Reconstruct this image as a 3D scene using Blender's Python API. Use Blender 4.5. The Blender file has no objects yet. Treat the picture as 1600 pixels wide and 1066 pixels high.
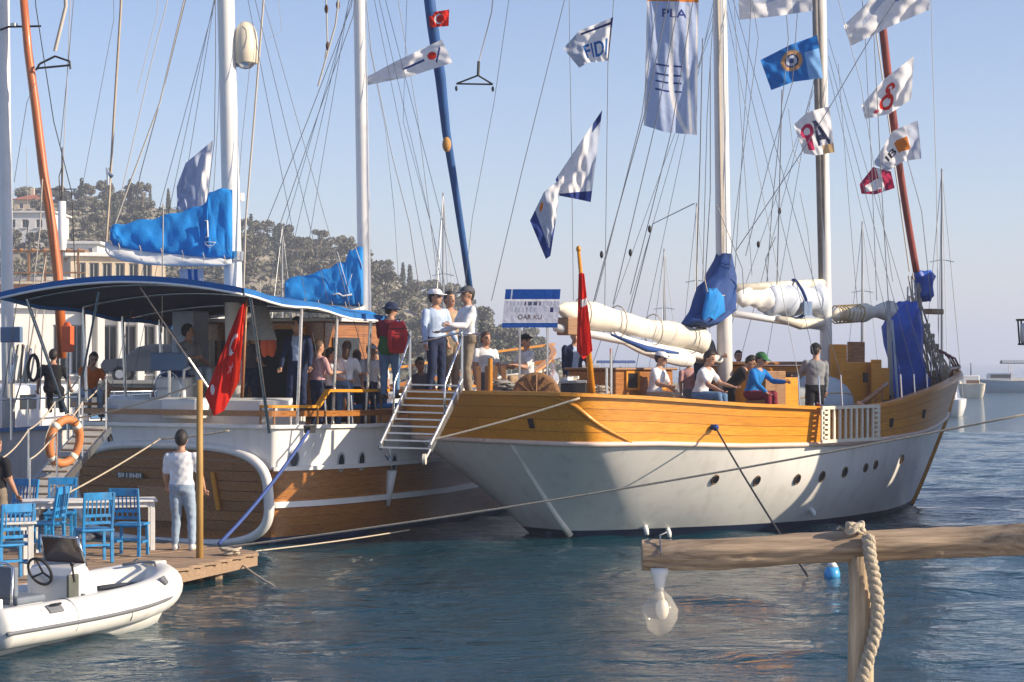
import bpy, math, random
import numpy as np
from mathutils import Vector, Matrix
random.seed(7); rng = np.random.default_rng(7)
SC = bpy.context.scene; COL = SC.collection
R_ = math.radians
# ------------------------------------------------------------------ camera
CAMZ, F, HOR = 3.1, 3000.0, 565.0
cam = bpy.data.cameras.new('camera'); co = bpy.data.objects.new('camera', cam); COL.objects.link(co)
cam.lens = 67.5; cam.sensor_width = 36; cam.shift_y = 0.02; cam.clip_end = 6000; cam.clip_start = .1
co.location = (0, 0, CAMZ); co.rotation_euler = (R_(90), 0, 0); SC.camera = co
# ------------------------------------------------------------------ sky and sun
SUN_EL, SUN_AZ = 24.0, 104.0           # azimuth clockwise from +Y (the view direction)
w = bpy.data.worlds.new('World'); SC.world = w; w.use_nodes = True
nt = w.node_tree; nt.nodes.clear()
sky = nt.nodes.new('ShaderNodeTexSky'); sky.sky_type = 'NISHITA'; sky.sun_disc = False
sky.sun_elevation = R_(SUN_EL); sky.sun_rotation = R_(SUN_AZ); sky.air_density = 1.0; sky.dust_density = .3; sky.ozone_density = 3.5
bg = nt.nodes.new('ShaderNodeBackground'); bg.inputs['Strength'].default_value = 0.104
ow = nt.nodes.new('ShaderNodeOutputWorld')
tn = nt.nodes.new('ShaderNodeMix'); tn.data_type = 'RGBA'; tn.blend_type = 'MULTIPLY'; tn.inputs[0].default_value = 1; tn.inputs[7].default_value = (1.10, .97, 1.03, 1)      # the slightly mauve air of the photograph
nt.links.new(sky.outputs[0], tn.inputs[6]); nt.links.new(tn.outputs[2], bg.inputs['Color']); nt.links.new(bg.outputs[0], ow.inputs['Surface'])
sd = bpy.data.lights.new('sun', 'SUN'); so = bpy.data.objects.new('sun', sd); COL.objects.link(so)
sd.energy = 5.0; sd.angle = R_(0.5); sd.color = (1.0, .84, .63)
sv = Vector((math.sin(R_(SUN_AZ))*math.cos(R_(SUN_EL)), math.cos(R_(SUN_AZ))*math.cos(R_(SUN_EL)), math.sin(R_(SUN_EL))))
so.rotation_euler = sv.to_track_quat('Z', 'Y').to_euler(); so.location = (30, -10, 30)
vs = SC.view_settings; vs.view_transform = 'Standard'; vs.look = 'None'; vs.exposure = 0.66; vs.gamma = 1; vs.use_curve_mapping = False
HAZE = .0008
SC.cycles.use_denoising = True; SC.cycles.max_bounces = 8; SC.cycles.transparent_max_bounces = 12
SC.cycles.sample_clamp_indirect = 6; SC.cycles.volume_bounces = 1

# ------------------------------------------------------------------ helpers
def c(h):
    h = h.lstrip('#'); o = []
    for i in (0, 2, 4):
        s = int(h[i:i+2], 16)/255; o.append(s/12.92 if s <= .04045 else ((s+.055)/1.055)**2.4)
    return tuple(o)
def P(px, py, Y): return Vector(((px-800)/F*Y, Y, CAMZ-(py-HOR)/F*Y))
def PZ(px, py, z): return P(px, py, F*(CAMZ-z)/(py-HOR))
def lerp(a, b, t): return a+(b-a)*t

MATS = {}
def mat(name, col, rough=.55, var=.18, scale=6, st=(1, 1, 1), bump=.15, metal=0, coat=0, col2=None, spec=.5, trans=0, alpha=None, fine=0, dirt=0):
    """procedural paint / wood / cloth: colour varied by noise, fine bump"""
    if name in MATS: return MATS[name]
    m = bpy.data.materials.new(name); m.use_nodes = True; n = m.node_tree; L = n.links.new
    b = n.nodes['Principled BSDF']; b.inputs['Roughness'].default_value = rough; b.inputs['Metallic'].default_value = metal
    b.inputs['Coat Weight'].default_value = coat; b.inputs['Coat Roughness'].default_value = .12; b.inputs['Specular IOR Level'].default_value = spec
    tc = n.nodes.new('ShaderNodeTexCoord'); mp = n.nodes.new('ShaderNodeMapping'); mp.inputs['Scale'].default_value = st
    L(tc.outputs['Object'], mp.inputs['Vector'])
    oi = n.nodes.new('ShaderNodeObjectInfo')
    ad = n.nodes.new('ShaderNodeVectorMath'); ad.operation = 'ADD'
    sc_ = n.nodes.new('ShaderNodeVectorMath'); sc_.operation = 'SCALE'; sc_.inputs['Scale'].default_value = 37.0
    cv = n.nodes.new('ShaderNodeCombineXYZ')
    for k in range(3): L(oi.outputs['Random'], cv.inputs[k])
    L(cv.outputs[0], sc_.inputs[0]); L(mp.outputs[0], ad.inputs[0]); L(sc_.outputs[0], ad.inputs[1])
    nz = n.nodes.new('ShaderNodeTexNoise'); nz.inputs['Scale'].default_value = scale; nz.inputs['Detail'].default_value = 7; nz.inputs['Roughness'].default_value = .62
    L(ad.outputs[0], nz.inputs['Vector'])
    rp = n.nodes.new('ShaderNodeValToRGB')
    a = np.array(col); d = np.array(col2) if col2 else a*(1-var*1.6)
    rp.color_ramp.elements[0].position = .3; rp.color_ramp.elements[0].color = (*d, 1)
    rp.color_ramp.elements[1].position = .68; rp.color_ramp.elements[1].color = (*np.minimum(a*(1+var*.5), .95), 1)
    L(nz.outputs[0], rp.inputs[0])
    hv = n.nodes.new('ShaderNodeHueSaturation'); L(rp.outputs[0], hv.inputs['Color'])
    mr = n.nodes.new('ShaderNodeMapRange'); mr.inputs['To Min'].default_value = 1-var*.5; mr.inputs['To Max'].default_value = 1+var*.5
    L(oi.outputs['Random'], mr.inputs[0]); L(mr.outputs[0], hv.inputs['Value'])
    cout = hv.outputs[0]
    if dirt:
        # water runs and grime: soft vertical streaks
        m2 = n.nodes.new('ShaderNodeMapping'); m2.inputs['Scale'].default_value = (3.2, 3.2, .35); L(tc.outputs['Object'], m2.inputs['Vector'])
        n2 = n.nodes.new('ShaderNodeTexNoise'); n2.inputs['Scale'].default_value = 1.6; n2.inputs['Detail'].default_value = 8; L(m2.outputs[0], n2.inputs['Vector'])
        r2 = n.nodes.new('ShaderNodeMapRange'); r2.inputs['From Min'].default_value = .5; r2.inputs['From Max'].default_value = .75; r2.inputs['To Max'].default_value = dirt
        L(n2.outputs[0], r2.inputs[0])
        mx = n.nodes.new('ShaderNodeMix'); mx.data_type = 'RGBA'; mx.inputs[7].default_value = (.22, .17, .11, 1)
        L(r2.outputs[0], mx.inputs[0]); L(cout, mx.inputs[6]); cout = mx.outputs[2]
    L(cout, b.inputs['Base Color'])
    rr = n.nodes.new('ShaderNodeMapRange'); rr.inputs['To Min'].default_value = max(.02, rough-.12); rr.inputs['To Max'].default_value = min(1, rough+.12)
    L(nz.outputs[0], rr.inputs[0]); L(rr.outputs[0], b.inputs['Roughness'])
    if bump:
        bp = n.nodes.new('ShaderNodeBump'); bp.inputs['Strength'].default_value = bump; bp.inputs['Distance'].default_value = .02
        L(nz.outputs[0], bp.inputs['Height']); L(bp.outputs[0], b.inputs['Normal'])
    if trans: b.inputs['Transmission Weight'].default_value = trans
    MATS[name] = m; return m
def wood(name, col, dark, rough=.4, coat=.3, st=(.7, 9, 22), scale=3.2):
    return mat(name, col, rough, .22, scale, st, .12 if coat else .45, col2=dark, coat=coat)
def cloth_print(name, rough=.8, tr=.35):
    """printed cloth: colour from the print attribute, lets some light through"""
    if name in MATS: return MATS[name]
    m = bpy.data.materials.new(name); m.use_nodes = True; n = m.node_tree; L = n.links.new
    b = n.nodes['Principled BSDF']; b.inputs['Roughness'].default_value = rough; b.inputs['Specular IOR Level'].default_value = .2
    at = n.nodes.new('ShaderNodeAttribute'); at.attribute_name = 'print'
    nz = n.nodes.new('ShaderNodeTexNoise'); nz.inputs['Scale'].default_value = 9; nz.inputs['Detail'].default_value = 6
    tc = n.nodes.new('ShaderNodeTexCoord'); L(tc.outputs['Object'], nz.inputs['Vector'])
    mr = n.nodes.new('ShaderNodeMapRange'); mr.inputs['To Min'].default_value = .82; mr.inputs['To Max'].default_value = 1.1; L(nz.outputs[0], mr.inputs[0])
    hs = n.nodes.new('ShaderNodeHueSaturation'); L(at.outputs['Color'], hs.inputs['Color']); L(mr.outputs[0], hs.inputs['Value'])
    bp = n.nodes.new('ShaderNodeBump'); bp.inputs['Strength'].default_value = .5; bp.inputs['Distance'].default_value = .03
    L(nz.outputs[0], bp.inputs['Height']); L(bp.outputs[0], b.inputs['Normal'])
    t = n.nodes.new('ShaderNodeBsdfTranslucent'); L(hs.outputs[0], t.inputs['Color']); L(hs.outputs[0], b.inputs['Base Color'])
    mx = n.nodes.new('ShaderNodeMixShader'); mx.inputs[0].default_value = tr; L(b.outputs[0], mx.inputs[1]); L(t.outputs[0], mx.inputs[2])
    L(mx.outputs[0], n.nodes['Material Output'].inputs['Surface']); MATS[name] = m; return m

def frame_of(d, up=Vector((0, 0, 1))):
    d = Vector(d).normalized()
    if abs(d.dot(up)) > .98: up = Vector((1, 0, 0)) if abs(d.x) < .9 else Vector((0, 1, 0))
    s = d.cross(up).normalized(); return s, s.cross(d).normalized()
class MB:
    def __init__(s): s.v = []; s.f = []; s.m = []
    def add(s, v, f, m=0):
        o = len(s.v); s.v += [tuple(x) for x in v]; s.f += [tuple(i+o for i in q) for q in f]; s.m += [m]*len(f); return s
    def box(s, ctr, size, rz=0, m=0, M=None):
        x, y, z = [k/2 for k in size]; ctr = Vector(ctr)
        A = M or Matrix.Rotation(rz, 3, 'Z')
        vs_ = [ctr+A @ Vector((i*x, j*y, k*z)) for i in (-1, 1) for j in (-1, 1) for k in (-1, 1)]
        return s.add(vs_, [(0, 1, 3, 2), (4, 6, 7, 5), (0, 4, 5, 1), (2, 3, 7, 6), (0, 2, 6, 4), (1, 5, 7, 3)], m)
    def beam(s, a, b, w_, h_, up=Vector((0, 0, 1)), m=0, taper=1):
        a = Vector(a); b = Vector(b); d = b-a; sd_, u = frame_of(d, Vector(up))
        vs_ = [p+sd_*(i*w_/2*k)+u*(j*h_/2*k) for p, k in ((a, 1), (b, taper)) for i, j in ((-1, -1), (1, -1), (1, 1), (-1, 1))]
        return s.add(vs_, [(3, 2, 1, 0), (4, 5, 6, 7), (0, 1, 5, 4), (1, 2, 6, 5), (2, 3, 7, 6), (3, 0, 4, 7)], m)
    def tube(s, pts, r, n=6, m=0, cap=True, flat=1.0, up=Vector((0, 0, 1))):
        pts = [Vector(p) for p in pts]; N = len(pts)
        rs = r if isinstance(r, (list, tuple)) else [r]*N
        vs_ = []; fs = []
        sd_ = None
        for i, p in enumerate(pts):
            d = pts[min(i+1, N-1)]-pts[max(i-1, 0)]
            if sd_ is None: sd_, u = frame_of(d, up)
            else:
                d.normalize(); sd_ = (sd_-d*sd_.dot(d)).normalized(); u = sd_.cross(d).normalized()
            for k in range(n):
                a = 2*math.pi*k/n; vs_.append(p+sd_*(math.cos(a)*rs[i])+u*(math.sin(a)*rs[i]*flat))
        for i in range(N-1):
            for k in range(n):
                k2 = (k+1) % n; fs.append((i*n+k, i*n+k2, (i+1)*n+k2, (i+1)*n+k))
        if cap: fs += [tuple(range(n-1, -1, -1)), tuple((N-1)*n+k for k in range(n))]
        return s.add(vs_, fs, m)
    def ell(s, ctr, rad, nu=12, nv=8, m=0, M=None, v0=0., v1=1.):
        vs_ = []; fs = []; ctr = Vector(ctr)
        for j in range(nv+1):
            t = math.pi*lerp(v0, v1, j/nv)
            for i in range(nu):
                a = 2*math.pi*i/nu; q = Vector((rad[0]*math.sin(t)*math.cos(a), rad[1]*math.sin(t)*math.sin(a), rad[2]*math.cos(t)))
                vs_.append(ctr+((M @ q) if M else q))
        for j in range(nv):
            for i in range(nu):
                k = (i+1) % nu; fs.append((j*nu+i, (j+1)*nu+i, (j+1)*nu+k, j*nu+k))
        return s.add(vs_, fs, m)
    def lathe(s, prof, n=16, ctr=(0, 0, 0), m=0, M=None):
        vs_ = []; fs = []; ctr = Vector(ctr)
        for r, z in prof:
            for k in range(n):
                a = 2*math.pi*k/n; q = Vector((r*math.cos(a), r*math.sin(a), z)); vs_.append(ctr+((M @ q) if M else q))
        for i in range(len(prof)-1):
            for k in range(n):
                k2 = (k+1) % n; fs.append((i*n+k, i*n+k2, (i+1)*n+k2, (i+1)*n+k))
        fs += [tuple(range(n-1, -1, -1)), tuple((len(prof)-1)*n+k for k in range(n))]
        return s.add(vs_, fs, m)
    def grid(s, rows, m=0, flip=False, close=False):
        R = len(rows); Cn = len(rows[0]); vs_ = [q for r in rows for q in r]; fs = []
        for i in range(R-1):
            for j in range(Cn if close else Cn-1):
                k = (j+1) % Cn; q = (i*Cn+j, i*Cn+k, (i+1)*Cn+k, (i+1)*Cn+j); fs.append(q[::-1] if flip else q)
        return s.add(vs_, fs, m)
    def prism(s, poly, z0, z1, m=0):
        n = len(poly); vs_ = [(x, y, z0) for x, y in poly]+[(x, y, z1) for x, y in poly]
        return s.add(vs_, [tuple(range(n-1, -1, -1)), tuple(range(n, 2*n))]+[(i, (i+1) % n, n+(i+1) % n, n+i) for i in range(n)], m)
    def mesh(s, name, mats, smooth):
        me = bpy.data.meshes.new(name); me.from_pydata(s.v, [], s.f)
        for m in (mats if isinstance(mats, (list, tuple)) else [mats]): me.materials.append(m)
        if any(s.m): me.polygons.foreach_set('material_index', s.m)
        if smooth: me.polygons.foreach_set('use_smooth', [True]*len(s.f))
        me.update(); return me
    def build(s, name, mats, parent=None, smooth=False, bevel=0, loc=None):
        o = bpy.data.objects.new(name, s.mesh(name, mats, smooth)); COL.objects.link(o)
        if parent: o.parent = parent
        if loc is not None: o.location = loc
        if bevel:
            b = o.modifiers.new('bevel', 'BEVEL'); b.width = bevel; b.segments = 2; b.limit_method = 'ANGLE'
        if smooth == 'auto':
            pass
        return o
def thing(name, label, cat, loc=(0, 0, 0), rz=0, group=None):
    o = bpy.data.objects.new(name, None); COL.objects.link(o); o.location = loc; o.rotation_euler = (0, 0, rz); o.empty_display_size = .2
    o['label'] = label; o['category'] = cat
    if group: o['group'] = group
    return o
def tag(o, label, cat, group=None):
    o['label'] = label; o['category'] = cat
    if group: o['group'] = group
    return o
def struct(o, kind='structure'): o['kind'] = kind; return o
def dup(root, loc=None, rz=None, label=None, group=None):
    def cp(o, par):
        q = o.copy(); COL.objects.link(q)
        if par: q.parent = par
        for ch in list(o.children): cp(ch, q)
        return q
    r = cp(root, None)
    if loc is not None: r.location = loc
    if rz is not None: r.rotation_euler = (0, 0, rz)
    if label: r['label'] = label
    if group: r['group'] = group
    return r
def sag(a, b, s, n=14):
    a = Vector(a); b = Vector(b); return [a.lerp(b, i/n)+Vector((0, 0, -4*s*(i/n)*(1-i/n))) for i in range(n+1)]
def crom(pts, m, ghost0=None, ghost1=None):
    pts = [np.array(p, float) for p in pts]; g0 = np.array(ghost0, float) if ghost0 is not None else 2*pts[0]-pts[1]
    g1 = np.array(ghost1, float) if ghost1 is not None else 2*pts[-1]-pts[-2]
    q = [g0]+pts+[g1]; out = []
    for i in range(1, len(q)-2):
        for k in range(m):
            t = k/m; a, b, d, e = q[i-1], q[i], q[i+1], q[i+2]
            out.append(.5*((2*b)+(-a+d)*t+(2*a-5*b+4*d-e)*t*t+(-a+3*b-3*d+e)*t**3))
    out.append(pts[-1]); return out
def interp(x, tab):
    return float(np.interp(x, [t[0] for t in tab], [t[1] for t in tab]))
class Boat:
    """local frame: +x to the bow, starboard = -y (the side that faces the camera), z up from the water"""
    def __init__(s, X, Y, a):
        s.o = Vector((X, Y, 0)); s.a = a; s.u = Vector((math.cos(a), math.sin(a), 0)); s.n = Vector((math.sin(a), -math.cos(a), 0))
    def loc(s, p):
        d = Vector(p)-s.o; return Vector((d.dot(s.u), -d.dot(s.n), d.z))
    def world(s, p): return s.o+s.u*p[0]-s.n*p[1]+Vector((0, 0, p[2]))
    def px(s, px, py, w=0.0):
        """the point at lateral offset w (starboard positive) that the pixel sees, in local coordinates"""
        k = (px-800)/F; b = s.o+s.n*w
        t = (k*b.y-b.x)/(s.u.x-k*s.u.y); p = b+s.u*t
        return Vector((t, -w, CAMZ-(py-HOR)/F*p.y))
    def pd(s, px, py, Y): return s.loc(P(px, py, Y))

# ------------------------------------------------------------------ common materials
WHITE = mat('white_paint', (.78, .78, .76), .35, .05, 3, bump=.03, coat=.3)
HULLW = mat('white_hull_paint', (.82, .80, .76), .32, .04, 1.2, bump=.03, coat=.35, dirt=.18)
CREAM = mat('cream_paint', (.74, .68, .55), .5, .1, 4, bump=.05)
VARN = wood('varnished_wood', (.66, .285, .016), (.46, .17, .010), .36, .12)
VARND = wood('dark_varnished_wood', (.36, .145, .03), (.17, .06, .014), .28, .6)
TEAK = wood('teak', (.30, .155, .065), (.16, .075, .03), .5, .15)
DOCKW = wood('weathered_dock_wood', (.36, .25, .16), (.2, .125, .075), .75, 0)
RAILW = wood('rough_rail_wood', (.44, .33, .225), (.16, .11, .072), .85, 0, (.9, 13, 13), 3.4)
ALU = mat('brushed_aluminium', (.62, .63, .64), .35, .1, 20, bump=.05, metal=.9)
STEEL = mat('stainless_steel', (.66, .67, .68), .22, .05, 10, bump=.02, metal=1)
DARK = mat('black_rubber', (.015, .015, .017), .6, .2, 8)
GLASSD = mat('dark_glass', (.012, .016, .02), .08, .1, 2, bump=.0, coat=.5)
BLUEC = mat('blue_canvas', (.004, .235, .66), .8, .16, 4, bump=1.0)
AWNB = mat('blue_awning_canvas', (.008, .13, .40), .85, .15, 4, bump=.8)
NAVYC = mat('navy_canvas', (.012, .06, .24), .8, .15, 3, bump=.5)
TARP = mat('blue_tarpaulin', (.01, .085, .5), .5, .15, 5, bump=.8)
ROPE = mat('cream_rope', (.55, .47, .36), .85, .25, 40, bump=.8)
ROPED = mat('dark_rope', (.05, .05, .055), .8, .2, 40, bump=.5)
ROPEB = mat('blue_rope', (.05, .1, .33), .8, .2, 40, bump=.5)
WIRE = mat('rigging_wire', (.16, .17, .19), .4, .1, 20, bump=0, metal=.5)
WIREL = mat('pale_rigging_line', (.52, .47, .40), .6, .1, 20, bump=0)
SAIL = mat('cream_sailcloth', (.74, .70, .60), .75, .12, 2.5, bump=.6)
GREYC = mat('grey_cover', (.30, .34, .38), .7, .1, 3, bump=.5)
BRONZE = mat('rusty_iron', (.14, .07, .035), .7, .3, 12)
BOOT = mat('navy_antifouling', (.012, .03, .09), .55, .2, 3)
PRINT = cloth_print('printed_flag_cloth')
PRINTB = cloth_print('printed_board', .45, 0.0)
# ================================================================== water
def make_water():
    m = bpy.data.materials.new('sea_water'); m.use_nodes = True; n = m.node_tree; L = n.links.new
    b = n.nodes['Principled BSDF']; b.inputs['Base Color'].default_value = (.006, .042, .06, 1); b.inputs['Roughness'].default_value = .03
    b.inputs['IOR'].default_value = 1.333; b.inputs['Specular IOR Level'].default_value = .5
    tc = n.nodes.new('ShaderNodeTexCoord')
    def nz(sc, st, det):
        mp = n.nodes.new('ShaderNodeMapping'); mp.inputs['Scale'].default_value = st; mp.inputs['Rotation'].default_value = (0, 0, R_(12)); L(tc.outputs['Object'], mp.inputs['Vector'])
        k = n.nodes.new('ShaderNodeTexNoise'); k.inputs['Scale'].default_value = sc; k.inputs['Detail'].default_value = det; k.inputs['Roughness'].default_value = .55
        k.inputs['Distortion'].default_value = .4; L(mp.outputs[0], k.inputs['Vector']); return k
    a = nz(2.6, (1, 1.6, 1), 6); d = nz(.8, (1, 1.7, 1), 5)
    ad = n.nodes.new('ShaderNodeMath'); ad.operation = 'MULTIPLY_ADD'; ad.inputs[1].default_value = 2.2; L(d.outputs[0], ad.inputs[0]); L(a.outputs[0], ad.inputs[2])
    bp = n.nodes.new('ShaderNodeBump'); bp.inputs['Strength'].default_value = .5; bp.inputs['Distance'].default_value = .11
    L(ad.outputs[0], bp.inputs['Height']); L(bp.outputs[0], b.inputs['Normal'])
    # the water body: broad noise shifts it between blue and green
    g = nz(.09, (1, 1, 1), 3); mx = n.nodes.new('ShaderNodeMix'); mx.data_type = 'RGBA'
    mx.inputs[6].default_value = (.002, .036, .078, 1); mx.inputs[7].default_value = (.003, .042, .042, 1); L(g.outputs[0], mx.inputs[0]); L(mx.outputs[2], b.inputs['Base Color'])
    return m
WATER = make_water()
x0, x1, y0, y1 = -24., 30., 7., 85.
nx, ny = 330, 560
gx, gy = np.meshgrid(np.linspace(x0, x1, nx), np.linspace(y0, y1, ny))
z = np.zeros_like(gx)
for k in range(34):
    lam = .5*(1.075**k); th = rng.normal(R_(78), .62); amp = .0040*lam**.9*rng.uniform(.6, 1.3); ph = rng.uniform(0, 6.28)
    cx, cy = math.cos(th)*2*math.pi/lam, math.sin(th)*2*math.pi/lam
    z += amp*np.sin(cx*gx+cy*gy+ph+.8*np.sin(.31*gx+.2*gy*(1+k % 3)+ph))
calm = .55+.45*np.clip(.5+.5*np.sin(gx*.21+1)*np.cos(gy*.17+.4)+.2, 0, 1)
edge = np.clip(np.minimum.reduce([gx-x0, x1-gx, gy-y0, y1-gy])/3., 0, 1)
z *= edge*calm
idx = np.arange(nx*ny).reshape(ny, nx)
fq = np.stack([idx[:-1, :-1], idx[:-1, 1:], idx[1:, 1:], idx[1:, :-1]], -1).reshape(-1, 4)
vv = np.stack([gx, gy, z], -1).reshape(-1, 3); nb = len(vv)
far = [(-2500, -60), (3000, -60), (3000, 4500), (-2500, 4500)]; cs = [(x0, y0), (x1, y0), (x1, y1), (x0, y1)]
vv = np.concatenate([vv, [(x, y, 0) for x, y in far]+[(x, y, 0) for x, y in cs]])
fl = [tuple(int(i) for i in q) for q in fq]+[(nb+i, nb+(i+1) % 4, nb+4+(i+1) % 4, nb+4+i) for i in range(4)]
me = bpy.data.meshes.new('water'); me.from_pydata(vv.tolist(), [], fl); me.materials.append(WATER); me.polygons.foreach_set('use_smooth', [True]*len(fl)); me.update()
wo = bpy.data.objects.new('water', me); COL.objects.link(wo); struct(wo)

# ================================================================== hill, quay and what stands there
SOIL = mat('dry_hillside', (.30, .26, .20), .95, .3, .35, bump=.6, col2=(.16, .15, .11))
CONC = mat('quay_concrete', (.36, .35, .33), .85, .15, 1.2, bump=.2, dirt=.3)
LEAF = mat('haze_greyed_foliage', (.19, .18, .13), .8, .5, .9, bump=0, col2=(.075, .078, .055))  # leaf colour paled and greyed to carry part of the distance haze
LEAFC = mat('dark_cypress_foliage', (.10, .115, .08), .85, .4, .9, bump=0, col2=(.045, .055, .04))
BARK = mat('bark', (.15, .11, .08), .9, .3, 8, bump=.6)
RID = [(-500, 292), (-300, 290), (0, 302), (100, 308), (200, 318), (300, 335), (380, 362), (480, 388), (560, 408), (620, 434), (700, 474), (760, 508), (810, 540), (870, 566), (900, 575)]
def ridge(X): return max(-1.5, CAMZ+(HOR-interp(800+X*10, RID))/10-1.7)
def hill_z(X, Y):
    t = min(max((Y-150)/150, 0), 1); t = t*t*(3-2*t)*.55+t*.45
    n_ = .8*math.sin(X*.21+Y*.09)+.6*math.sin(X*.47-Y*.13+2)+.4*math.sin(X*.9+Y*.31)
    return ridge(X*300/max(Y, 200) if Y < 300 else X)*t+n_*t+.6*(t > 0)
mb = MB(); rows = []
for Y in np.linspace(150, 420, 46):
    rows.append([(X, Y, hill_z(X, Y)-(1.5 if Y < 151 else 0)) for X in np.linspace(-190, 18, 90)])
mb.grid(rows); struct(mb.build('hill', SOIL, smooth=True))
QZ = 2.2
mb = MB(); mb.prism([(-90, 78), (-7.5, 78), (-9, 152), (-120, 152)], -.8, QZ); struct(mb.build('quay', CONC))
mb = MB()
mb.prism([(-90, 77.7), (-7.2, 77.7), (-7.2, 78.4), (-90, 78.4)], QZ+.004, QZ+.14)
struct(mb.build('quay_kerb', mat('kerb_stone', (.42, .4, .37), .8, .15, 2, bump=.2)))

def leaf_cloud(mb, blobs, n, size, m=0):
    for k in range(n):
        cx, cy, cz, rx, ry, rz_ = blobs[k % len(blobs)]
        while True:
            q = rng.uniform(-1, 1, 3)
            if .25 < (q**2).sum() < 1: break
        ctr = Vector((cx+q[0]*rx, cy+q[1]*ry, cz+q[2]*rz_)); s = size*rng.uniform(.6, 1.4)
        a = Vector(rng.normal(size=3)).normalized(); sd_, u = frame_of(a)
        mb.add([ctr-sd_*s, ctr-u*s*.7, ctr+sd_*s, ctr+u*s*.8], [(0, 1, 2, 3)], m)
def tree_proto(kind, label, group):
    t = thing({0: 'hillside_tree', 1: 'cypress_tree', 2: 'olive_tree'}[kind], label, 'tree', group=group)
    tr = MB(); cr = MB()
    if kind == 1:
        tr.tube([(0, 0, -.4), (0, 0, 1), (.05, 0, 3.5)], [.16, .13, .05]); bl = [(0, 0, .9+.55*i, .62-.07*abs(i-2), .62-.07*abs(i-2), .6) for i in range(8)]
        leaf_cloud(cr, bl, 700, .14)
    else:
        tr.tube([(0, 0, -.4), (.1, 0, .8), (.05, .1, 2.0)], [.22, .17, .1])
        bl = []
        for i in range(9 if kind == 0 else 7):
            a = rng.uniform(0, 6.28); r = rng.uniform(.3, 1.35); h_ = rng.uniform(1.7, 3.7 if kind == 0 else 2.8)
            bl.append((r*math.cos(a), r*math.sin(a), h_, rng.uniform(.55, .95), rng.uniform(.55, .95), rng.uniform(.4, .7)))
            tr.tube([(.05, .05, 1.3), (r*.5*math.cos(a), r*.5*math.sin(a), h_*.75), (r*math.cos(a), r*math.sin(a), h_)], [.09, .06, .02], n=4)
        leaf_cloud(cr, bl, 1000, .17)
    tr.build('trunk', BARK, t, True); cr.build('crown', LEAFC if kind == 1 else LEAF, t)
    return t
KL = [('round crowned grey green tree growing on the hillside behind the boats', 'broad trees on the hillside'),
      ('slim dark cypress tree standing on the hillside behind the boats', 'cypresses on the hillside'),
      ('low spreading olive green tree on the hillside behind the boats', 'low trees on the hillside')]
protos = [tree_proto(k, *KL[k]) for k in (0, 0, 1, 2, 2)]
cnt = 0; fresh = set()
random.seed(3)
spots = []
for i in range(262):
    for _ in range(60):
        px = random.uniform(-30, 850); Y = random.choice([random.uniform(285, 303), random.uniform(165, 300), random.uniform(200, 300)])
        X = (px-800)/F*Y
        if all((X-a)**2+((Y-b)*.25)**2 > 3.2 for a, b in spots) and hill_z(X, Y) > 1.2: break
    spots.append((X, Y))
    kk = random.choices(range(5), (5, 5, 3, 3, 3))[0]
    if 250 < px < 330 and Y > 250: kk = 2
    pr = protos[kk]
    o = pr if kk not in fresh else dup(pr)
    fresh.add(kk); o.location = (X, Y, hill_z(X, Y)-.1); o.rotation_euler = (0, 0, random.uniform(0, 6.28)); s = random.uniform(.6, 1.0)
    o.scale = (s, s, s*random.uniform(.85, 1.2))
mb = MB()
for i in range(4200):
    px = random.uniform(-40, 880); Y = random.uniform(152, 302); X = (px-800)/F*Y; zz = hill_z(X, Y)
    if zz < .3: continue
    s = random.uniform(.5, 1.1); leaf_cloud(mb, [(X, Y, zz+.35*s, s, s, .6*s)], 9, .34)
sh = mb.build('hillside_scrub', LEAF); struct(sh, 'stuff'); tag(sh, 'grey green scrub covering the dry hillside', 'scrub')

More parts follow.
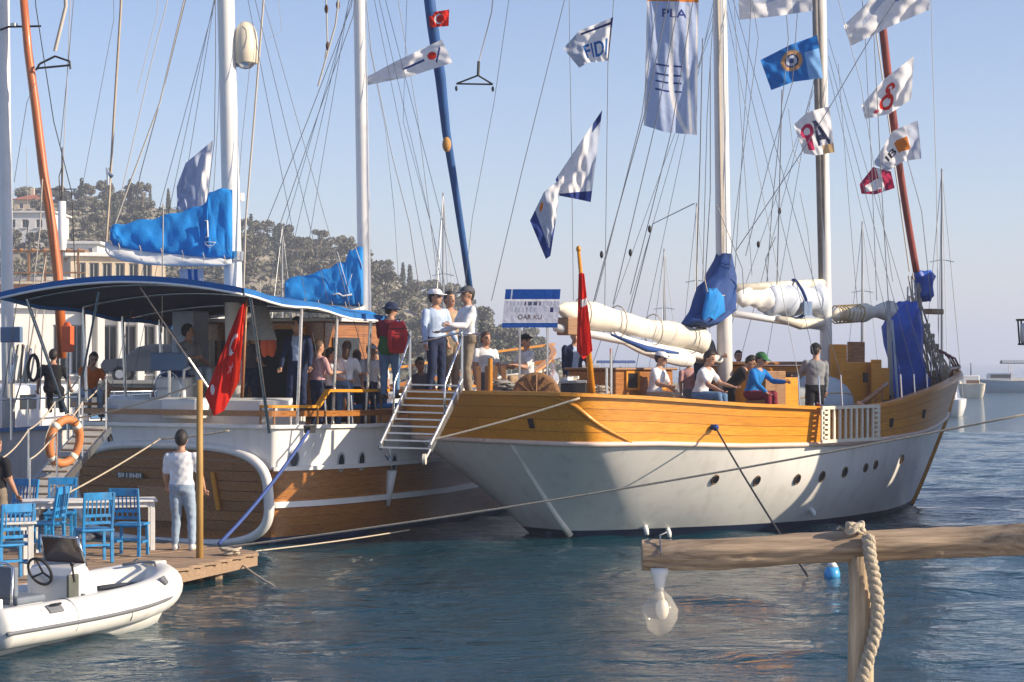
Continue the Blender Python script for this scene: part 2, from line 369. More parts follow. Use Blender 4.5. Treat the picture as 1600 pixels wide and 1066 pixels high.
# ---- buildings on the far quay
WALLW = mat('white_render', (.74, .73, .70), .8, .06, 1.5, bump=.1, dirt=.15)
WALLC = mat('cream_render', (.62, .52, .38), .8, .1, 1.5, bump=.1, dirt=.2)
WALLP = mat('peach_render', (.58, .32, .2), .8, .1, 1.5, bump=.1)
ROOFT = mat('terracotta_tiles', (.38, .13, .07), .8, .25, 4, bump=.4)
SHUT = mat('grey_shutter', (.34, .36, .37), .6, .1, 6)
def wall_y(mb, xa, xb, za, zb, y, d=.25): mb.box(((xa+xb)/2, y+d/2, (za+zb)/2), (xb-xa, d, zb-za))
def building(name, label, pxa, pxb, ytop, Y, depth, wallm, rows_, roof=None, piers=None, zb=QZ, over=.35, rz=0):
    """rows_: (py_top, py_bottom, [(px0, px1) ...]) window openings; the wall is built round them"""
    s = Y/F; xa, xb = (pxa-800)*s, (pxb-800)*s; zt = CAMZ-(ytop-HOR)*s; xc = (xa+xb)/2
    t = thing(name, label, 'building', (xc, Y, zb), rz); h = zt-zb
    mb = MB(); cuts = sorted([(CAMZ-(b-HOR)*s-zb, CAMZ-(a-HOR)*s-zb, [((u-800)*s-xc, (v-800)*s-xc) for u, v in wl]) for a, b, wl in rows_])
    z0 = 0
    for za, zb2, wl in cuts:
        wall_y(mb, xa-xc, xb-xc, z0, za, 0); p = xa-xc
        for u, v in wl: wall_y(mb, p, u, za, zb2, 0); p = v
        wall_y(mb, p, xb-xc, za, zb2, 0); z0 = zb2
    wall_y(mb, xa-xc, xb-xc, z0, h, 0)
    wall_y(mb, xa-xc, xb-xc, 0, h, depth-.25)
    for sx in (xa-xc+.125, xb-xc-.125): mb.box((sx, depth/2, h/2), (.25, depth-.5, h))
    mb.build('wall', wallm, t)
    for za, zb2, wl in cuts:
        for u, v in wl:
            f = MB(); fw = .07
            f.box((u+fw/2, .16, (za+zb2)/2), (fw, .1, zb2-za)); f.box((v-fw/2, .16, (za+zb2)/2), (fw, .1, zb2-za))
            f.box(((u+v)/2, .16, za+fw/2), (v-u-2*fw, .1, fw)); f.box(((u+v)/2, .16, zb2-fw/2), (v-u-2*fw, .1, fw)); f.box(((u+v)/2, .162, (za+zb2)/2), (.05, .08, zb2-za-2*fw))
            wn = f.build('window', SHUT, t); g = MB(); g.box(((u+v)/2, .2, (za+zb2)/2), (v-u-2*fw, .02, zb2-za-2*fw)); g.build('pane', GLASSD, wn)
            sl = MB(); sl.box(((u+v)/2, -.06, za-.045), (v-u+.16, .24, .08)); sl.build('sill', WALLW, wn)
    rb = MB()
    if roof == 'pitch':
        e = over; A = [(xa-xc-e, -e, h), (xb-xc+e, -e, h), (xb-xc+e, depth+e, h), (xa-xc-e, depth+e, h)]; rg = min(depth, xb-xa)*.28
        B = [(xa-xc+depth*.35, depth/2, h+rg), (xb-xc-depth*.35, depth/2, h+rg)]
        rb.add(A+B, [(0, 1, 5, 4), (1, 2, 5), (2, 3, 4, 5), (3, 0, 4), (3, 2, 1, 0)]); rf = rb.build('roof', ROOFT, t)
        ch = MB(); ch.box((0, depth*.4, h+rg+.2), (.5, .5, 1.1)); ch.build('chimney', wallm, rf)
    else:
        rb.box((0, depth/2, h+.12), (xb-xa+2*over, depth+2*over, .22)); rb.build('roof', WALLW, t, bevel=.03)
    if piers:
        for q in piers:
            p = MB(); X = (q-800)*s-xc; p.box((X, -.35, h/2-.02), (.34, .34, h-.04)); p.box((X, -.35, h-.16), (.46, .46, .14)); p.build('pillar', WALLW, t, bevel=.02)
    return t
building('harbour_building', 'long low white building with square pillars on the quay behind the left boats', -40, 362, 484, 92, 8, WALLW,
         [(508, 585, [(84, 106), (112, 130), (160, 184), (190, 214), (220, 244), (250, 274), (280, 304), (312, 334)])], piers=[135, 155, 187, 217, 247, 277, 308, 345], rz=R_(22))
building('harbour_house', 'cream house with a row of tall windows and flat roof above the quay', 112, 258, 402, 108, 7, WALLC,
         [(411, 441, [(120, 135), (140, 155), (160, 175), (180, 195), (201, 216), (222, 237)])], rz=R_(18))
building('harbour_house', 'peach walled house with brown balcony at the left edge behind the orange spar', -60, 98, 440, 100, 6, WALLP, [(462, 482, [(8, 24), (34, 50), (62, 78)])])
building('hillside_house', 'white flat roofed house high on the hill at the far left', -60, 84, 333, 235, 8, WALLW, [(343, 356, [(-8, 2), (14, 24), (34, 44), (56, 66)])], zb=hill_z(-62, 238)-3)
building('hillside_house', 'small house with red tiled roof near the hilltop at the far left', 22, 66, 312, 262, 6, WALLC, [(318, 326, [(30, 36), (46, 52)])], roof='pitch', zb=hill_z(-65, 265)-3)
building('hillside_house', 'low white terrace house beneath the hill right of the radar column', 102, 152, 382, 150, 6, WALLW, [(388, 398, [(108, 114), (122, 128), (138, 144)])], zb=1.0)
# pergola in front of the peach house
pg = thing('roof_pergola', 'brown timber pergola and balcony above the peach house', 'pergola', (0, 0, 0)); o = P(60, 440, 99)
pg.location = o
s = 99/F
for k in range(6):
    m_ = MB(); m_.box((-2.2+k*.85, 0, .75), (.1, .1, 1.5)); m_.build('post', TEAK, pg)
m_ = MB(); m_.box((0, 0, 1.55), (4.8, .16, .12)); m_.build('top_beam', TEAK, pg); m_ = MB(); m_.box((0, -.06, .45), (4.8, .08, .08)); m_.build('handrail', TEAK, pg)
m_ = MB(); m_.box((0, 1.6, -.06), (5.2, 3.6, .12)); m_.build('floor_slab', WALLC, pg)
for k in range(8):
    m_ = MB(); m_.box((-2.1+k*.6, 1.0, 1.66), (.07, 2.4, .1)); m_.build('rafter', TEAK, pg)
# white signal column with an aerial
ac = thing('aerial_column', 'white column with a dark aerial and crossbar above the cream house', 'aerial', P(97, 402, 110)); k = 110/F
m_ = MB(); m_.tube([(0, 0, -.2), (0, 0, 3.2)], [.26, .22], 12); m_.build('column', WHITE, ac, True)
m_ = MB(); m_.tube([(0, 0, 3.2), (0, 0, 6.3)], [.07, .04]); m_.build('pole', DARK, ac); m_ = MB(); m_.tube([(-.75, 0, 3.9), (.85, 0, 3.9)], .035); m_.build('crossbar', DARK, ac)
m_ = MB(); m_.tube([(-.1, 0, 3.3), (-.18, 0, 4.6), (0, 0, 5.2)], .03); m_.build('aerial_loop', BRONZE, ac)
# ---- parked car
def car(loc, rz, label):
    t = thing('parked_car', label, 'car', loc, rz); paint = mat('black_car_paint', (.012, .013, .015), .25, .05, 3, bump=0, coat=.8)
    prof = [(-2.15, .45), (-2.2, .75), (-2.05, .98), (-1.2, 1.05), (-.55, 1.55), (.1, 1.68), (1.3, 1.66), (1.95, 1.2), (2.15, 1.05), (2.18, .5)]
    b = MB(); rows = []
    for y, ins, sc_ in ((-.9, 0, .96), (-.86, 0, 1), (-.6, 0, 1.02), (0, 0, 1.03), (.6, 0, 1.02), (.86, 0, 1), (.9, 0, .96)):
        rows.append([(x*sc_, y*(1 if z_ < 1.1 else .84), z_ if z_ < 1.1 else z_*(.97+.03*sc_)) for x, z_ in prof])
    b.grid(rows); n_ = len(prof); b.add(rows[0], [tuple(range(n_))]); b.add(rows[-1], [tuple(range(n_-1, -1, -1))]); b.add([r[0] for r in rows]+[r[-1] for r in rows], [(0, 6, 13, 7)])
    body = b.build('body', paint, t, True)
    for sy in (-1, 1):
        for xs in ([(-1.0, 1.1), (-.48, 1.5), (.05, 1.58), (.05, 1.1)], [(.14, 1.1), (.14, 1.58), (1.25, 1.56), (1.68, 1.1)]):
            g = MB(); g.add([(x, sy*(.905-.16*max(0, (z_-1.05)/.6)), z_) for x, z_ in xs]+[(x, sy*(.86-.16*max(0, (z_-1.05)/.6)), z_) for x, z_ in xs], [(0, 1, 2, 3), (0, 4, 5, 1), (1, 5, 6, 2), (2, 6, 7, 3), (3, 7, 4, 0)])
            g.build('side_window', GLASSD, t)
        for wx in (-1.35, 1.35):
            Mx = Matrix.Rotation(R_(90), 3, 'X'); wl = MB(); wl.lathe([(.2, -.1), (.34, -.1), (.34, .1), (.2, .1)], 18, (wx, sy*.8, .34), M=Mx); wh = wl.build('wheel', DARK, t)
            r = MB(); r.lathe([(.02, -.115), (.19, -.115), (.2, .115), (.02, .115)], 10, (wx, sy*.8, .34), M=Mx); r.build('rim', ALU, wh)
        h_ = MB(); h_.ell((-2.12, sy*.62, .8), (.08, .18, .09)); h_.build('headlight', STEEL, t, True)
    return t
car((P(240, 560, 86).x, 86, QZ), 0, 'black parked car with a sloping windscreen on the quay behind the left boat')

# ---- sailing boats moored far behind: only masts and rigging show above the decks
def far_sailboat(px, Y, mast_h, label, lean=0., hullc=WHITE, L_=8.):
    t = thing('moored_sailboat', label, 'sailboat', ((px-800)/F*Y, Y, 0), R_(82)); W = L_*.16
    m_ = MB(); rows = []
    for zz, k, e in ((-.3, .55, .8), (.05, .85, .93), (.55, .97, .98), (.95, 1, 1)):
        st = [(-.5, .0), (-.5, .62), (-.2, .95), (.1, 1), (.35, .6), (.5, 0)]
        cv = crom(st, 4); row = [(p[0]*L_*e, p[1]*W*k, zz) for p in cv]+[(p[0]*L_*e, -p[1]*W*k, zz) for p in cv[-2:0:-1]]; rows.append(row)
    m_.grid(rows, close=True); m_.add(rows[-1], [tuple(range(len(rows[-1])))]); m_.build('hull', hullc, t, True)
    m_ = MB(); m_.box((.2, 0, 1.15), (L_*.36, W*1.1, .4)); m_.build('cabin', WHITE, t, bevel=.08)
    m_ = MB(); m_.tube([(.6, 0, .9), (.6-lean*mast_h, 0, mast_h)], [.085, .055], 8); m_.build('mast', mat('grey_mast', (.3, .31, .33), .4, .1, 5, bump=0), t, True)
    m_ = MB(); m_.tube([(.55, 0, 2.0), (-2.6, 0, 2.05)], .06, 8); bm = m_.build('boom', ALU, t, True)
    m_ = MB(); m_.tube([(.5, 0, 2.18), (-2.4, 0, 2.2)], [.16, .1], 8); m_.build('sail_cover', NAVYC, bm, True)
    m_ = MB(); m_.tube([(.55, -.7, mast_h*.62), (.6, 0, mast_h*.63), (.55, .7, mast_h*.62)], .03, 5); m_.build('spreader', ALU, t)
    for e in ((L_*.49, 0, .98), (-L_*.48, 0, .98), (.5, W*.95, .98), (.5, -W*.95, .98)):
        m_ = MB(); m_.tube([(.6-lean*mast_h, 0, mast_h-.1), e], .018, 4); m_.build('stay', WIRE, t)
    return t
for px, Y, ytop, lab in ((690, 120, 300, 'sailboat whose thin dark mast rises just left of the blue furled line'),
                         (1037, 128, 388, 'sailboat whose short mast tip stands above the cream boom'),
                         (1088, 118, 316, 'sailboat whose dark mast rises left of the thick main mast'),
                         (1348, 126, 345, 'sailboat whose short mast shows right of the second white mast'),
                         (1473, 112, 262, 'sailboat with tall dark mast rising behind the bow of the right boat'),
                         (437, 116, 352, 'sailboat whose mast shows against the hill between the two blue sail covers')):
    far_sailboat(px, Y, CAMZ+(HOR-ytop)/F*Y, lab)
# ---- motor boats lying off to the right
def far_motorboat(px, Y, L_, W, rz, label, hullc, canopy, wheel=True):
    t = thing('moored_motorboat', label, 'motorboat', ((px-800)/F*Y, Y, 0), rz); m_ = MB(); rows = []
    for zz, k, e in ((-.3, .6, .85), (.1, .85, .92), (.7, .98, .97), (1.15, 1, 1)):
        cv = crom([(-.5, 0), (-.5, .8), (-.4, .97), (0, 1), (.3, .72), (.5, 0)], 4)
        rows.append([(p[0]*L_*e, p[1]*W/2*k, zz+.35*max(0, p[0])*(zz > .5)) for p in cv]+[(p[0]*L_*e, -p[1]*W/2*k, zz+.35*max(0, p[0])*(zz > .5)) for p in cv[-2:0:-1]])
    m_.grid(rows, close=True); m_.build('hull', hullc, t, True); d = MB(); d.add([(x*.98, y*.95, 1.0) for x, y, _ in rows[-1]], [tuple(range(len(rows[-1])))]); d.build('deck', CREAM, t)
    r = MB(); r.tube(rows[-1]+[rows[-1][0]], .05, 5); r.build('rub_rail', CREAM, t)
    cb = MB(); cb.box((L_*.08, 0, 1.45), (L_*.3, W*.66, .9)); cb.build('cabin', WHITE, t, bevel=.1)
    for sy in (-1, 1):
        g = MB(); g.box((L_*.08, sy*W*.335, 1.6), (L_*.24, .03, .35)); g.build('cabin_window', GLASSD, t)
    g = MB(); g.box((L_*.232, 0, 1.6), (.03, W*.55, .35)); g.build('windscreen', GLASSD, t)
    if canopy:
        for sx in (-.42, -.05):
            for sy in (-.42, .42):
                q = MB(); q.tube([(sx*L_, sy*W, 1.0), (sx*L_, sy*W, 2.95)], .04, 5); q.build('canopy_post', STEEL, t)
        q = MB(); q.grid([[(sx*L_, sy*W, 2.95+.3*(1-(2*sy)**2*1.1)) for sy in np.linspace(-.48, .48, 7)] for sx in (-.5, -.3, -.1, .06)]); q.grid([[(sx*L_, sy*W, 2.87+.3*(1-(2*sy)**2*1.1)) for sy in np.linspace(-.48, .48, 7)] for sx in (-.5, -.3, -.1, .06)], flip=True); q.build('canopy', canopy, t, True)
    else:
        q = MB(); q.tube([(0, 0, 1.8), (0, 0, 3.0)], [.06, .03], 6); q.build('mast', DARK, t); q = MB(); q.box((-L_*.45, 0, 1.25), (.1, W*.5, .5)); q.build('transom_seat', TEAK, t)
    return t
far_motorboat(1517, 168, 6.0, 2.2, R_(80), 'small cream motorboat seen end on beside the bow of the right boat', CREAM, None)
far_motorboat(1572, 196, 8.2, 2.6, R_(172), 'grey blue motorboat with a flat grey awning beyond the cream boat', mat('grey_blue_hull', (.25, .36, .45), .4, .1, 3), GREYC)
far_motorboat(1618, 222, 7.5, 2.4, R_(10), 'low white motorboat half outside the right edge of the picture', WHITE, None)
far_motorboat(985, 260, 9, 2.8, R_(5), 'far white motorboat low on the water behind the right boat', WHITE, NAVYC)
# ================================================================== the large boats
def plan(ctrl, m=8):
    g0 = (ctrl[1][0], -ctrl[1][1]); return crom(ctrl, m, ghost0=g0)
def side(pts, s): return [Vector((p[0], -s*p[1], p[2])) for p in pts]      # s=+1 starboard, -1 port
def strip_solid(mb, A, B, d, s):
    """a plank: strip between polylines A (low) and B (high) with thickness d outwards"""
    n_ = len(A); out = []
    for i in range(n_):
        t = (A[min(i+1, n_-1)]-A[max(i-1, 0)]); nr = t.cross(Vector((0, 0, 1)))
        if nr.length < 1e-6: nr = Vector((1, 0, 0))
        out.append(nr.normalized()*s)
    rows = [A, [a+o*d for a, o in zip(A, out)], [b+o*d for b, o in zip(B, out)], B]
    for r0, r1 in zip(rows, rows[1:]): mb.grid([r0, r1], flip=(s < 0))      # crisp edges: each face strip has its own vertices
    mb.add([r[0] for r in rows], [(0, 1, 2, 3)]); mb.add([r[-1] for r in rows], [(3, 2, 1, 0)])
def sweep_box(mb, pts, w_, h_, s=1):
    """rail cap: box section swept along a polyline"""
    rows = []; n_ = len(pts)
    for i, p in enumerate(pts):
        t = pts[min(i+1, n_-1)]-pts[max(i-1, 0)]; nr = Vector((t.y, -t.x, 0)); nr = nr.normalized() if nr.length > 1e-6 else Vector((1, 0, 0))
        rows.append([p+nr*(w_/2)+Vector((0, 0, h_/2)), p-nr*(w_/2)+Vector((0, 0, h_/2)), p-nr*(w_/2)-Vector((0, 0, h_/2)), p+nr*(w_/2)-Vector((0, 0, h_/2))])
    mb.grid(rows, close=True); mb.add(rows[0], [(3, 2, 1, 0)]); mb.add(rows[-1], [(0, 1, 2, 3)])
def rope_part(boat, pts, r, m, parent, name='rope', n=5):
    q = MB(); q.tube(pts, r, n); return q.build(name, m, parent, True)
def mast_part(parent, a, b, r0, r1, m=WHITE, name='mast'):
    q = MB(); a = Vector(a); b = Vector(b); q.tube([a.lerp(b, i/6) for i in range(7)], [lerp(r0, r1, i/6) for i in range(7)], 16); return q.build(name, m, parent, True)

# ------------------------------------------------------------------ right boat
RB = Boat(.77, 34.32, R_(43))
rt = thing('gulet', 'white hulled sailing boat with golden varnished wood bulwark moored at the right', 'sailing boat', RB.o, RB.a)
R_W = plan([(-.1, 0), (-.1, .55), (.2, .75), (.75, .98), (1.5, 1.22), (3, 1.66), (5.2, 1.9), (7.8, 1.42), (9.7, .62), (10.75, 0)])
R_R = plan([(-1.7, 0), (-1.7, .65), (-1.69, 1.55), (-1.5, 2.12), (-.85, 2.42), (2, 2.66), (5, 2.66), (8, 2.17), (10.5, 1.02), (12.15, 0)])
R_S = plan([(-2.0, 0), (-2.0, .65), (-1.99, 1.5), (-1.8, 2.1), (-1.1, 2.42), (2, 2.72), (5, 2.72), (8.1, 2.27), (10.8, 1.14), (12.55, 0)])
ZR = [(-2, 1.74), (0, 1.71), (2, 1.62), (5, 1.57), (8, 1.68), (12, 1.96)]
ZS = [(-2.2, 2.55), (-.5, 2.47), (2, 2.31), (5, 2.18), (6.5, 2.27), (8, 2.47), (10, 2.66), (12.4, 2.82)]
def r_hull(l):      # l 0 water .. 1 rub rail
    out = []
    for a, b in zip(R_W, R_R):
        k = l**.92; q = lerp(a, b, k); zz = lerp(0, interp(b[0], ZR), l)
        bul = .16*math.sin(math.pi*l)*min(1, max(0, (q[0]-.8)/3))*min(1, max(0, (10.3-q[0])/3)); out.append((q[0], q[1]+bul, zz))
    return out
def r_bul(l):
    out = []
    for a, b in zip(R_R, R_S): q = lerp(a, b, l); out.append((q[0], q[1], lerp(interp(a[0], ZR), interp(b[0], ZS), l)))
    return out
NP = len(R_W)
keel = [(lerp(p[0], 5, .06)+.25, p[1]*.6, -.55) for p in R_W]
for s in (1, -1):
    mb = MB(); rows = [side(keel, s), side([(p[0], p[1], 0) for p in R_W], s), side(r_hull(.075), s)]; mb.grid(rows, flip=s < 0); mb.build('boot_stripe', BOOT, rt, True)
    mb = MB(); mb.grid([side(r_hull(l), s) for l in np.linspace(.075, 1, 14)], flip=s < 0); mb.build('hull_side', HULLW, rt, True)
    mb = MB(); mb.grid([side(r_bul(l), s) for l in (0, .5, 1)], flip=s < 0); mb.grid([[q+Vector((0, s*.0, 0)) for q in side([(lerp(p[0], 5, .012), p[1]-.07, p[2]) for p in r_bul(l)], s)] for l in (0, 1)], flip=s > 0); mb.build('bulwark_lining', VARND, rt, True)
    for k in range(4):
        # each strake is scarfed once along its length
        cut = [42, 54, 47, 39][k]
        for i0, i1 in ((0, cut), (cut, NP-1)):
            mb = MB(); A = side(r_bul(k/4+.006), s)[i0:i1+1]; B = side(r_bul((k+1)/4-.006), s)[i0:i1+1]
            strip_solid(mb, A, B, .012, s); mb.build('plank', VARN, rt, True)
    mb = MB(); sweep_box(mb, [q+Vector((0, 0, .03)) for q in side(r_bul(1), s)], .2, .06); mb.build('cap_rail', VARN, rt)
    mb = MB(); mb.tube([q+Vector((0, 0, 0)) for q in side(r_bul(0), s)], .06, 8, flat=.8); mb.build('rub_rail', mat('pale_pink_paint', (.70, .55, .47), .45, .08, 4), rt, True)
    # carved moulding sweeping down the quarter
    bi, ti = r_bul(0), r_bul(1); pts = []
    for k in range(25):
        u = k/24; l = math.cos(u*math.pi/2)**.8 if u < 1 else 0; i = 18.5+u*14.5
        row = r_bul(max(0, l)); i = int(i); f_ = 18.5+u*14.5-i; p = lerp(np.array(row[i]), np.array(row[i+1]), f_); pts.append(Vector((p[0], -s*(p[1]+.03), p[2])))
    mb = MB(); mb.tube(pts, [.02+.022*math.sin(math.pi*k/24) for k in range(25)], 8); mb.build('quarter_moulding', VARN, rt, True)
# tube added along transom edge to show as a light line; rudder stock
for s in (1,):
    mb = MB(); mb.tube([Vector((r_hull(l)[8][0]-.01, -s*(r_hull(l)[8][1]), r_hull(l)[8][2])) for l in np.linspace(.985, .03, 9)], [.03+.04*t for t in np.linspace(0, 1, 9)], 8); mb.build('transom_edge', HULLW, rt, True)
mb = MB(); mb.tube([(-.12, 0, .1), (.1, 0, -.5)], [.1, .1], 8); mb.build('rudder_stock', BOOT, rt, True)
mb = MB(); mb.tube([Vector((p[0]+.02, 0, p[2])) for p in [r_hull(l)[-1] for l in np.linspace(.0, 1, 8)]]+[Vector((12.58, 0, 2.9))], .07, 8); mb.build('stem', VARN, rt, True)
# decks
def deck(curve, xa, xb, zf, inset, parent, m, name='deck', pl=True):
    ps = [(p[0], max(0, p[1]-inset)) for p in curve]; xs = np.array([p[0] for p in ps]); ys = np.array([p[1] for p in ps]); o = np.argsort(xs); xs, ys = xs[o], ys[o]
    mb = MB(); X = np.linspace(xa, xb, 26); rows = [[(x, f_*np.interp(x, xs, ys), zf(x)) for f_ in np.linspace(-1, 1, 9)] for x in X]; mb.grid(rows); mb.grid([[(a, b, d-.05) for a, b, d in r] for r in rows], flip=True)
    return mb.build(name, m, parent)
deck(R_R, -1.9, 1.6, lambda x: 2.5-.05*(x+1.9), .1, rt, TEAK, 'poop_deck')
deck(R_R, 1.6, 11.8, lambda x: 1.66+max(0, x-7)*.14, .08, rt, TEAK, 'main_deck')
mb = MB(); mb.box((1.62, 0, 2.0), (.06, 5.0, .72)); mb.build('deck_step', VARND, rt)
# portholes
def disc_on(parent, p, nr, r, m, rim, name='porthole', rv=None):
    s_, u = frame_of(nr); M = Matrix((s_, u, Vector(nr).normalized())).transposed(); rv = rv or r*1.4
    M2 = M @ Matrix.Diagonal((1, rv/r, 1))
    q = MB(); q.lathe([(r*.86, -.02), (r*.86, .012)], 18, p, M=M2); po = q.build(name, m, parent)
    q = MB(); q.lathe([(r*.84, .0), (r*.84, .02), (r*.95, .03), (r*1.1, .02), (r*1.1, -.02)], 18, p, M=M2); q.build('rim', rim, po, True)
def hull_point(surf, boat, px, py):
    """point and outward normal of the starboard surface nearest to the line of sight"""
    best = None
    for l in np.linspace(.02, .98, 49):
        row = surf(l)
        for i in range(1, len(row)-1):
            p = boat.world((row[i][0], -row[i][1], row[i][2])); e = (800+F*p.x/p.y-px)**2+(HOR-F*(p.z-CAMZ)/p.y-py)**2
            if best is None or e < best[0]: best = (e, l, i)
    _, l, i = best; a, b = surf(l), surf(min(1, l+.03)); t = Vector(a[i+1])-Vector(a[i-1]); u = Vector(b[i])-Vector(a[i])
    t = Vector((t.x, -t.y, t.z)); u = Vector((u.x, -u.y, u.z)); nr = t.cross(u).normalized()
    if nr.y > 0: nr = -nr
    return Vector((a[i][0], -a[i][1], a[i][2])), nr
for px, py in ((1122, 748), (1187, 750), (1238, 747), (1282, 744), (1321, 738), (1352, 731), (1374, 727), (1408, 716)):
    p, nr = hull_point(r_hull, RB, px, py); disc_on(rt, p, nr, .07 if px < 1330 else .06, GLASSD, BRONZE)
for px, py in ((1390, 660), (1437, 646), (830, 662)):
    p, nr = hull_point(r_bul, RB, px, py); q = MB(); s_, u = frame_of(nr); M = Matrix((s_, u, nr)).transposed(); q.box(p, (.1, .17, .08), M=M); q.build('scupper', DARK, rt)
# masts, booms and gaff
m1a, m1b = RB.px(1134, 640, 0), RB.px(1119, -420, 0); mm = mast_part(rt, (m1a.x, 0, 1.6), m1b, .155, .12, mat('silver_mast_paint', (.72, .70, .67), .35, .06, 3, bump=.03))
m2a, m2b = RB.px(1293, 640, 0), RB.px(1276, -420, 0); mz = mast_part(rt, (m2a.x, 0, 1.6), m2b, .13, .10, MATS['silver_mast_paint'])
for dx, dy in ((-.24, .02), (-.16, -.03)):
    q = MB(); q.tube([(m2a.x+dx*.6, dy, 4.3), m2b+Vector((dx, dy, 0))], [.07, .06], 8); q.build('furled_sail', mat('grey_sail_roll', (.32, .30, .28), .8, .2, 3, bump=.4), rt, True)
for dx in (.17, .2):
    q = MB(); q.tube([(m1a.x-dx, -.1, 4.0), m1b+Vector((-dx, -.1, 0))], .02, 6); q.build('halyard', WIREL, mm)
def spar(a, b, r, m, name='boom'): q = MB(); q.tube([a, b], r, 10); return q.build(name, m, rt, True)
def furled(a, b, r0, r1, m, name='sail_cover', lump=.18, seed=1, drop=.0, parent=None, sq=1.25):
    rg = np.random.default_rng(seed); a = Vector(a); b = Vector(b); N = 26; rows = []; d = b-a; sd_, u = frame_of(d)
    ph = rg.uniform(0, 6, 6)
    for i in range(N+1):
        t = i/N; r = lerp(r0, r1, t)*(1+lump*.5*math.sin(9*t+ph[0])+lump*.3*math.sin(23*t+ph[1])); p = a.lerp(b, t)+Vector((0, 0, -drop*math.sin(math.pi*t)))
        if i in (0, N): r *= .35
        rows.append([p+sd_*(math.cos(q)*r*(1+.08*math.sin(3*q+ph[2]+5*t)))+u*(math.sin(q)*r*sq*(1+lump*.5*math.sin(2*q+ph[3]+13*t))) for q in np.linspace(0, 2*math.pi, 15)[:-1]])
    q = MB(); q.grid(rows, close=True); q.add(rows[0], [tuple(range(13, -1, -1))]); q.add(rows[-1], [tuple(range(14))]); return q.build(name, m, parent or rt, True)
b1a, b1b = RB.px(1126, 562, 0), RB.px(868, 512, 0)
bm = spar(b1a, b1b, .075, WHITE)
furled(RB.px(1105, 535, 0), RB.px(872, 482, 0), .19, .15, SAIL, 'furled_mainsail', .28, 2, parent=bm)
q = MB()
for t in (.12, .38, .62, .85):
    p = RB.px(1105, 535, 0).lerp(RB.px(872, 482, 0), t); q.tube([p+Vector((0, .25*math.cos(a), .3*math.sin(a))) for a in np.linspace(0, 6.283, 13)], .012, 5)
q.build('sail_tie', ROPE, bm)
furled(RB.px(1085, 563, 0), RB.px(955, 520, 0), .1, .06, mat('white_sailcloth', (.78, .77, .74), .75, .06, 3, bump=.5), 'sail_skirt', .1, 5, .1, parent=bm, sq=1.6)
q = MB(); q.tube([RB.px(1060, 552, .24), RB.px(1010, 545, .26), RB.px(955, 523, .22)], [.02, .06, .02], 8); q.build('blue_stripe', NAVYC, bm, True)
q = MB(); a = RB.px(903, 500, 0); q.box(a+Vector((-.15, 0, -.12)), (.5, .3, .32)); q.build('boom_end_box', TEAK, bm, bevel=.02)
# blue cover wrapped at the foot of the main mast
def wrap(pxs, m, name, wid=.25, seed=4, parent=None, w=0.):
    """a draped cover: outline given by left and right pixel pairs from top to bottom, with real depth"""
    rg = np.random.default_rng(seed); rows = []
    for k, (xl, xr, y) in enumerate(pxs):
        A, B = RB.px(xl, y, w), RB.px(xr, y, w); row = []
        for j in range(22):
            a = 2*math.pi*j/22; f_ = .5+.5*math.cos(a); p = A.lerp(B, f_); wob = 1+.22*math.sin(5*a+k*1.7+seed)+.12*math.sin(9*a-k)
            row.append(p+Vector((0, math.sin(a)*wid*wob*(1.2 if 0 < k < len(pxs)-1 else .7), .03*math.sin(4*a+k))))
        rows.append(row)
    R2 = []
    for i in range(len(rows)-1):
        for t in (0, .33, .66): R2.append([p.lerp(q_, t) for p, q_ in zip(rows[i], rows[i+1])])
    R2.append(rows[-1]); q = MB(); q.grid(R2, close=True); q.add(R2[0], [tuple(range(21, -1, -1))]); q.add(R2[-1], [tuple(range(22))]); return q.build(name, m, parent or rt, True)
wrap([(1126, 1138, 398), (1112, 1141, 432), (1098, 1145, 447), (1088, 1146, 470), (1080, 1144, 488), (1070, 1120, 505), (1085, 1105, 510)], NAVYC, 'mast_cover', .24, 4, w=.12)
wrap([(1105, 1120, 452), (1104, 1128, 462), (1100, 1132, 485), (1098, 1118, 498)], BLUEC, 'cover_fold', .1, 9, w=.38)
q = MB(); q.tube([RB.px(1101, 436, .36), RB.px(1105, 455, .4), RB.px(1130, 462, .42), RB.px(1142, 460, .4)], .012, 5); q.build('cover_lashing', ROPE, rt)
# boom and gaff of the second mast, bundled sail between them
bm2 = spar(RB.px(1288, 512, 0), RB.px(1147, 490, 0), .07, WHITE); gf = spar(RB.px(1288, 442, 0), RB.px(1150, 450, 0), .085, CREAM, 'gaff')
furled(RB.px(1282, 468, 0), RB.px(1195, 470, 0), .27, .25, mat('pale_blue_cover', (.52, .58, .68), .7, .12, 2, bump=.6), 'sail_cover', .2, 8, parent=bm2, sq=1.2)
furled(RB.px(1206, 470, -.02), RB.px(1150, 462, 0), .21, .12, MATS['white_sailcloth'], 'furled_sail', .22, 11, parent=bm2, sq=1.2)
q = MB(); p0 = RB.px(1240, 468, 0)
q.tube([p0+Vector((.1*math.sin(a*2), .31*math.cos(a), .4*math.sin(a))) for a in np.linspace(0, 6.283, 15)], .035, 6, flat=.4); q.build('cover_strap', NAVYC, bm2)
q = MB(); q.box(RB.px(1262, 482, .3), (.35, .03, .28), rz=.2); q.build('cover_patch', mat('slate_blue_patch', (.14, .21, .35), .7, .1, 3), bm2)
q = MB(); q.tube([RB.px(1285, 505, .1), RB.px(1250, 506, .12), RB.px(1215, 498, .1)], [.09, .12, .06], 8); q.build('rolled_canvas', CREAM, bm2, True)
furled(RB.px(1302, 492, 0), RB.px(1398, 486, 0), .14, .17, SAIL, 'furled_staysail', .3, 14, sq=1.1)
q = MB()
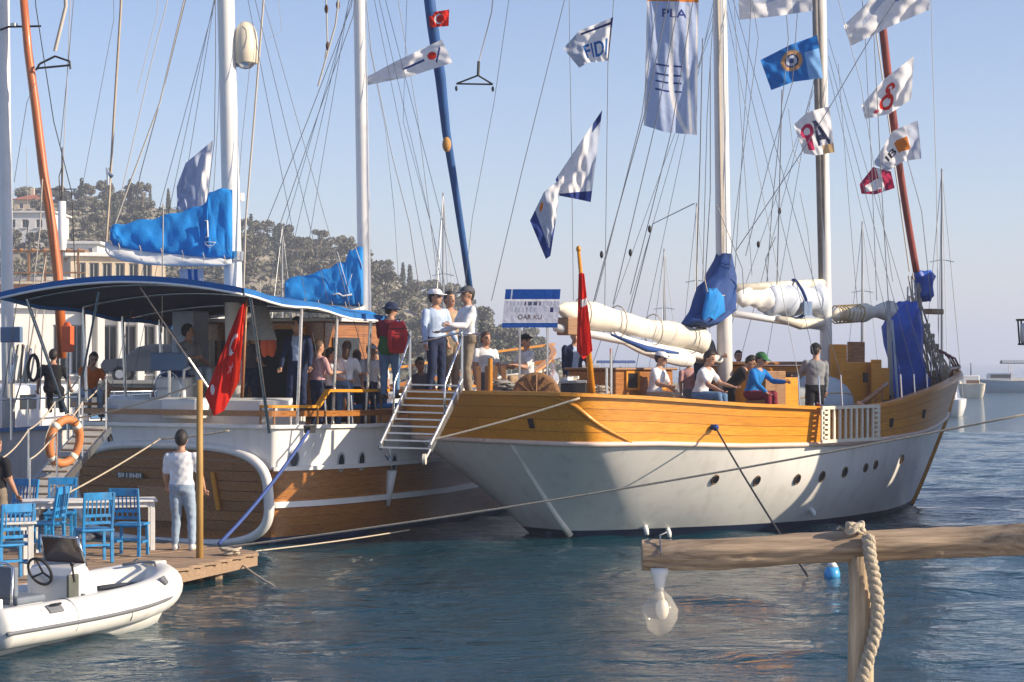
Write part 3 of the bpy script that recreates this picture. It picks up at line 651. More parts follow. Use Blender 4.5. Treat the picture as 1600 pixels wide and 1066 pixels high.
for t in np.linspace(.05, .4, 7):
    p = RB.px(1302, 492, 0).lerp(RB.px(1398, 486, 0), t); q.tube([p+Vector((.02*math.sin(3*a), .17*math.cos(a), .19*math.sin(a))) for a in np.linspace(0, 6.283, 11)], .016, 5)
q.build('sail_lashing', mat('ochre_rope', (.45, .32, .13), .85, .3, 30), rt)
# jib furled on the forestay, maroon
q = MB(); a, b = RB.px(1432, 425, 0), RB.px(1368, -60, 0); q.tube([a.lerp(b, t)+Vector((0, 0, -.5*math.sin(math.pi*t))) for t in np.linspace(0, 1, 16)], [.075]*8+[.085]*8, 10); q.build('furled_jib', mat('maroon_sailcloth', (.23, .045, .035), .75, .3, 5, bump=.6, st=(1, 1, .3)), rt, True)
q = MB(); q.tube([RB.px(1421, 425, 0), RB.px(1362, 0, 0), RB.px(1352, -80, 0)], .016, 5); q.build('forestay', WIREL, rt)
# bowsprit and blue tarpaulin
q = MB(); q.tube([(11.0, 0, 2.72), (12.6, 0, 2.98)], [.1, .06], 10); q.build('bowsprit', VARND, rt, True)
wrap([(1412, 1424, 472), (1398, 1428, 486), (1384, 1432, 510), (1392, 1431, 540), (1398, 1436, 570), (1399, 1444, 598), (1402, 1446, 622)], TARP, 'blue_tarpaulin', .28, 21, w=.1)
wrap([(1432, 1452, 424), (1430, 1458, 430), (1436, 1450, 446), (1434, 1452, 462), (1442, 1448, 470)], TARP, 'tarpaulin_top', .16, 33, w=0)
q = MB(); q.tube([RB.px(1393, 640, .5), RB.px(1388, 470, .4)], .05, 8); q.build('deck_post', mat('grey_post', (.35, .36, .37), .5, .1, 5), rt, True)
q = MB(); q.tube([RB.px(1404, 635, .9), RB.px(1394, 500, .7)], .025, 6); q.build('boat_hook', mat('pale_blue_pole', (.35, .45, .55), .5, .1, 5), rt)
# coils and ropes hung in the bow shrouds
random.seed(11)
for k in range(26):
    xa = random.uniform(1416, 1436); xb = random.uniform(1436, 1482); ya = random.uniform(425, 520); yb = random.uniform(585, 612)-max(0, xb-1460)*.5
    wl = random.uniform(-.3, .7); a, b = RB.px(xa, ya, 0), RB.px(xb, yb, wl*(1-(xb-1436)/60))
    q = MB(); q.tube([a.lerp(b, t)+Vector((.05*math.sin(7*t+k), .06*math.sin(5*t+k*2), -.12*math.sin(math.pi*t))) for t in np.linspace(0, 1, 9)], random.uniform(.014, .026), 5); q.build('shroud_rope', random.choice([ROPE, WIREL, WIREL, mat('grey_rope', (.3, .29, .27), .8, .2, 30)]), rt, True)
for k in range(5):
    p = RB.px(1446+k*7, 520+k*16, .3); q = MB(); q.tube([p+Vector((.05*math.cos(a)+.01*a, .03*math.sin(2*a), .2*math.sin(a))) for a in np.linspace(0, 18, 40)], .014, 5); q.build('rope_coil', ROPE, rt)
q = MB(); q.box(RB.px(1459, 487, 0), (.5, .2, .12)); q.build('block', TEAK, rt, bevel=.02)
# maroon awning frame at the bow
for k in range(3):
    q = MB(); q.tube([RB.px(1462+k*8, 545+k*5, .3), RB.px(1478+k*7, 552+k*4, .2), RB.px(1490+k*4, 572, .1)], .025, 6); q.build('bow_rail_tube', mat('maroon_paint', (.18, .03, .04), .45, .1, 6), rt, True)
for px in (1455, 1470, 1484):
    q = MB(); q.tube([RB.px(px, 548+(px-1455)*.4, .3), RB.px(px, 606-(px-1455)*.5, .3)], .022, 6); q.build('bow_rail_post', STEEL, rt)
# ---- superstructure
def panel(pa, pb, w, z0, d=.06, m=VARN, name='panel', lip=True, parent=None):
    """upright board facing starboard between two pixel points at lateral offset w, standing on height z0"""
    A, B = RB.px(*pa, w), RB.px(*pb, w); x0_, x1_ = sorted((A.x, B.x)); zt = max(A.z, B.z); q = MB(); q.box(((x0_+x1_)/2, -w, (z0+zt)/2), (x1_-x0_, d, zt-z0)); return q.build(name, m, parent or rt, bevel=.015)
# low coachroof aft of the main mast
A = RB.px(962, 583, .95); B = RB.px(1052, 590, .95)
q = MB(); q.box(((A.x+B.x)/2, -.35, 2.68), (B.x-A.x, 1.2, .52)); cr = q.build('coachroof', VARND, rt, bevel=.03)
q = MB(); q.box(((A.x+B.x)/2, -.35, 2.965), (B.x-A.x+.12, 1.32, .05)); q.build('coachroof_top', TEAK, cr, bevel=.02)
for t in (.27, .73):
    q = MB(); q.box((lerp(A.x, B.x, t), -.955, 2.76), ((B.x-A.x)*.2, .03, .26)); wn = q.build('cabin_window', GLASSD, cr)
    q = MB(); x_ = lerp(A.x, B.x, t); w2 = (B.x-A.x)*.1
    for sx in (-1, 1): q.box((x_+sx*w2, -.965, 2.76), (.04, .05, .34))
    for sz in (-1, 1): q.box((x_, -.965, 2.76+sz*.15), (w2*2-.04, .05, .04))
    q.build('window_frame', VARN, wn)
# deckhouse forward
for (x0_, x1_, w, zt, nm) in ((5.0, 6.6, .8, 3.02, 'deckhouse'),):
    q = MB(); q.box(((x0_+x1_)/2, .35, (1.6+zt)/2), (x1_-x0_, w*2, zt-1.6)); dh = q.build(nm, VARN, rt, bevel=.03)
    q = MB(); q.box(((x0_+x1_)/2, .35, zt+.045), (x1_-x0_+.25, w*2+.25, .07)); q.build('deckhouse_roof', VARND, dh, bevel=.02)
    for t in (.25, .72):
        q = MB(); q.box((lerp(x0_, x1_, t), .35-w-.01, zt-.3), (.42, .05, .26)); wn = q.build('deckhouse_window', GLASSD, dh); q = MB(); q.box((lerp(x0_, x1_, t), .35-w-.012, zt-.145), (.5, .07, .04)); q.box((lerp(x0_, x1_, t), .35-w-.012, zt-.455), (.5, .07, .04)); q.build('window_frame', VARND, wn)
panel((1298, 538), (1322, 560), .2, 1.7, m=VARN, name='hatch_board'); panel((1325, 534), (1350, 558), .1, 1.7, m=VARND, name='hatch_board')
panel((1315, 566), (1362, 630), .9, 1.7, m=VARN, name='bulkhead_panel'); panel((1362, 562), (1376, 640), 1.1, 1.7, m=VARN, name='bulkhead_panel'); q = MB(); q.box(RB.px(1352, 590, 1.17), (.07, .07, .2)); q.build('bulkhead_slot', DARK, rt)
panel((1376, 575), (1388, 600), 1.0, 2.3, m=VARN, name='bulkhead_panel')
q = MB(); q.tube([RB.px(1378, 612, .95), RB.px(1390, 620, .9), RB.px(1382, 632, 1.0), RB.px(1374, 622, 1.0), RB.px(1380, 610, .95)], .05, 7); q.build('black_hose', DARK, rt, True)
q = MB(); a, b = RB.px(1300, 645, 1.9), RB.px(1385, 600, 1.7); q.tube([a.lerp(b, t)+Vector((0, 0, -.12*math.sin(math.pi*t))) for t in np.linspace(0, 1, 10)], .05, 8); q.build('curved_gunwale_board', VARND, rt, True)
for t in np.linspace(.08, .92, 8):
    p = a.lerp(b, t); q = MB(); q.tube([p+Vector((0, 0, -.1)), Vector((p.x, p.y, 2.0))], .018, 5); q.build('stanchion', TEAK, rt)
panel((1180, 580), (1212, 632), 1.35, 1.66, .5, m=TEAK, name='locker'); panel((1212, 590), (1235, 632), 1.2, 1.66, .4, m=VARN, name='locker')
# hinged aluminium gangway hung at the stern
GA, GB = RB.loc(P(641, 600, 33.0)), RB.loc(P(722, 602, 32.6)); GC, GD = RB.loc(P(594, 700, 31.7)), RB.loc(P(672, 702, 31.3))
gw = MB()
for a, b in ((GA, GC), (GB, GD)): gw.beam(a, b, .05, .1)
for a, b in ((GA, GC), (GB, GD)):
    o_ = Vector((0, 0, .1)); gw.tube([a+o_, b+o_*.7], .022, 6)
gwo = gw.build('gangway_frame', ALU, rt)
for t in np.linspace(0.01, .99, 10):
    q = MB(); q.beam(GA.lerp(GC, t), GB.lerp(GD, t), .09, .025); q.build('rung', ALU, gwo)
for a, b in ((GA, GC), (GB, GD)):
    o_ = Vector((0, 0, .95))
    q = MB(); q.tube([a+Vector((0, 0, .85)), a.lerp(b, .1)+o_*.8, a.lerp(b, .55)+o_*.62, a.lerp(b, .56)], .02, 6); q.build('handrail', STEEL, gwo, True)
    q = MB(); q.tube([a, a+Vector((0, 0, .9))], .022, 6); q.build('handrail_post', STEEL, gwo)
q = MB(); q.lathe([(.02, -.025), (.09, -.025), (.09, .025), (.02, .025)], 14, GD+Vector((-.12, 0, -.16)), M=Matrix.Rotation(R_(90), 3, 'X') @ Matrix.Rotation(R_(40), 3, 'Y')); q.build('gangway_wheel', CREAM, gwo)
q = MB(); q.beam(GD, GD+Vector((-.12, 0, -.17)), .04, .03); q.build('wheel_bracket', ALU, gwo); q = MB(); q.tube([GC+Vector((.2, 0, 0)), GC+Vector((.22, 0, -.12)), GC+Vector((.17, 0, -.2)), GC+Vector((.12, 0, -.12))], .02, 6); q.build('hook', STEEL, gwo)
q = MB(); q.tube([RB.loc(P(655, 535, 33.2)), GB.lerp(GD, .0)+Vector((0, 0, .9))], .02, 6); q.tube([RB.loc(P(750, 522, 32.9)), GB+Vector((0, 0, .88))], .02, 6); q.build('stern_rail', STEEL, rt, True)
# slatted side ladder hung outside the bulwark
L0, n0 = hull_point(r_bul, RB, 1278, 665); L1, n1 = hull_point(r_bul, RB, 1356, 660); dv = (L1-L0).normalized(); nn = (n0+n1).normalized()
L0 = L0+nn*.2; L1 = L1+nn*.2; zu, zd = .33, -.28
lad = MB()
for zo in (zu, zd): lad.beam(L0+Vector((0, 0, zo)), L1+Vector((0, 0, zo)), .05, .06)
lado = lad.build('ladder_rail', CREAM, rt)
for t in np.linspace(.02, .98, 11):
    p = L0.lerp(L1, t); q = MB(); q.beam(p+Vector((0, 0, zd+.03)), p+Vector((0, 0, zu-.03)), .1 if t in (.02, .98) else .06, .03, up=nn); q.build('slat', CREAM, lado)
for t0 in (.02, .9):
    for zz in np.linspace(-.2, .25, 6):
        p = L0.lerp(L1, t0); q = MB(); q.beam(p+nn*.03+Vector((0, 0, zz)), p+dv*.16+nn*.03+Vector((0, 0, zz)), .03, .05); q.build('step', CREAM, lado)
for t in (.15, .85):
    p = L0.lerp(L1, t); q = MB(); q.beam(p+Vector((0, 0, .28)), p-nn*.3+Vector((0, 0, .38)), .03, .03); q.build('bracket', STEEL, lado)
# bilge outlets near the waterline
for px, py in ((1008, 822), (1043, 826), (1272, 797)):
    p, nr = hull_point(r_hull, RB, px, py); q = MB(); q.tube([p-nr*.02, p+nr*.09, p+nr*.12+Vector((0, 0, -.05))], [.05, .045, .035], 8); q.build('bilge_outlet', WHITE, rt, True)
p, nr = hull_point(r_bul, RB, 1108, 668); q = MB(); q.tube([p, p+nr*.08], .05, 8); q.ell(p+nr*.1, (.06, .06, .06)); q.build('fairlead', NAVYC, rt, True); FAIR = RB.world(p+nr*.1)
# notice board aft
Sa, Sb, Sc, Sd = [RB.loc(P(x, y, 33.6)) for x, y in ((790, 452), (876, 452), (784, 512), (871, 512))]
for p in (Sc.lerp(Sd, .32)+RB.loc(P(830, 480, 33.71))-RB.loc(P(830, 480, 33.6)), Sc.lerp(Sd, .82)+RB.loc(P(830, 480, 33.71))-RB.loc(P(830, 480, 33.6))):
    q = MB(); q.tube([Vector((p.x, p.y, 2.35)), p+Vector((0, 0, .3))], .022, 6); q.build('board_post', STEEL, rt)
# brown round seat, black box
q = MB(); ctr = RB.loc(P(838, 618, 32.6)); Mz = Matrix.Rotation(-RB.a, 3, 'Z') @ Matrix.Rotation(R_(90), 3, 'X')
q.lathe([(.02, -.16), (.3, -.16), (.4, -.1), (.42, 0), (.4, .06), (.34, .08), (.05, .04)], 26, (ctr.x, ctr.y, 2.5), M=Mz); rs = q.build('round_seat_back', mat('brown_wicker', (.26, .13, .05), .8, .3, 18, bump=.8), rt, True)
for k in range(7):
    a = R_(15+25*k); q = MB(); q.beam(Vector((ctr.x, ctr.y, 2.5))+Mz @ Vector((.06*math.cos(a), .06*math.sin(a), .09)), Vector((ctr.x, ctr.y, 2.5))+Mz @ Vector((.38*math.cos(a), .38*math.sin(a), .085)), .02, .02); q.build('spoke', TEAK, rs)
q = MB(); p = RB.loc(P(896, 600, 32.2)); q.box((p.x, p.y, 2.58), (.42, .36, .3), rz=-RB.a); bx = q.build('locker_box', DARK, rt, bevel=.02)
q = MB(); q.box((p.x, p.y, 2.76), (.44, .38, .05), rz=-RB.a); q.build('locker_lid', GREYC, bx, bevel=.01)
for k in range(4):
    q = MB(); q.box((p.x-.12+.08*k, p.y+.03*k, 2.81+.02*(k % 2)), (.13, .09, .05), rz=k*.7); q.build('small_packet', [WHITE, SAIL, ROPE, WHITE][k], bx)
for px, ytop in ((766, 560), (955, 545), (948, 575)):
    q = MB(); p = RB.loc(P(px, 612, 32.8 if px < 900 else 32)); zt = CAMZ+(HOR-ytop)/F*32.6; q.tube([(p.x, p.y, 2.38), (p.x, p.y, zt)], .04 if px == 766 else .025, 8); q.build('stern_post' if px == 766 else 'stanchion', VARN if px == 766 else STEEL, rt)
# stern bench with slatted back
for k in range(4):
    q = MB(); p = RB.loc(P(748+k*13, 600, 34)); q.box((p.x, p.y, 2.72), (.08, .05, .6), rz=-RB.a); q.build('bench_slat', TEAK, rt)
# tender on deck under a pale cover
T0 = RB.px(1275, 595, .6); q = MB(); rows = []
for t in np.linspace(-1, 1, 15):
    hw = .62*(1-abs(t)**2.6*.75); rows.append([(T0.x+1.0*t, T0.y+hw*math.cos(a), 2.1+.75*max(-.2, math.sin(a))*(1-.35*abs(t)**2)) for a in np.linspace(-.5, math.pi+.5, 13)])
q.grid(rows); q.build('covered_tender', mat('pale_grey_cover', (.44, .52, .58), .6, .08, 3, bump=.4), rt, True)
q = MB(); q.tube([r[3] for r in rows], .02, 5); q.tube([r[9] for r in rows], .02, 5); q.build('tender_lashing', ROPE, rt)

# heaps of rope and folded net on the stern deck
random.seed(21)
for px, py, sc_ in ((782, 612, 1.), (798, 610, .8), (940, 616, .7)):
    o_ = RB.loc(P(px, py, 33.0)); q = MB(); q.tube([Vector((o_.x, o_.y, 2.46))+Vector((math.cos(k*.83)*(.17+.06*math.sin(k*.37)), math.sin(k*.83)*(.15+.05*math.cos(k*.51)), .03+.0032*k+.03*math.sin(k*1.9)))*sc_ for k in range(90)], .02*sc_, 6); q.build('rope_heap', MATS['grey_rope'] if px < 900 else ROPE, rt, True)
# ------------------------------------------------------------------ left boat
LB = Boat(-5.9, 33.6, R_(62))
lt = thing('gulet', 'white sailing boat with broad brown wooden stern and blue awning moored at the left', 'sailing boat', LB.o, LB.a)
L_K = plan([(.3, 0), (.3, .8), (.4, 1.2), (.7, 1.4), (2, 1.7), (5, 1.8), (9, 1.4), (12, .6), (13.2, 0)])
L_W = plan([(0, 0), (0, 1.3), (.06, 1.82), (.35, 2.08), (2, 2.38), (5, 2.45), (9, 1.95), (12, .9), (13.5, 0)])
L_S = plan([(-.22, 0), (-.22, 1.45), (-.16, 2.0), (.12, 2.28), (2, 2.6), (5, 2.68), (9, 2.25), (12.5, 1.15), (14.6, 0)])
LZS = [(-.3, 2.0), (2, 1.96), (5, 1.95), (9, 2.15), (14.6, 2.9)]
def l_hull(l):
    out = []
    for a, b in zip(L_W, L_S): q = lerp(a, b, l); out.append((q[0], q[1]+.06*math.sin(math.pi*l)*min(1, max(0, q[0])), interp(b[0], LZS)*l))
    return out
NL = len(L_W)
for s in (1, -1):
    mb = MB(); mb.grid([side([(p[0], p[1], -.5) for p in L_K], s), side(l_hull(0), s), side(l_hull(.05), s)], flip=s < 0); mb.build('boot_stripe', BOOT, lt, True)
    mb = MB(); mb.grid([side(l_hull(l), s) for l in np.linspace(.05, .64, 8)], flip=s < 0); mb.build('hull_lining', VARND, lt, True)
    mb = MB(); mb.grid([side([(p[0]-.0, p[1], p[2]) for p in l_hull(l)], s) for l in np.linspace(.62, 1, 6)], flip=s < 0); mb.build('topside', HULLW, lt, True)
    i0 = 20
    for k in range(7):      # planks below the white topside
        l0, l1 = .05+k*.083, .05+(k+1)*.083
        cut = 36+(k*7) % 15
        for a_, b_ in ((i0, cut), (cut, NL-1)):
            mb = MB(); strip_solid(mb, side(l_hull(l0+.003), s)[a_:b_+1], side(l_hull(l1-.003), s)[a_:b_+1], .012, s); mb.build('plank', wood('brown_hull_planks', (.42, .17, .03), (.22, .08, .014), .35, .4), lt, True)
    mb = MB(); sweep_box(mb, [q+Vector((0, -s*.04, 0)) for q in side(l_hull(.33), s)[i0:]], .09, .1); mb.build('white_strake', WHITE, lt)
    mb = MB(); sweep_box(mb, [q+Vector((0, -s*.04, 0)) for q in side(l_hull(.64), s)[i0:]], .12, .07); mb.build('rub_rail', WHITE, lt)
    mb = MB(); sweep_box(mb, [q+Vector((0, 0, .0)) for q in side(l_hull(1), s)], .14, .06); mb.build('covering_board', HULLW, lt)
    # open wooden rail on turned posts
    top = [q+Vector((0, s*.06, .62 if q.x > 1.0 else .34)) for q in side(l_hull(1), s)]
    mb = MB(); sweep_box(mb, top[16:], .13, .05); hr = mb.build('handrail', VARN, lt)
    base = side(l_hull(1), s); mb = MB(); sweep_box(mb, [q+Vector((0, s*.06, .22)) for q in base], .05, .1); mb.build('lower_rail', VARND, lt)
    for i in range(16, 56, 3):
        mb = MB(); mb.tube([base[i]+Vector((0, s*.06, .02)), top[i]], .022, 6); mb.build('rail_post', STEEL if i % 2 else TEAK, hr)
for px, py, r in ((463, 716, .11), (527, 720, .09), (571, 720, .09), (610, 722, .09)):
    p, nr = hull_point(l_hull, LB, px, py); disc_on(lt, p, nr, r, GLASSD, mat('grey_rim', (.4, .41, .42), .4, .1, 5), rv=.16)
# broad transom: white frame round a panel of horizontal boards
def tr_x(z): return lerp(0, -.22, min(1, max(0, z/2.)))-.03
PZC, PHH, PWW = .80, .78, 2.02     # panel centre height, half height, half width
def half_w(z):
    t = abs(z-PZC)/PHH; return PWW*max(0, 1-t**3.4)**(1/3.4)*(1 if z > PZC else .98)
nb_ = 9
for k in range(nb_):
    za, zb_ = PZC-PHH+2*PHH*k/nb_+.008, PZC-PHH+2*PHH*(k+1)/nb_-.008; zm = np.linspace(za, zb_, 4); off = .02+.008*((k*5) % 3)
    q = MB(); F_ = [(tr_x(z_)-off, half_w(z_), z_) for z_ in zm]+[(tr_x(z_)-off, -half_w(z_), z_) for z_ in zm[::-1]]; B_ = [(x+.06, y, z_) for x, y, z_ in F_]; n_ = len(F_)
    q.add(F_+B_, [tuple(range(n_-1, -1, -1)), tuple(range(n_, 2*n_))]+[(i, (i+1) % n_, n_+(i+1) % n_, n_+i) for i in range(n_)]); q.build('transom_board', VARND, lt)
q = MB(); rows = []
for a in np.linspace(0, 2*math.pi, 73)[:-1]:
    ca, sa = math.cos(a), math.sin(a); e = 2/3.4; y = PWW*abs(ca)**e*(1 if ca > 0 else -1); z_ = PZC+PHH*abs(sa)**e*(1 if sa > 0 else -1); g = Vector((0, ca, sa)); p = Vector((tr_x(z_)-.02, y, z_))
    rows.append([p+Vector((.04, 0, 0)), p+Vector((-.06, 0, 0))+g*.005, p+Vector((-.07, 0, 0))+g*.07, p+Vector((-.05, 0, 0))+g*.14, p+Vector((.04, 0, 0))+g*.15])
rows.append(rows[0]); q.grid(rows); q.build('transom_frame', HULLW, lt, True)
q = MB(); p = LB.loc(P(186, 744, 33.5)); q.box((tr_x(1.2)-.075, p.y, p.z), (.02, .56, .1)); npl = q.build('name_plate', mat('dark_plate', (.03, .06, .07), .4, .2, 5), lt)
q = MB(); p2 = LB.loc(P(240, 800, 33.4)); q.box((tr_x(.7)-.08, p2.y, .62), (.09, .9, .62)); q.build('transom_door', VARND, lt, bevel=.02)
q = MB(); q.beam((tr_x(1)-.08, LB.loc(P(335, 745, 33)).y, 1.2), (tr_x(.5)-.1, LB.loc(P(345, 800, 33)).y, .55), .06, .05); q.build('rudder_strap', VARN, lt)
# letters: strokes copied from the plate as far as they can be read
GL = {'L': ['1..', '1..', '1..', '1..', '111'], 'I': ['1', '1', '1', '1', '1'], 'D': ['11.', '1.1', '1.1', '1.1', '11.'], 'A': ['.1.', '1.1', '111', '1.1', '1.1'], 'W': ['1...1', '1...1', '1.1.1', '11.11', '1...1'],
      'N': ['1..1', '11.1', '1.11', '1..1', '1..1'], 'V': ['1.1', '1.1', '1.1', '1.1', '.1.'], 'U': ['1.1', '1.1', '1.1', '1.1', '111'], 'J': ['..1', '..1', '..1', '1.1', '.1.'], 'O': ['111', '1.1', '1.1', '1.1', '111'],
      'B': ['11.', '1.1', '11.', '1.1', '11.'], 'F': ['111', '1..', '11.', '1..', '1..'], 'R': ['11.', '1.1', '11.', '1.1', '1.1'], '9': ['111', '1.1', '111', '..1', '111'], 'S': ['111', '1..', '111', '..1', '111'], 'P': ['111', '1.1', '111', '1..', '1..'], ' ': ['.', '.', '.', '.', '.'], 'M': ['1...1', '11.11', '1.1.1', '1...1', '1...1']}
def glyph_cells(txt):
    out = []; x = 0
    for ch in txt:
        g = GL[ch]
        for r, row in enumerate(g):
            for k, v in enumerate(row):
                if v == '1': out.append((x+k, r))
        x += len(g[0])+1
    return out, x-1
wd = glyph_cells('SV I DWN')[1]; cw = .5/wd; x0_ = 0
for chh in 'SV I DWN':
    cells, w1 = glyph_cells(chh); q = MB()
    for x_, r in cells: q.box((tr_x(1.2)-.09, p.y+.25-(x0_+x_+.5)*cw, p.z+.03-r*.0155), (.012, cw*1.04, .0165))
    if cells: q.build('letter', WHITE, npl)
    x0_ += w1+1
# deck and deck furniture
deck(L_S, -.15, 13.8, lambda x: 1.86+max(0, x-8)*.1, .1, lt, TEAK, 'main_deck')
deck(L_S, 2.6, 7.0, lambda x: 2.16, .75, lt, TEAK, 'raised_deck')
# awning: crowned canopy with fascia
def awn_z(x, y): return 4.5-.085*(x+1.6)-.04*abs(y)**1.9+.03*math.sin(3*x)
q = MB(); xs = np.linspace(-1.6, 3.3, 15); ys = np.linspace(-2.62, 2.62, 19)
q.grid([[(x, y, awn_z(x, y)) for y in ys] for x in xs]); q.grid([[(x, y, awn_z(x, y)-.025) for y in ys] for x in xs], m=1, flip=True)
aw = q.build('awning', [AWNB, mat('navy_awning_underside', (.012, .02, .06), .85, .1, 4)], lt, True)  # underside faces use a darker navy than the top
def fascia(pts):
    q = MB(); q.grid([pts, [p+Vector((0, 0, -.1)) for p in pts]]); q.grid([[p+Vector((.01, .01, 0)) for p in pts], [p+Vector((.01, .01, -.1)) for p in pts]], flip=True); q.build('awning_valance', AWNB, aw)
fascia([Vector((-1.62, y, awn_z(-1.6, y)+.01)) for y in ys]); fascia([Vector((x, -2.64, awn_z(x, -2.62)+.01)) for x in xs]); fascia([Vector((x, 2.64, awn_z(x, 2.62)+.01)) for x in xs])
for pts in ([Vector((-1.63, y, awn_z(-1.6, y)-.1)) for y in ys], [Vector((x, -2.65, awn_z(x, -2.62)-.1)) for x in xs]):
    q = MB(); q.tube(pts, .022, 6); q.build('awning_piping', WHITE, aw, True)
for x in (-1.1, .3, 1.7, 3.0):
    q = MB(); q.tube([Vector((x, y, awn_z(x, y)-.06)) for y in ys[1:-1]], .022, 6); q.build('awning_hoop', STEEL, aw, True)
for x in (-1.1, .4, 1.5, 2.6):
    for s in (1, -1):
        q = MB(); q.tube([(max(x, -.2), -s*2.15 if x < 0 else -s*2.3, 1.9), (x, -s*2.4, awn_z(x, 2.4)-.05)], .03, 8); q.build('awning_post', STEEL, lt)
for a_, b_ in (((-.25, 2.0, 2.3), (-1.3, .6, 4.3)), ((-.25, -1.2, 2.3), (-1.3, -.3, 4.35))): q = MB(); q.tube([a_, b_], .02, 6); q.build('awning_brace', STEEL, lt)
# wheelhouse under the awning: black panel as doorway shade between white and wooden sides
q = MB(); q.box((3.9, .3, 2.9), (2.0, 3.0, 1.9)); wh = q.build('wheelhouse', VARND, lt, bevel=.03)
q = MB(); q.box((3.9, .3, 3.88), (2.3, 3.3, .07)); q.build('wheelhouse_roof', WHITE, wh, bevel=.02)
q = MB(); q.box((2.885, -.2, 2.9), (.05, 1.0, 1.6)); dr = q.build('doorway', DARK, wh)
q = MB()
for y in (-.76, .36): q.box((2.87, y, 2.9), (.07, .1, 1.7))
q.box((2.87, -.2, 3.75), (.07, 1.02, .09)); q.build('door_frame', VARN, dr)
for y in (.95, 1.45): q = MB(); q.box((2.885, y, 3.25), (.05, .36, .5)); q.build('wheelhouse_window', GLASSD, wh)
q = MB(); q.box((3.6, -1.21, 3.3), (.9, .05, .5)); q.build('wheelhouse_window', GLASSD, wh)
q = MB(); p = LB.px(327, 540, .6); q.box((2.2, 1.35, 3.1), (.5, .5, 1.9)); q.build('white_locker_tower', mat('pale_blue_paint', (.46, .54, .66), .45, .08, 3), lt, bevel=.03)
# curved stern seating, helm console, cushions, tables
q = MB(); rows = []
for t in np.linspace(-1, 1, 19):
    y = 2.0*t; x = .25+.35*(abs(t)**4); rows.append([(x, y, 1.9), (x-.02, y, 2.42), (x+.1, y, 2.47), (x+.14, y, 2.2), (x+.5, y, 2.2), (x+.5, y, 1.9)])
q.grid(rows, flip=True); q.add(rows[0], [tuple(range(6))]); q.add(rows[-1], [tuple(range(5, -1, -1))]); q.build('stern_bench', mat('white_gelcoat', (.70, .70, .68), .3, .05, 2, bump=.02, coat=.3), lt)
for k in range(6):
    q = MB(); q.box((.58, -1.55+k*.62, 2.25), (.42, .58, .1)); q.build('seat_cushion', mat('pale_cushion', (.5, .55, .6), .8, .1, 5, bump=.4), lt, bevel=.03)
q = MB(); q.box((1.1, .75, 2.35), (.55, .7, .95)); cs_ = q.build('helm_console', WHITE, lt, bevel=.05)
q = MB(); q.box((1.0, .75, 2.95), (.3, .5, .26)); q.build('instrument_pod', NAVYC, cs_, bevel=.03)
q = MB(); q.tube([Vector((.75, .75+.3*math.cos(a), 2.62+.3*math.sin(a))) for a in np.linspace(0, 6.283, 25)], .02, 6)
for a in (0, 2.1, 4.2): q.tube([(.76, .75, 2.62), (.75, .75+.3*math.cos(a), 2.62+.3*math.sin(a))], .012, 5)
q.build('steering_wheel', STEEL, cs_, True)
q = MB(); p = LB.px(247, 523, -.6); q.box((.55, .55, 3.1), (.12, .78, .32)); q.build('hanging_locker', mat('slate_blue', (.12, .2, .33), .5, .1, 4), lt, bevel=.02)
q = MB(); q.tube([(.55, .55, 2.2), (.55, .55, 2.95)], .03, 8); q.build('locker_post', STEEL, lt)
q = MB(); p = LB.px(262, 545, -.1); q.tube([(.5, .2, 2.3), (.5, .2, 2.75)], [.05, .035], 8); q.tube([(.5, .2, 2.75), (.42, .12, 2.95), (.5, .05, 3.0)], .025, 6); q.build('davit_winch', WHITE, lt, True)
q = MB(); p = LB.px(243, 585, .55); q.box((.05, -.2, 2.28), (.4, .8, .36)); q.build('life_raft_case', WHITE, lt, bevel=.06)
q = MB(); q.tube([(.3, -.75, 1.95), (.28, -.75, 3.0)], .035, 8); q.tube([(.3, -.85, 1.95), (.28, -.85, 2.9)], .03, 8); q.build('stern_post_pair', WHITE, lt)
q = MB(); q.box(LB.px(1, 1, 0)*0+Vector((2.2, -1.2, 2.0)), (.9, .7, .06)); q.tube([(2.2, -1.2, 1.86), (2.2, -1.2, 2.0)], .06, 8); q.build('deck_table', VARN, lt)
p = LB.px(420, 538, 1.0); q = MB(); q.ell(p+Vector((0, -.07, 0)), (.06, .09, .24)); q.ell(p+Vector((0, .09, 0)), (.06, .09, .24)); q.ell(p+Vector((.02, 0, -.05)), (.05, .16, .16)); q.tube([p+Vector((0, 0, .2)), p+Vector((0, 0, .62))], .01, 4); q.build('life_jacket', MATS.get('orange_plastic') or mat('orange_plastic', (.75, .12, .03), .5, .1, 5), lt, True)
# side benches with orange-brown fronts
for x_ in (3.4, 4.4, 5.3):
    q = MB(); q.box((x_, -1.9, 2.05), (.8, .4, .36)); q.build('side_bench', VARN, lt, bevel=.02)
    q = MB(); q.box((x_, -1.9, 2.27), (.78, .42, .08)); q.build('bench_cushion', BLUEC, lt, bevel=.02)
# folded grey umbrella cloth and hung jackets near the doorway
q = MB(); p = LB.px(407, 505, 1.2); q.lathe([(.05, .35), (.12, .3), (.24, -.1), (.3, -.3), (.1, -.3)], 10, p); q.build('hanging_net_bag', mat('grey_net', (.3, .31, .29), .9, .2, 25, bump=.8), lt)
q = MB(); q.tube([p+Vector((0, 0, .35)), p+Vector((0, 0, .75))], .01, 4); q.build('bag_cord', ROPE, lt)
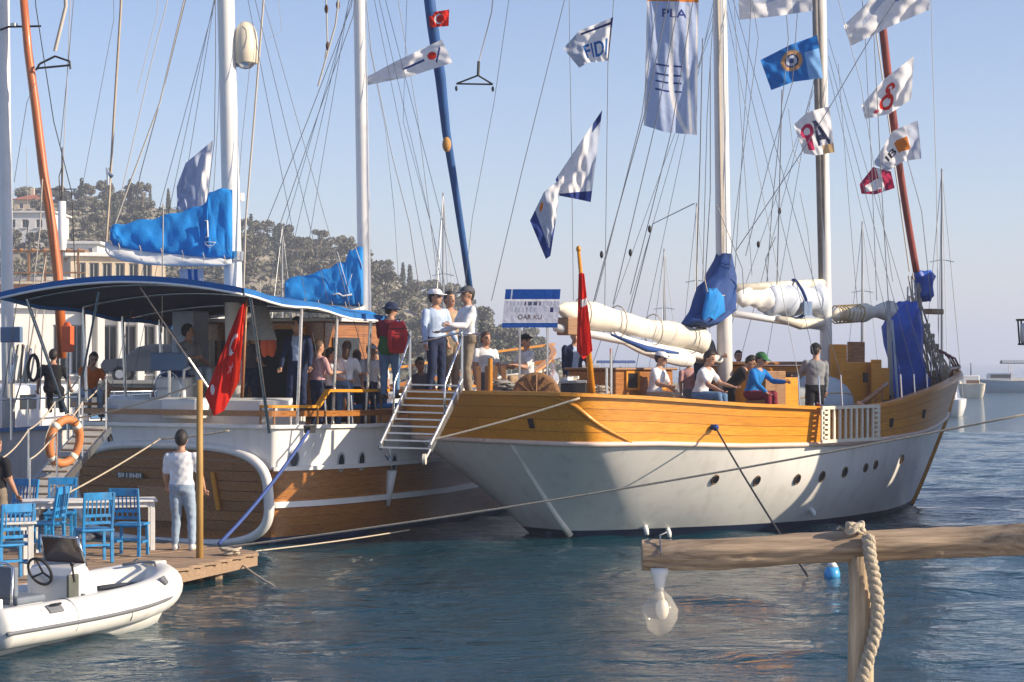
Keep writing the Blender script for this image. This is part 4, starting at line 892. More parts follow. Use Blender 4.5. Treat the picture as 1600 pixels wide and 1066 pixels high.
# masts, booms, covers
a = LB.px(370, 600, 0); b = LB.px(345, -300, 0); mz_ = mast_part(lt, (a.x, 0, 1.86), b, .175, .15)
a2 = LB.px(573, 600, 0); b2 = LB.px(557, -300, 0); mn_ = mast_part(lt, (a2.x, 0, 1.86), b2, .14, .125)
MZ = LB.world((a.x, 0, 0)).y; MN = LB.world((a2.x, 0, 0)).y
def cover(outl, Y, th, m, name, parent, tilt=0.):
    """padded sail cover standing over a boom: outline (pixel top, pixel bottom per column) at a real depth, rounded section"""
    rows = []; M_ = 4; fine = []
    for k in range(len(outl)-1):
        for j in range(M_): fine.append(tuple(lerp(np.array(outl[k], float), np.array(outl[k+1], float), j/M_)))
    fine.append(outl[-1]); N = len(fine); sd = (len(outl)*7+int(outl[0][0])) % 11; NJ = 28
    for k, (x_, yt, yb) in enumerate(fine):
        Yk = Y+tilt*k/(N-1); T, B = LB.loc(P(x_, yt, Yk)), LB.loc(P(x_, yb, Yk)); row = []
        dn = LB.loc(P(x_, yt, Yk-1))-T; dn.z = 0; dn.normalize()
        for j in range(NJ):
            a_ = 2*math.pi*j/NJ; f_ = .5+.5*math.cos(a_); sg = 1 if math.sin(a_) > 0 else -1
            # creases: diagonal pulls towards the mast and sags between the ties
            cr_ = .16*math.sin(.62*k+5*f_+sd)+.12*math.sin(1.35*k-7*f_+2*sd)+.08*math.sin(2.3*k+11*f_)
            thk = th*(.25+.75*(1-f_)**.7)*abs(math.sin(a_))**.55*sg*(.4 if k in (0, N-1) else 1)*(1+cr_)
            row.append(B.lerp(T, f_)+dn*thk+Vector((0, 0, .02*math.sin(.9*k+sd)*f_)))
        rows.append(row)
    q = MB(); q.grid(rows, close=True); q.add(rows[0], [tuple(range(NJ-1, -1, -1))]); q.add(rows[-1], [tuple(range(NJ))]); return q.build(name, m, parent, True)
cover([(172, 357, 374), (176, 352, 382), (190, 350, 388), (215, 345, 392), (240, 341, 395), (265, 335, 398), (290, 328, 400), (310, 323, 402), (322, 316, 403), (327, 299, 404), (345, 296, 404), (363, 295, 405)], MZ-.35, .17, BLUEC, 'mizzen_sail_cover', mz_)
cover([(164, 377, 392), (170, 378, 400), (190, 385, 408), (230, 391, 414), (270, 395, 416), (310, 399, 416), (345, 403, 416), (362, 404, 414)], MZ-.36, .12, WHITE, 'mizzen_boom', mz_)
cover([(445, 440, 470), (450, 436, 472), (475, 430, 473), (500, 424, 475), (515, 418, 476), (530, 411, 477), (540, 408, 478), (546, 391, 478), (556, 388, 478), (567, 386, 479)], MN-.3, .16, BLUEC, 'mainsail_cover', mn_)
q = MB(); q.tube([LB.loc(P(447, 473, MN-.3)), LB.loc(P(569, 483, MN-.25))], .06, 10); q.build('main_boom', WHITE, mn_, True)
cover([(505, 478, 488), (530, 480, 492), (560, 484, 496), (588, 490, 500)], MN-.9, .2, BLUEC, 'folded_awning', mn_)
for x0_, x1_, ya, yb, Yc, par in ((185, 350, 385, 404, MZ-.55, mz_), (455, 560, 471, 478, MN-.48, mn_)):
    for t in np.linspace(0, 1, 6):
        x_ = lerp(x0_, x1_, t); y_ = lerp(ya, yb, t); q = MB(); q.tube([LB.loc(P(x_, y_-5, Yc)), LB.loc(P(x_+2, y_+2, Yc-.03)), LB.loc(P(x_+1, y_+9, Yc))], .008, 5); q.build('lacing', ROPE, par)
def stroke(parent, px, Y, m, r=.02):
    q = MB(); q.tube([LB.loc(P(x, y, Y)) for x, y in px], r, 6, flat=.4); q.build('cover_mark', m, parent, True)
stroke(mz_, [(320, 345), (324, 345), (325, 370), (321, 371)], MZ-.54, WHITE, .035); stroke(mz_, [(319, 378), (337, 379), (328, 388), (320, 380)], MZ-.54, WHITE, .02); stroke(mz_, [(320, 383), (332, 384)], MZ-.54, WHITE, .014)
stroke(mn_, [(527, 393), (536, 425), (546, 458)], MN-.5, WHITE, .014); stroke(mn_, [(545, 445), (550, 428)], MN-.5, WHITE, .013); stroke(mn_, [(520, 460), (530, 459), (536, 463), (550, 460)], MN-.5, WHITE, .05); stroke(mn_, [(555, 385), (567, 420)], MN-.4, WHITE, .014)
stroke(mz_, [(255, 318), (254, 400), (253, 520)], MZ-.7, WIREL, .014)
q = MB(); q.box(LB.loc(P(366, 400, MZ-.2)), (.25, .3, .16)); q.build('gooseneck', ALU, mz_); q = MB(); q.box(LB.loc(P(375, 308, MZ)), (.1, .12, .14)); q.build('mast_light', WHITE, mz_)
q = MB(); q.tube([LB.loc(P(60, 0, 1))*0+Vector((a.x, 0, 4.2)), Vector((a.x, 0, 4.4))], .24, 14); q.build('mast_collar', ALU, mz_)
# satellite dome on a bracket
dp = LB.loc(P(384, 98, MZ-.2)); q = MB(); q.lathe([(.2, -.02), (.215, 0), (.225, .25), (.22, .42), (.195, .56), (.15, .66), (.085, .73), (.01, .755)], 22, dp); dm = q.build('satellite_dome', mat('ivory_plastic', (.78, .68, .52), .4, .05, 2, bump=0), mz_, True)
q = MB(); q.lathe([(.02, -.12), (.1, -.1), (.19, -.02), (.19, 0)], 18, dp+Vector((-.01, 0, -.0))); q.build('dome_base', ALU, dm, True); q = MB(); q.beam(dp+Vector((0, 0, -.08)), LB.loc(P(362, 100, MZ)), .1, .06); q.build('dome_bracket', ALU, dm)
# stern cleat, fairlead
q = MB(); p = LB.loc(P(484, 672, 31.9)); q.box(p, (.16, .12, .1)); q.tube([p+Vector((-.16, 0, .06)), p+Vector((.16, 0, .06))], .025, 6); q.build('mooring_cleat', DARK, lt)
p, nr = hull_point(l_hull, LB, 484, 674); CLEAT = P(484, 672, 31.9)
q = MB(); q.tube([LB.loc(P(170, 676, 33.2)), LB.loc(P(173, 690, 33.2))], [.04, .05], 8); q.build('rope_hole', DARK, lt)
# swim ladder brackets at the bow quarter
q = MB(); q.tube([LB.px(612, 735, 2.7), LB.px(606, 790, 2.6)], [.1, .04], 8); q.build('fender', HULLW, lt, True)
# furled jib: blue roll from high on the main mast to the bow
q = MB(); pts = [LB.loc(P(x, y, Yy)) for x, y, Yy in ((664, -60, 41.5), (676, 40, 42), (688, 120, 42.4), (697, 205, 42.8), (712, 300, 43.3), (724, 380, 43.6), (734, 450, 43.9))]; q.tube(pts, [.13, .13, .125, .1, .085, .08, .075], 10); q.build('furled_jib', mat('blue_jib_cover', (.012, .09, .3), .7, .2, 3, bump=.4, st=(1, 1, .4)), lt, True)
q = MB(); q.tube([LB.loc(P(734, 450, 43.9)), LB.loc(P(748, 560, 44.3))], .03, 6); q.build('forestay', WIRE, lt); q = MB(); q.ell(LB.loc(P(698, 226, 42.6)), (.1, .1, .17)); q.build('furling_knot', mat('ochre_cloth', (.5, .25, .07), .8, .2, 8), lt, True)
# ------------------------------------------------------------------ third boat at the far left
TB = Boat(-12.4, 37.5, R_(72))
tt = thing('sailing_boat', 'blue grey shaded boat at the left edge with white mast and orange wooden spar', 'sailing boat', TB.o, TB.a)
T_W = plan([(0, 0), (0, .9), (.1, 1.4), (.4, 1.6), (2, 1.9), (5, 1.9), (8, 1.4), (10, .6), (11, 0)])
T_S = plan([(-.3, 0), (-.3, 1.2), (-.2, 1.7), (.1, 1.95), (2, 2.2), (5, 2.2), (8, 1.7), (10.4, .8), (12, 0)])
def t_hull(l): return [(*lerp(a, b, l), 1.75*l) for a, b in zip(T_W, T_S)]
for s in (1, -1):
    q = MB(); q.grid([side(t_hull(l), s) for l in (-.2, 0, .06)], flip=s < 0); q.build('boot_stripe', BOOT, tt, True)
    q = MB(); q.grid([side(t_hull(l), s) for l in np.linspace(.06, 1, 8)], flip=s < 0); q.build('hull_side', HULLW, tt, True)
    q = MB(); sweep_box(q, side(t_hull(1), s), .14, .08); q.build('cap_rail', mat('blue_rail_paint', (.05, .18, .4), .4, .1, 5), tt)
    top = [v+Vector((0, s*.08, .6)) for v in side(t_hull(1), s)]; q = MB(); q.tube(top, .02, 6); gr = q.build('guard_rail', STEEL, tt, True)
    for i in range(2, 60, 6): q = MB(); q.tube([side(t_hull(1), s)[i]+Vector((0, s*.08, 0)), top[i]], .018, 5); q.build('rail_post', STEEL, gr)
deck(T_S, -.25, 11.4, lambda x: 1.6, .1, tt, TEAK, 'deck')
q = MB(); q.box((4.6, 0, 2.1), (3.2, 2.2, 1.0)); cb = q.build('cabin', WHITE, tt, bevel=.08)
for x in (3.6, 4.6, 5.6): q = MB(); q.box((x, -1.11, 2.25), (.6, .04, .3)); q.build('cabin_window', GLASSD, cb)
q = MB(); q.box((.9, -.6, 1.85), (.7, 1.5, .45)); q.build('cockpit_bench', mat('grey_bench', (.4, .4, .4), .6, .1, 4), tt, bevel=.03)
q = MB(); q.box(TB.loc(P(18, 523, 36.6)), (.1, .45, .3)); q.build('instrument_box', MATS['slate_blue'], tt, bevel=.02); q = MB(); p = TB.loc(P(18, 530, 36.6)); q.tube([(p.x, p.y, 1.6), p], .03, 6); q.build('instrument_post', STEEL, tt)
a, b = TB.loc(P(14, 600, 38.5)), TB.loc(P(2, -300, 38.5)); mast_part(tt, (a.x, a.y, 1.6), b, .13, .11)
q = MB(); q.tube([TB.loc(P(x, y, 38.2)) for x, y in ((30, -80), (44, 80), (56, 170), (68, 270), (82, 360), (92, 445), (97, 560))], [.075, .085, .09, .095, .1, .1, .1], 10); q.build('orange_spar', mat('orange_varnish', (.50, .13, .03), .4, .2, 4, coat=.4, st=(1, 1, .2)), tt, True)
q = MB(); q.tube([TB.loc(P(x, y, 38.2)) for x, y in ((0, 47), (14, 42), (64, 41))], .022, 6); q.build('spreader', DARK, tt); q = MB(); q.box(TB.loc(P(22, 39, 38.2)), (.12, .1, .06)); q.build('spreader_lamp', WHITE, tt)
q = MB(); q.box(TB.loc(P(106, 530, 36.9)), (.14, .2, .5)); q.ell(TB.loc(P(105, 514, 36.9)), (.06, .1, .14)); q.build('rescue_light', mat('orange_plastic', (.75, .12, .03), .5, .1, 5), tt, bevel=.02)
q = MB(); p = TB.loc(P(106, 545, 36.9)); q.tube([(p.x, p.y, 1.6), p], .03, 6); q.build('rescue_light_post', STEEL, tt)
# bundle of folded awning poles on the stern rail
random.seed(5)
for k in range(15):
    x_ = 18+k*2.2+random.uniform(-2, 2); q = MB(); q.tube([TB.loc(P(x_+random.uniform(0, 8), 540+random.uniform(-4, 8), 36.6+random.uniform(-.2, .2))), TB.loc(P(x_-random.uniform(0, 6), 598, 36.4))], .02, 5); q.build('folded_pole', random.choice([STEEL, CREAM, TEAK, WIREL]), tt)
q = MB(); q.tube([TB.loc(P(52+8*math.cos(t_), 575+20*math.sin(t_), 36.35)) for t_ in np.linspace(0, 6.283, 20)], .035, 6); q.build('black_hose', DARK, tt, True)

# ------------------------------------------------------------------ neighbour on the right, outside the frame: its cabin shades the bow of the right boat
NB = Boat(12.9, 32.75, R_(83))
nbt = thing('motor_yacht', 'tall white motor yacht berthed just outside the right edge of the picture', 'motor yacht', NB.o, NB.a)
N_W = plan([(0, 0), (0, 1.2), (.1, 1.7), (.4, 1.9), (2, 2.1), (5, 2.1), (8, 1.6), (10.5, .7), (12, 0)])
N_S = plan([(-.3, 0), (-.3, 1.5), (-.2, 2.1), (.1, 2.3), (2, 2.5), (5, 2.5), (8, 2.1), (11, 1.0), (13, 0)])
for s in (1, -1):
    q = MB(); q.grid([side([(*lerp(a, b, l), 2.1*l) for a, b in zip(N_W, N_S)], s) for l in np.linspace(-.2, 1, 8)], flip=s < 0); q.build('hull_side', HULLW, nbt, True)
    q = MB(); sweep_box(q, side([(*p, 2.12) for p in N_S], s), .14, .07); q.build('cap_rail', VARN, nbt)
deck(N_S, -.25, 12.4, lambda x: 2.0, .1, nbt, TEAK, 'deck')
q = MB(); q.box((6.6, 0, 4.1), (5.6, 3.4, 4.2)); sal = q.build('saloon', WHITE, nbt, bevel=.1)
q = MB(); q.box((6.4, 0, 6.3), (6.6, 3.9, .14)); q.build('flybridge_roof', WHITE, nbt, bevel=.05)
q = MB(); q.box((2.3, 0, 4.72), (3.0, 3.6, .22)); q.build('aft_roof', WHITE, nbt, bevel=.05)
for s_ in (-1, 1):
    for x in (.95, 1.75, 2.55, 3.4): q = MB(); q.box((x, s_*1.62, 3.3), (.24, .1, 2.62)); q.build('roof_pillar', WHITE, nbt)
    q = MB(); q.box((2.2, s_*1.64, 2.6), (2.7, .08, 1.2)); q.build('cockpit_side', WHITE, nbt, bevel=.03); q = MB(); q.box((2.2, s_*1.64, 4.05), (2.7, .07, .16)); q.build('blind_rail', WHITE, nbt)
    for x in (4.8, 6.6, 8.4): q = MB(); q.box((x, s_*1.71, 4.1), (1.3, .04, .8)); q.build('saloon_window', GLASSD, sal)
# lantern cage held out over the port side
lc = NB.loc(P(1603, 560, 40.2)); kz = 40.2/F; q = MB()
zt_, zb_ = CAMZ+(HOR-500)*kz, CAMZ+(HOR-538)*kz
for zz, r_ in ((zt_, .19), (zb_, .15)): q.tube([(lc.x+r_*math.cos(t), lc.y+r_*math.sin(t), zz) for t in np.linspace(0, 6.2832, 17)], .022, 6, cap=False)
for k in range(4): a_ = k*1.571+.4; q.tube([(lc.x+.19*math.cos(a_), lc.y+.19*math.sin(a_), zt_), (lc.x+.15*math.cos(a_), lc.y+.15*math.sin(a_), zb_)], .018, 6)
q.tube([(lc.x, lc.y, zb_), (lc.x+.3, lc.y-1.1, 2.2)], .03, 6); q.tube([(lc.x, lc.y, zb_), (lc.x+.15, lc.y, zb_)], .02, 6); q.build('lantern_cage', DARK, nbt, True)
q = MB(); q.lathe([(.1, 0), (.12, .1), (.12, .36), (.08, .42)], 12, (lc.x, lc.y, zb_+.02)); q.build('lantern', WHITE, nbt, True)
# ================================================================== rigging
def rig(boat, root, pts, Y, r, m, name='stay', w=None):
    q = MB(); q.tube([boat.px(x, y, w) if w is not None else boat.loc(P(x, y, Y)) for x, y in pts], r, 5, cap=False); return q.build(name, m, root, True)
for pts, Y, r, m in (   # right boat, spread through its real depth
    ([(905, -180), (882, 0), (815, 270), (768, 470)], 33.2, .007, WIRE), ([(888, -180), (890, 60), (893, 230), (896, 470)], 33.6, .006, WIRE), ([(1075, -150), (1010, 168), (942, 415), (905, 560)], 35.4, .010, WIRE),
    ([(1040, -100), (1003, 180), (958, 360), (930, 470)], 35.6, .008, WIRE), ([(1090, -150), (1025, 190), (958, 475)], 35.8, .009, WIRE), ([(1100, -100), (1048, 210), (985, 460)], 36.0, .009, WIRE),
    ([(968, -150), (957, 30), (950, 100), (947, 330), (945, 480)], 34.6, .007, WIRE), ([(1160, -100), (1185, 60), (1150, 330), (1140, 420)], 37, .007, WIRE), ([(1180, -150), (1172, 40), (1148, 430)], 37.2, .007, WIRE),
    ([(1214, -150), (1232, 60), (1206, 330), (1198, 445)], 38.4, .009, WIRE), ([(1252, -60), (1238, 130), (1205, 240), (1165, 400)], 38.2, .008, WIRE), ([(1222, 140), (1218, 300), (1214, 446)], 38.3, .012, WIRE),
    ([(1400, 0), (1360, 60), (1295, 170), (1245, 250), (1200, 318), (1150, 392)], 38, .009, WIRE), ([(1298, -150), (1310, 0), (1345, 130), (1395, 440)], 39.5, .007, WIRE), ([(1335, -150), (1352, 60), (1362, 260), (1370, 470)], 39.8, .008, WIRE),
    ([(1345, -150), (1366, 60), (1378, 300), (1388, 470)], 40.2, .010, WIRE), ([(1453, -150), (1456, 60), (1463, 280), (1466, 520)], 41, .007, WIREL), ([(1418, 250), (1440, 330), (1455, 470)], 41.3, .009, WIRE), ([(1232, 170), (1240, 235), (1250, 260)], 38.4, .007, WIRE),
    ([(1120, -60), (1105, 180), (1098, 440)], 36.6, .008, WIRE), ([(1098, 60), (1094, 250), (1088, 438)], 36.4, .012, WIRE), ([(1110, 90), (1110, 300), (1102, 436)], 36.5, .010, WIRE), ([(1140, -150), (1152, 100), (1175, 430)], 37.2, .006, WIRE), ([(1310, 100), (1325, 300), (1340, 480)], 39, .006, WIRE),
    ([(1250, 300), (1262, 360), (1270, 440)], 38.8, .006, WIRE), ([(985, 490), (1020, 350), (1085, 318)], 35.6, .010, WIRE), ([(1120, 320), (1160, 420), (1162, 460)], 37, .008, WIRE), ([(1200, 440), (1196, 405), (1212, 370)], 38, .008, WIRE)):
    rig(RB, rt, pts, Y, r, m)
for mx_, top, ends, root, edge in ((m1a.x, 10.5, (-1.1, -.5, .2), rt, R_S), (m2a.x, 9.5, (-.8, -.2, .5), rt, R_S), (a.x if False else LB.px(370, 600, 0).x, 11.0, (-.7, .0, .7), lt, L_S), (LB.px(573, 600, 0).x, 11.5, (-.9, -.2, .6), lt, L_S)):
    o_ = sorted((p_[0], p_[1]) for p_ in edge); zt_ = 2.35 if root is rt else 2.0
    for s in (1, -1):
        for e_ in ends:      # shrouds from the hounds to the rail
            yb_ = np.interp(mx_+e_, [q_[0] for q_ in o_], [q_[1] for q_ in o_]); q = MB(); q.tube([(mx_-.1, -s*.1, top+e_*.5), (mx_+e_, -s*(yb_-.1), zt_+.5)], .0058, 5, cap=False); sh_ = q.build('shroud', WIRE, root)
            q = MB(); q.tube([(mx_+e_, -s*(yb_-.1), zt_+.5), (mx_+e_, -s*(yb_-.06), zt_-.1)], .016, 6); q.build('turnbuckle', STEEL, sh_)
for px, py in ((985, 395), (1015, 358), (1218, 330), (1185, 382), (940, 398), (976, 500)):
    q = MB(); q.ell(RB.loc(P(px, py, 35.6 if px < 1100 else 38.2)), (.035, .035, .07)); q.build('rigging_block', DARK, rt, True)
for pts, Y, r, m in (   # left boat
    ([(420, -150), (412, 0), (396, 200), (384, 345), (380, 470)], MZ-.3, .02, WIREL), ([(575, -150), (549, 10), (480, 190), (415, 352), (385, 445)], MZ+1.2, .008, WIRE), ([(572, -120), (552, 25), (495, 185), (438, 350), (420, 460)], MZ+1.0, .008, WIRE),
    ([(560, -120), (580, 80), (612, 240), (640, 350), (655, 450)], MN+.8, .009, WIRE), ([(600, -150), (622, 0), (652, 180), (684, 440)], MN+2, .007, WIRE), ([(640, -150), (630, 190), (676, 360), (690, 450)], MN+2.4, .005, WIRE), ([(575, 60), (602, 200), (616, 330), (624, 460)], MN+.5, .005, WIRE),
    ([(300, -100), (288, 0), (250, 160), (198, 300), (180, 350)], MZ-.9, .014, WIREL), ([(312, -150), (290, 0), (258, 130), (220, 270), (205, 345)], MZ-.9, .009, WIRE), ([(285, -150), (262, 0), (236, 100), (190, 300)], MZ-1.0, .008, WIREL), ([(255, -150), (246, 20), (214, 145)], MZ-1, .006, WIREL),
    ([(192, -120), (189, 10), (179, 170), (170, 320), (166, 378)], MZ-.7, .024, mat('tan_spar', (.45, .36, .26), .5, .15, 5)), ([(336, -150), (337, 90), (335, 220), (322, 330)], MZ+.2, .008, WIRE), ([(345, 0), (341, 180), (332, 330)], MZ+.3, .006, WIRE),
    ([(505, -150), (510, 12), (512, 70), (508, 90)], MN-1, .016, WIREL), ([(530, -150), (528, 10), (524, 40), (497, 135)], MN-1.2, .018, WIREL), ([(430, -60), (440, 50), (420, 60)], MZ, .004, WIREL), ([(786, -150), (768, 20), (748, 98)], 41, .012, WIREL), ([(800, -150), (795, 0), (772, 160), (738, 340), (725, 460)], 41, .006, WIRE),
    ([(175, -150), (178, 30), (130, 285), (118, 330)], MZ-.4, .005, WIRE), ([(395, 60), (378, 220), (372, 300)], MZ, .005, WIRE)):
    rig(LB, lt, pts, Y, r, m)
sp = MB(); tri = [LB.loc(P(x, y, 41)) for x, y in ((747, 118), (713, 131), (770, 132))]
for i in range(3): sp.tube([tri[i], tri[(i+1) % 3]], .02, 6)
sp.tube([LB.loc(P(748, 96, 41)), tri[0]], .035, 6)
for k in (1, 2): sp.ell(tri[k]+Vector((0, 0, -.1)), (.03, .03, .06))
sp.build('lift_bridle', DARK, lt)
for px, py in ((528, 8), (510, 14), (512, 72)):
    q = MB(); q.ell(LB.loc(P(px, py, MN-1.1)), (.04, .04, .09)); q.build('rigging_block', BRONZE, lt, True)
q = MB()
for a_, b_ in (((168, 270), (176, 276)), ((168, 262), (170, 290))): q.tube([LB.loc(P(*a_, MZ-.72)), LB.loc(P(*b_, MZ-.72))], .035, 6)
q.build('turnbuckle', ALU, lt)
for pts, Y, r, m in (   # third boat
    ([(48, -120), (56, 10), (84, 190), (112, 300), (118, 440)], 38, .010, DARK), ([(98, -150), (103, 10), (86, 80)], 38.1, .04, WIREL), ([(112, -150), (115, 0), (105, 120), (94, 230)], 38.2, .008, WIRE), ([(110, 0), (106, 100), (101, 200), (98, 300)], 38.2, .008, WIREL),
    ([(55, 130), (42, 160), (22, 285)], 37.8, .007, WIRE), ([(41, 230), (43, 320)], 38, .005, WIREL), ([(40, 600), (48, 480), (62, 360), (66, 280)], 36.4, .013, WIREL), ([(20, 640), (44, 560), (60, 470), (72, 400)], 36.3, .016, WIREL), ([(62, 640), (66, 520), (72, 440)], 36.3, .012, WIREL), ([(5, 620), (25, 480), (45, 345)], 36.5, .010, WIRE)):
    rig(TB, tt, pts, Y, r, m)
sp = MB()
for a_, b_ in (((86, 88), (62, 100)), ((62, 100), (56, 110)), ((86, 88), (109, 96)), ((57, 107), (110, 102)), ((109, 96), (110, 108))): sp.tube([TB.loc(P(*a_, 38.1)), TB.loc(P(*b_, 38.1))], .022, 6)
sp.build('lift_bridle', DARK, tt)

# ================================================================== flags
def H(s): return np.array(c(s))
def flag(name, label, top, bot, Y, paint, amp=.06, waves=2.2, nu=104, nv=66, ph=0., tilt=0., cat='flag', back=None):
    def along(pl, u):
        d = [0]
        for i in range(1, len(pl)): d.append(d[-1]+math.dist(pl[i], pl[i-1]))
        return np.interp(u*d[-1], d, [p[0] for p in pl]), np.interp(u*d[-1], d, [p[1] for p in pl])
    V = []; colr = []
    for j in range(nv+1):
        v = j/nv
        for i in range(nu+1):
            u = i/nu; a_, b_ = along(top, u), along(bot, u); x_, y_ = lerp(a_[0], b_[0], v), lerp(a_[1], b_[1], v)
            dY = amp*math.sin(2*math.pi*waves*(u+.25*v)+ph)*(.35+.65*abs(u-.0))+.5*amp*math.sin(9*u-5*v+ph)+.28*amp*math.sin(17*u+8*v+2*ph)+.16*amp*math.sin(31*u-13*v)+tilt*(u-.5)
            V.append(tuple(P(x_, y_, Y+dY)))
    o0 = P(np.mean([p[0] for p in top]), np.mean([p[1] for p in top]), Y); V = [(x-o0.x, y-o0.y, z_-o0.z) for x, y, z_ in V]
    fs = []
    for j in range(nv):
        for i in range(nu):
            a_ = j*(nu+1)+i; fs.append((a_, a_+1, a_+nu+2, a_+nu+1)); colr.append(paint((i+.5)/nu, (j+.5)/nv))
    me = bpy.data.meshes.new(name); me.from_pydata(V, [], fs); me.materials.append(PRINT); me.polygons.foreach_set('use_smooth', [True]*len(fs))
    at = me.attributes.new('print', 'FLOAT_COLOR', 'CORNER'); cc = np.repeat(np.array([(*q[:3], 1) for q in colr]), 4, 0); at.data.foreach_set('color', cc.ravel()); me.update()
    o = bpy.data.objects.new(name, me); COL.objects.link(o); o.location = o0; return tag(o, label, cat)
def text_bits(txt, W_=150, H_=44):
    """the word set in the built-in sans serif face and rastered to a small bitmap"""
    cu = bpy.data.curves.new('t', 'FONT'); cu.body = txt; cu.resolution_u = 3; cu.offset = .018; ob = bpy.data.objects.new('t', cu); COL.objects.link(ob); bpy.context.view_layer.update()
    me = ob.to_mesh(); me.calc_loop_triangles(); V = np.array([v_.co[:2] for v_ in me.vertices]); lo, hi = V.min(0), V.max(0); V = (V-lo)/(hi-lo); V[:, 1] = 1-V[:, 1]
    gx_, gy_ = np.meshgrid((np.arange(W_)+.5)/W_, (np.arange(H_)+.5)/H_); out = np.zeros((H_, W_), bool)
    for t in me.loop_triangles:
        A, B, C2 = V[list(t.vertices)]; d = (B[1]-C2[1])*(A[0]-C2[0])+(C2[0]-B[0])*(A[1]-C2[1])
        if abs(d) < 1e-12: continue
        l1 = ((B[1]-C2[1])*(gx_-C2[0])+(C2[0]-B[0])*(gy_-C2[1]))/d; l2 = ((C2[1]-A[1])*(gx_-C2[0])+(A[0]-C2[0])*(gy_-C2[1]))/d; out |= (l1 >= 0) & (l2 >= 0) & (l1+l2 <= 1)
    ob.to_mesh_clear(); bpy.data.objects.remove(ob); bpy.data.curves.remove(cu); return out
def text_in(u, v, txt, u0, u1, v0, v1):
    if not (u0 <= u < u1 and v0 <= v < v1): return False
    if txt not in TXT: TXT[txt] = text_bits(txt)
    b = TXT[txt]; return b[int((v-v0)/(v1-v0)*b.shape[0]), int((u-u0)/(u1-u0)*b.shape[1])]
TXT = {}
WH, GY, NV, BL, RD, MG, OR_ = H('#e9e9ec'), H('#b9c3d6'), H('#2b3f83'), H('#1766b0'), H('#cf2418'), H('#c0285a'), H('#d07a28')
def turk(cx, cy, r, asp, star=True):
    def f(u, v):
        x_, y_ = (u-cx)*asp, v-cy
        if x_*x_+y_*y_ < r*r and (x_-r*.25)**2+y_*y_ > (r*.8)**2: return WH
        if star and (abs(x_-r*1.15)+abs(y_)*1.0) < r*.42 and math.hypot(x_-r*1.15, y_) < r*(.22+.2*abs(math.cos(2.5*math.atan2(y_, x_-r*1.15)))): return WH
        return RD
    return f
flag('national_flag', 'small red flag with a white crescent high on the blue furled jib', [(670, 20), (702, 15)], [(671, 43), (701, 41)], 41.8, turk(.5, .5, .32, 1.3, False), .03)
def f2(u, v):
    if math.hypot((u-.82)*3.2, (v-.45)*1) < .17: return RD
    if .45 < u < .72 and abs(v-.55+.2*(u-.45)) < .05 or .84 < u < .94 and abs(v-.75+(u-.84)*5) < .07: return NV
    return WH
flag('pennant', 'long white pennant with a small red mark streaming right of the second left mast', [(570, 122), (620, 95), (690, 62)], [(571, 134), (640, 120), (707, 98)], 39, f2, .07, 1.6)
def f3(u, v):
    if text_in(u, v, 'FIDI', .36, .92, .45, .86): return BL
    if u < .3: return GY*.9
    if u > .965 or abs(v-.12) < .025 and u > .4: return NV*.5
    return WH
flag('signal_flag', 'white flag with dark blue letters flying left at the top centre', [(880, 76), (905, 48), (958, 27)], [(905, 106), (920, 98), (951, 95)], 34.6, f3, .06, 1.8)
def f4(u, v):
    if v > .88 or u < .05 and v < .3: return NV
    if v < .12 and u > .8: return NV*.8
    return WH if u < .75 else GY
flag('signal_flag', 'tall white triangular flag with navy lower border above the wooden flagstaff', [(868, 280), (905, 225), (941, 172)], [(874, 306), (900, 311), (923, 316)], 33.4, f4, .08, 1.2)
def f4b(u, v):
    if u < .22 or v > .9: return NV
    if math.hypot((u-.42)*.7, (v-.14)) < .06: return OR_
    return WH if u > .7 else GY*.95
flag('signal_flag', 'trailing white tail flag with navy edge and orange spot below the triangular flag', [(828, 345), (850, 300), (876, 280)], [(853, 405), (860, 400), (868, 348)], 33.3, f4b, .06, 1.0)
def f5(u, v):
    if v < .16 and .12 < u < .86: return BL*.8 if abs(u-.48) > .04 else WH
    if .155 < v < .175: return OR_
    if text_in(u, v, 'PLA', .3, .78, .36*.62, .45*.62): return NV
    if abs(u-(.5+.0*v+(.35*(v-.66)**2*8 if v > .66 else 0))) < .045 and v > .17: return WH
    if abs(u-(.8+.2*max(0, v-.55))) < .025 and v > .2: return WH
    if any(abs(v-k) < .006 for k in (.58, .64, .69, .74)) and .2 < u < .7: return NV
    if u < .04 or u > .96: return WH
    return H('#b2c3e4')
flag('banner', 'long pale blue hanging banner with a dark blue top beside the main mast', [(1012, -40), (1050, -42), (1092, -40)], [(1006, 196), (1040, 207), (1089, 211)], 36.2, f5, .06, 1.3, 90, 170, cat='banner')
flag('signal_flag', 'white flag cut by the top edge right of the main mast', [(1153, -30), (1210, -38), (1266, -42)], [(1155, 31), (1210, 26), (1270, 17)], 37.6, lambda u, v: GY if (math.hypot(u-.35, v-.4) < .25 and math.hypot(u-.42, v-.35) > .2) or (abs(u-.78) < .05 and v > .3) else WH, .07)
def f7(u, v):
    d = math.hypot((u-.5)*1.45, v-.42)
    if d < .07: return NV
    if d < .14: return GY
    if d < .18: return NV*.6
    if d < .27: return H('#c99a6a')
    if d < .30: return H('#6a7f9e')
    return H('#7fb2e8') if u > .74 and v > .3 else H('#1c74c4')
flag('signal_flag', 'bright blue flag with concentric round emblem flying at the second mast', [(1188, 94), (1235, 70), (1277, 55)], [(1205, 141), (1240, 128), (1286, 122)], 38.6, f7, .08, 1.7)
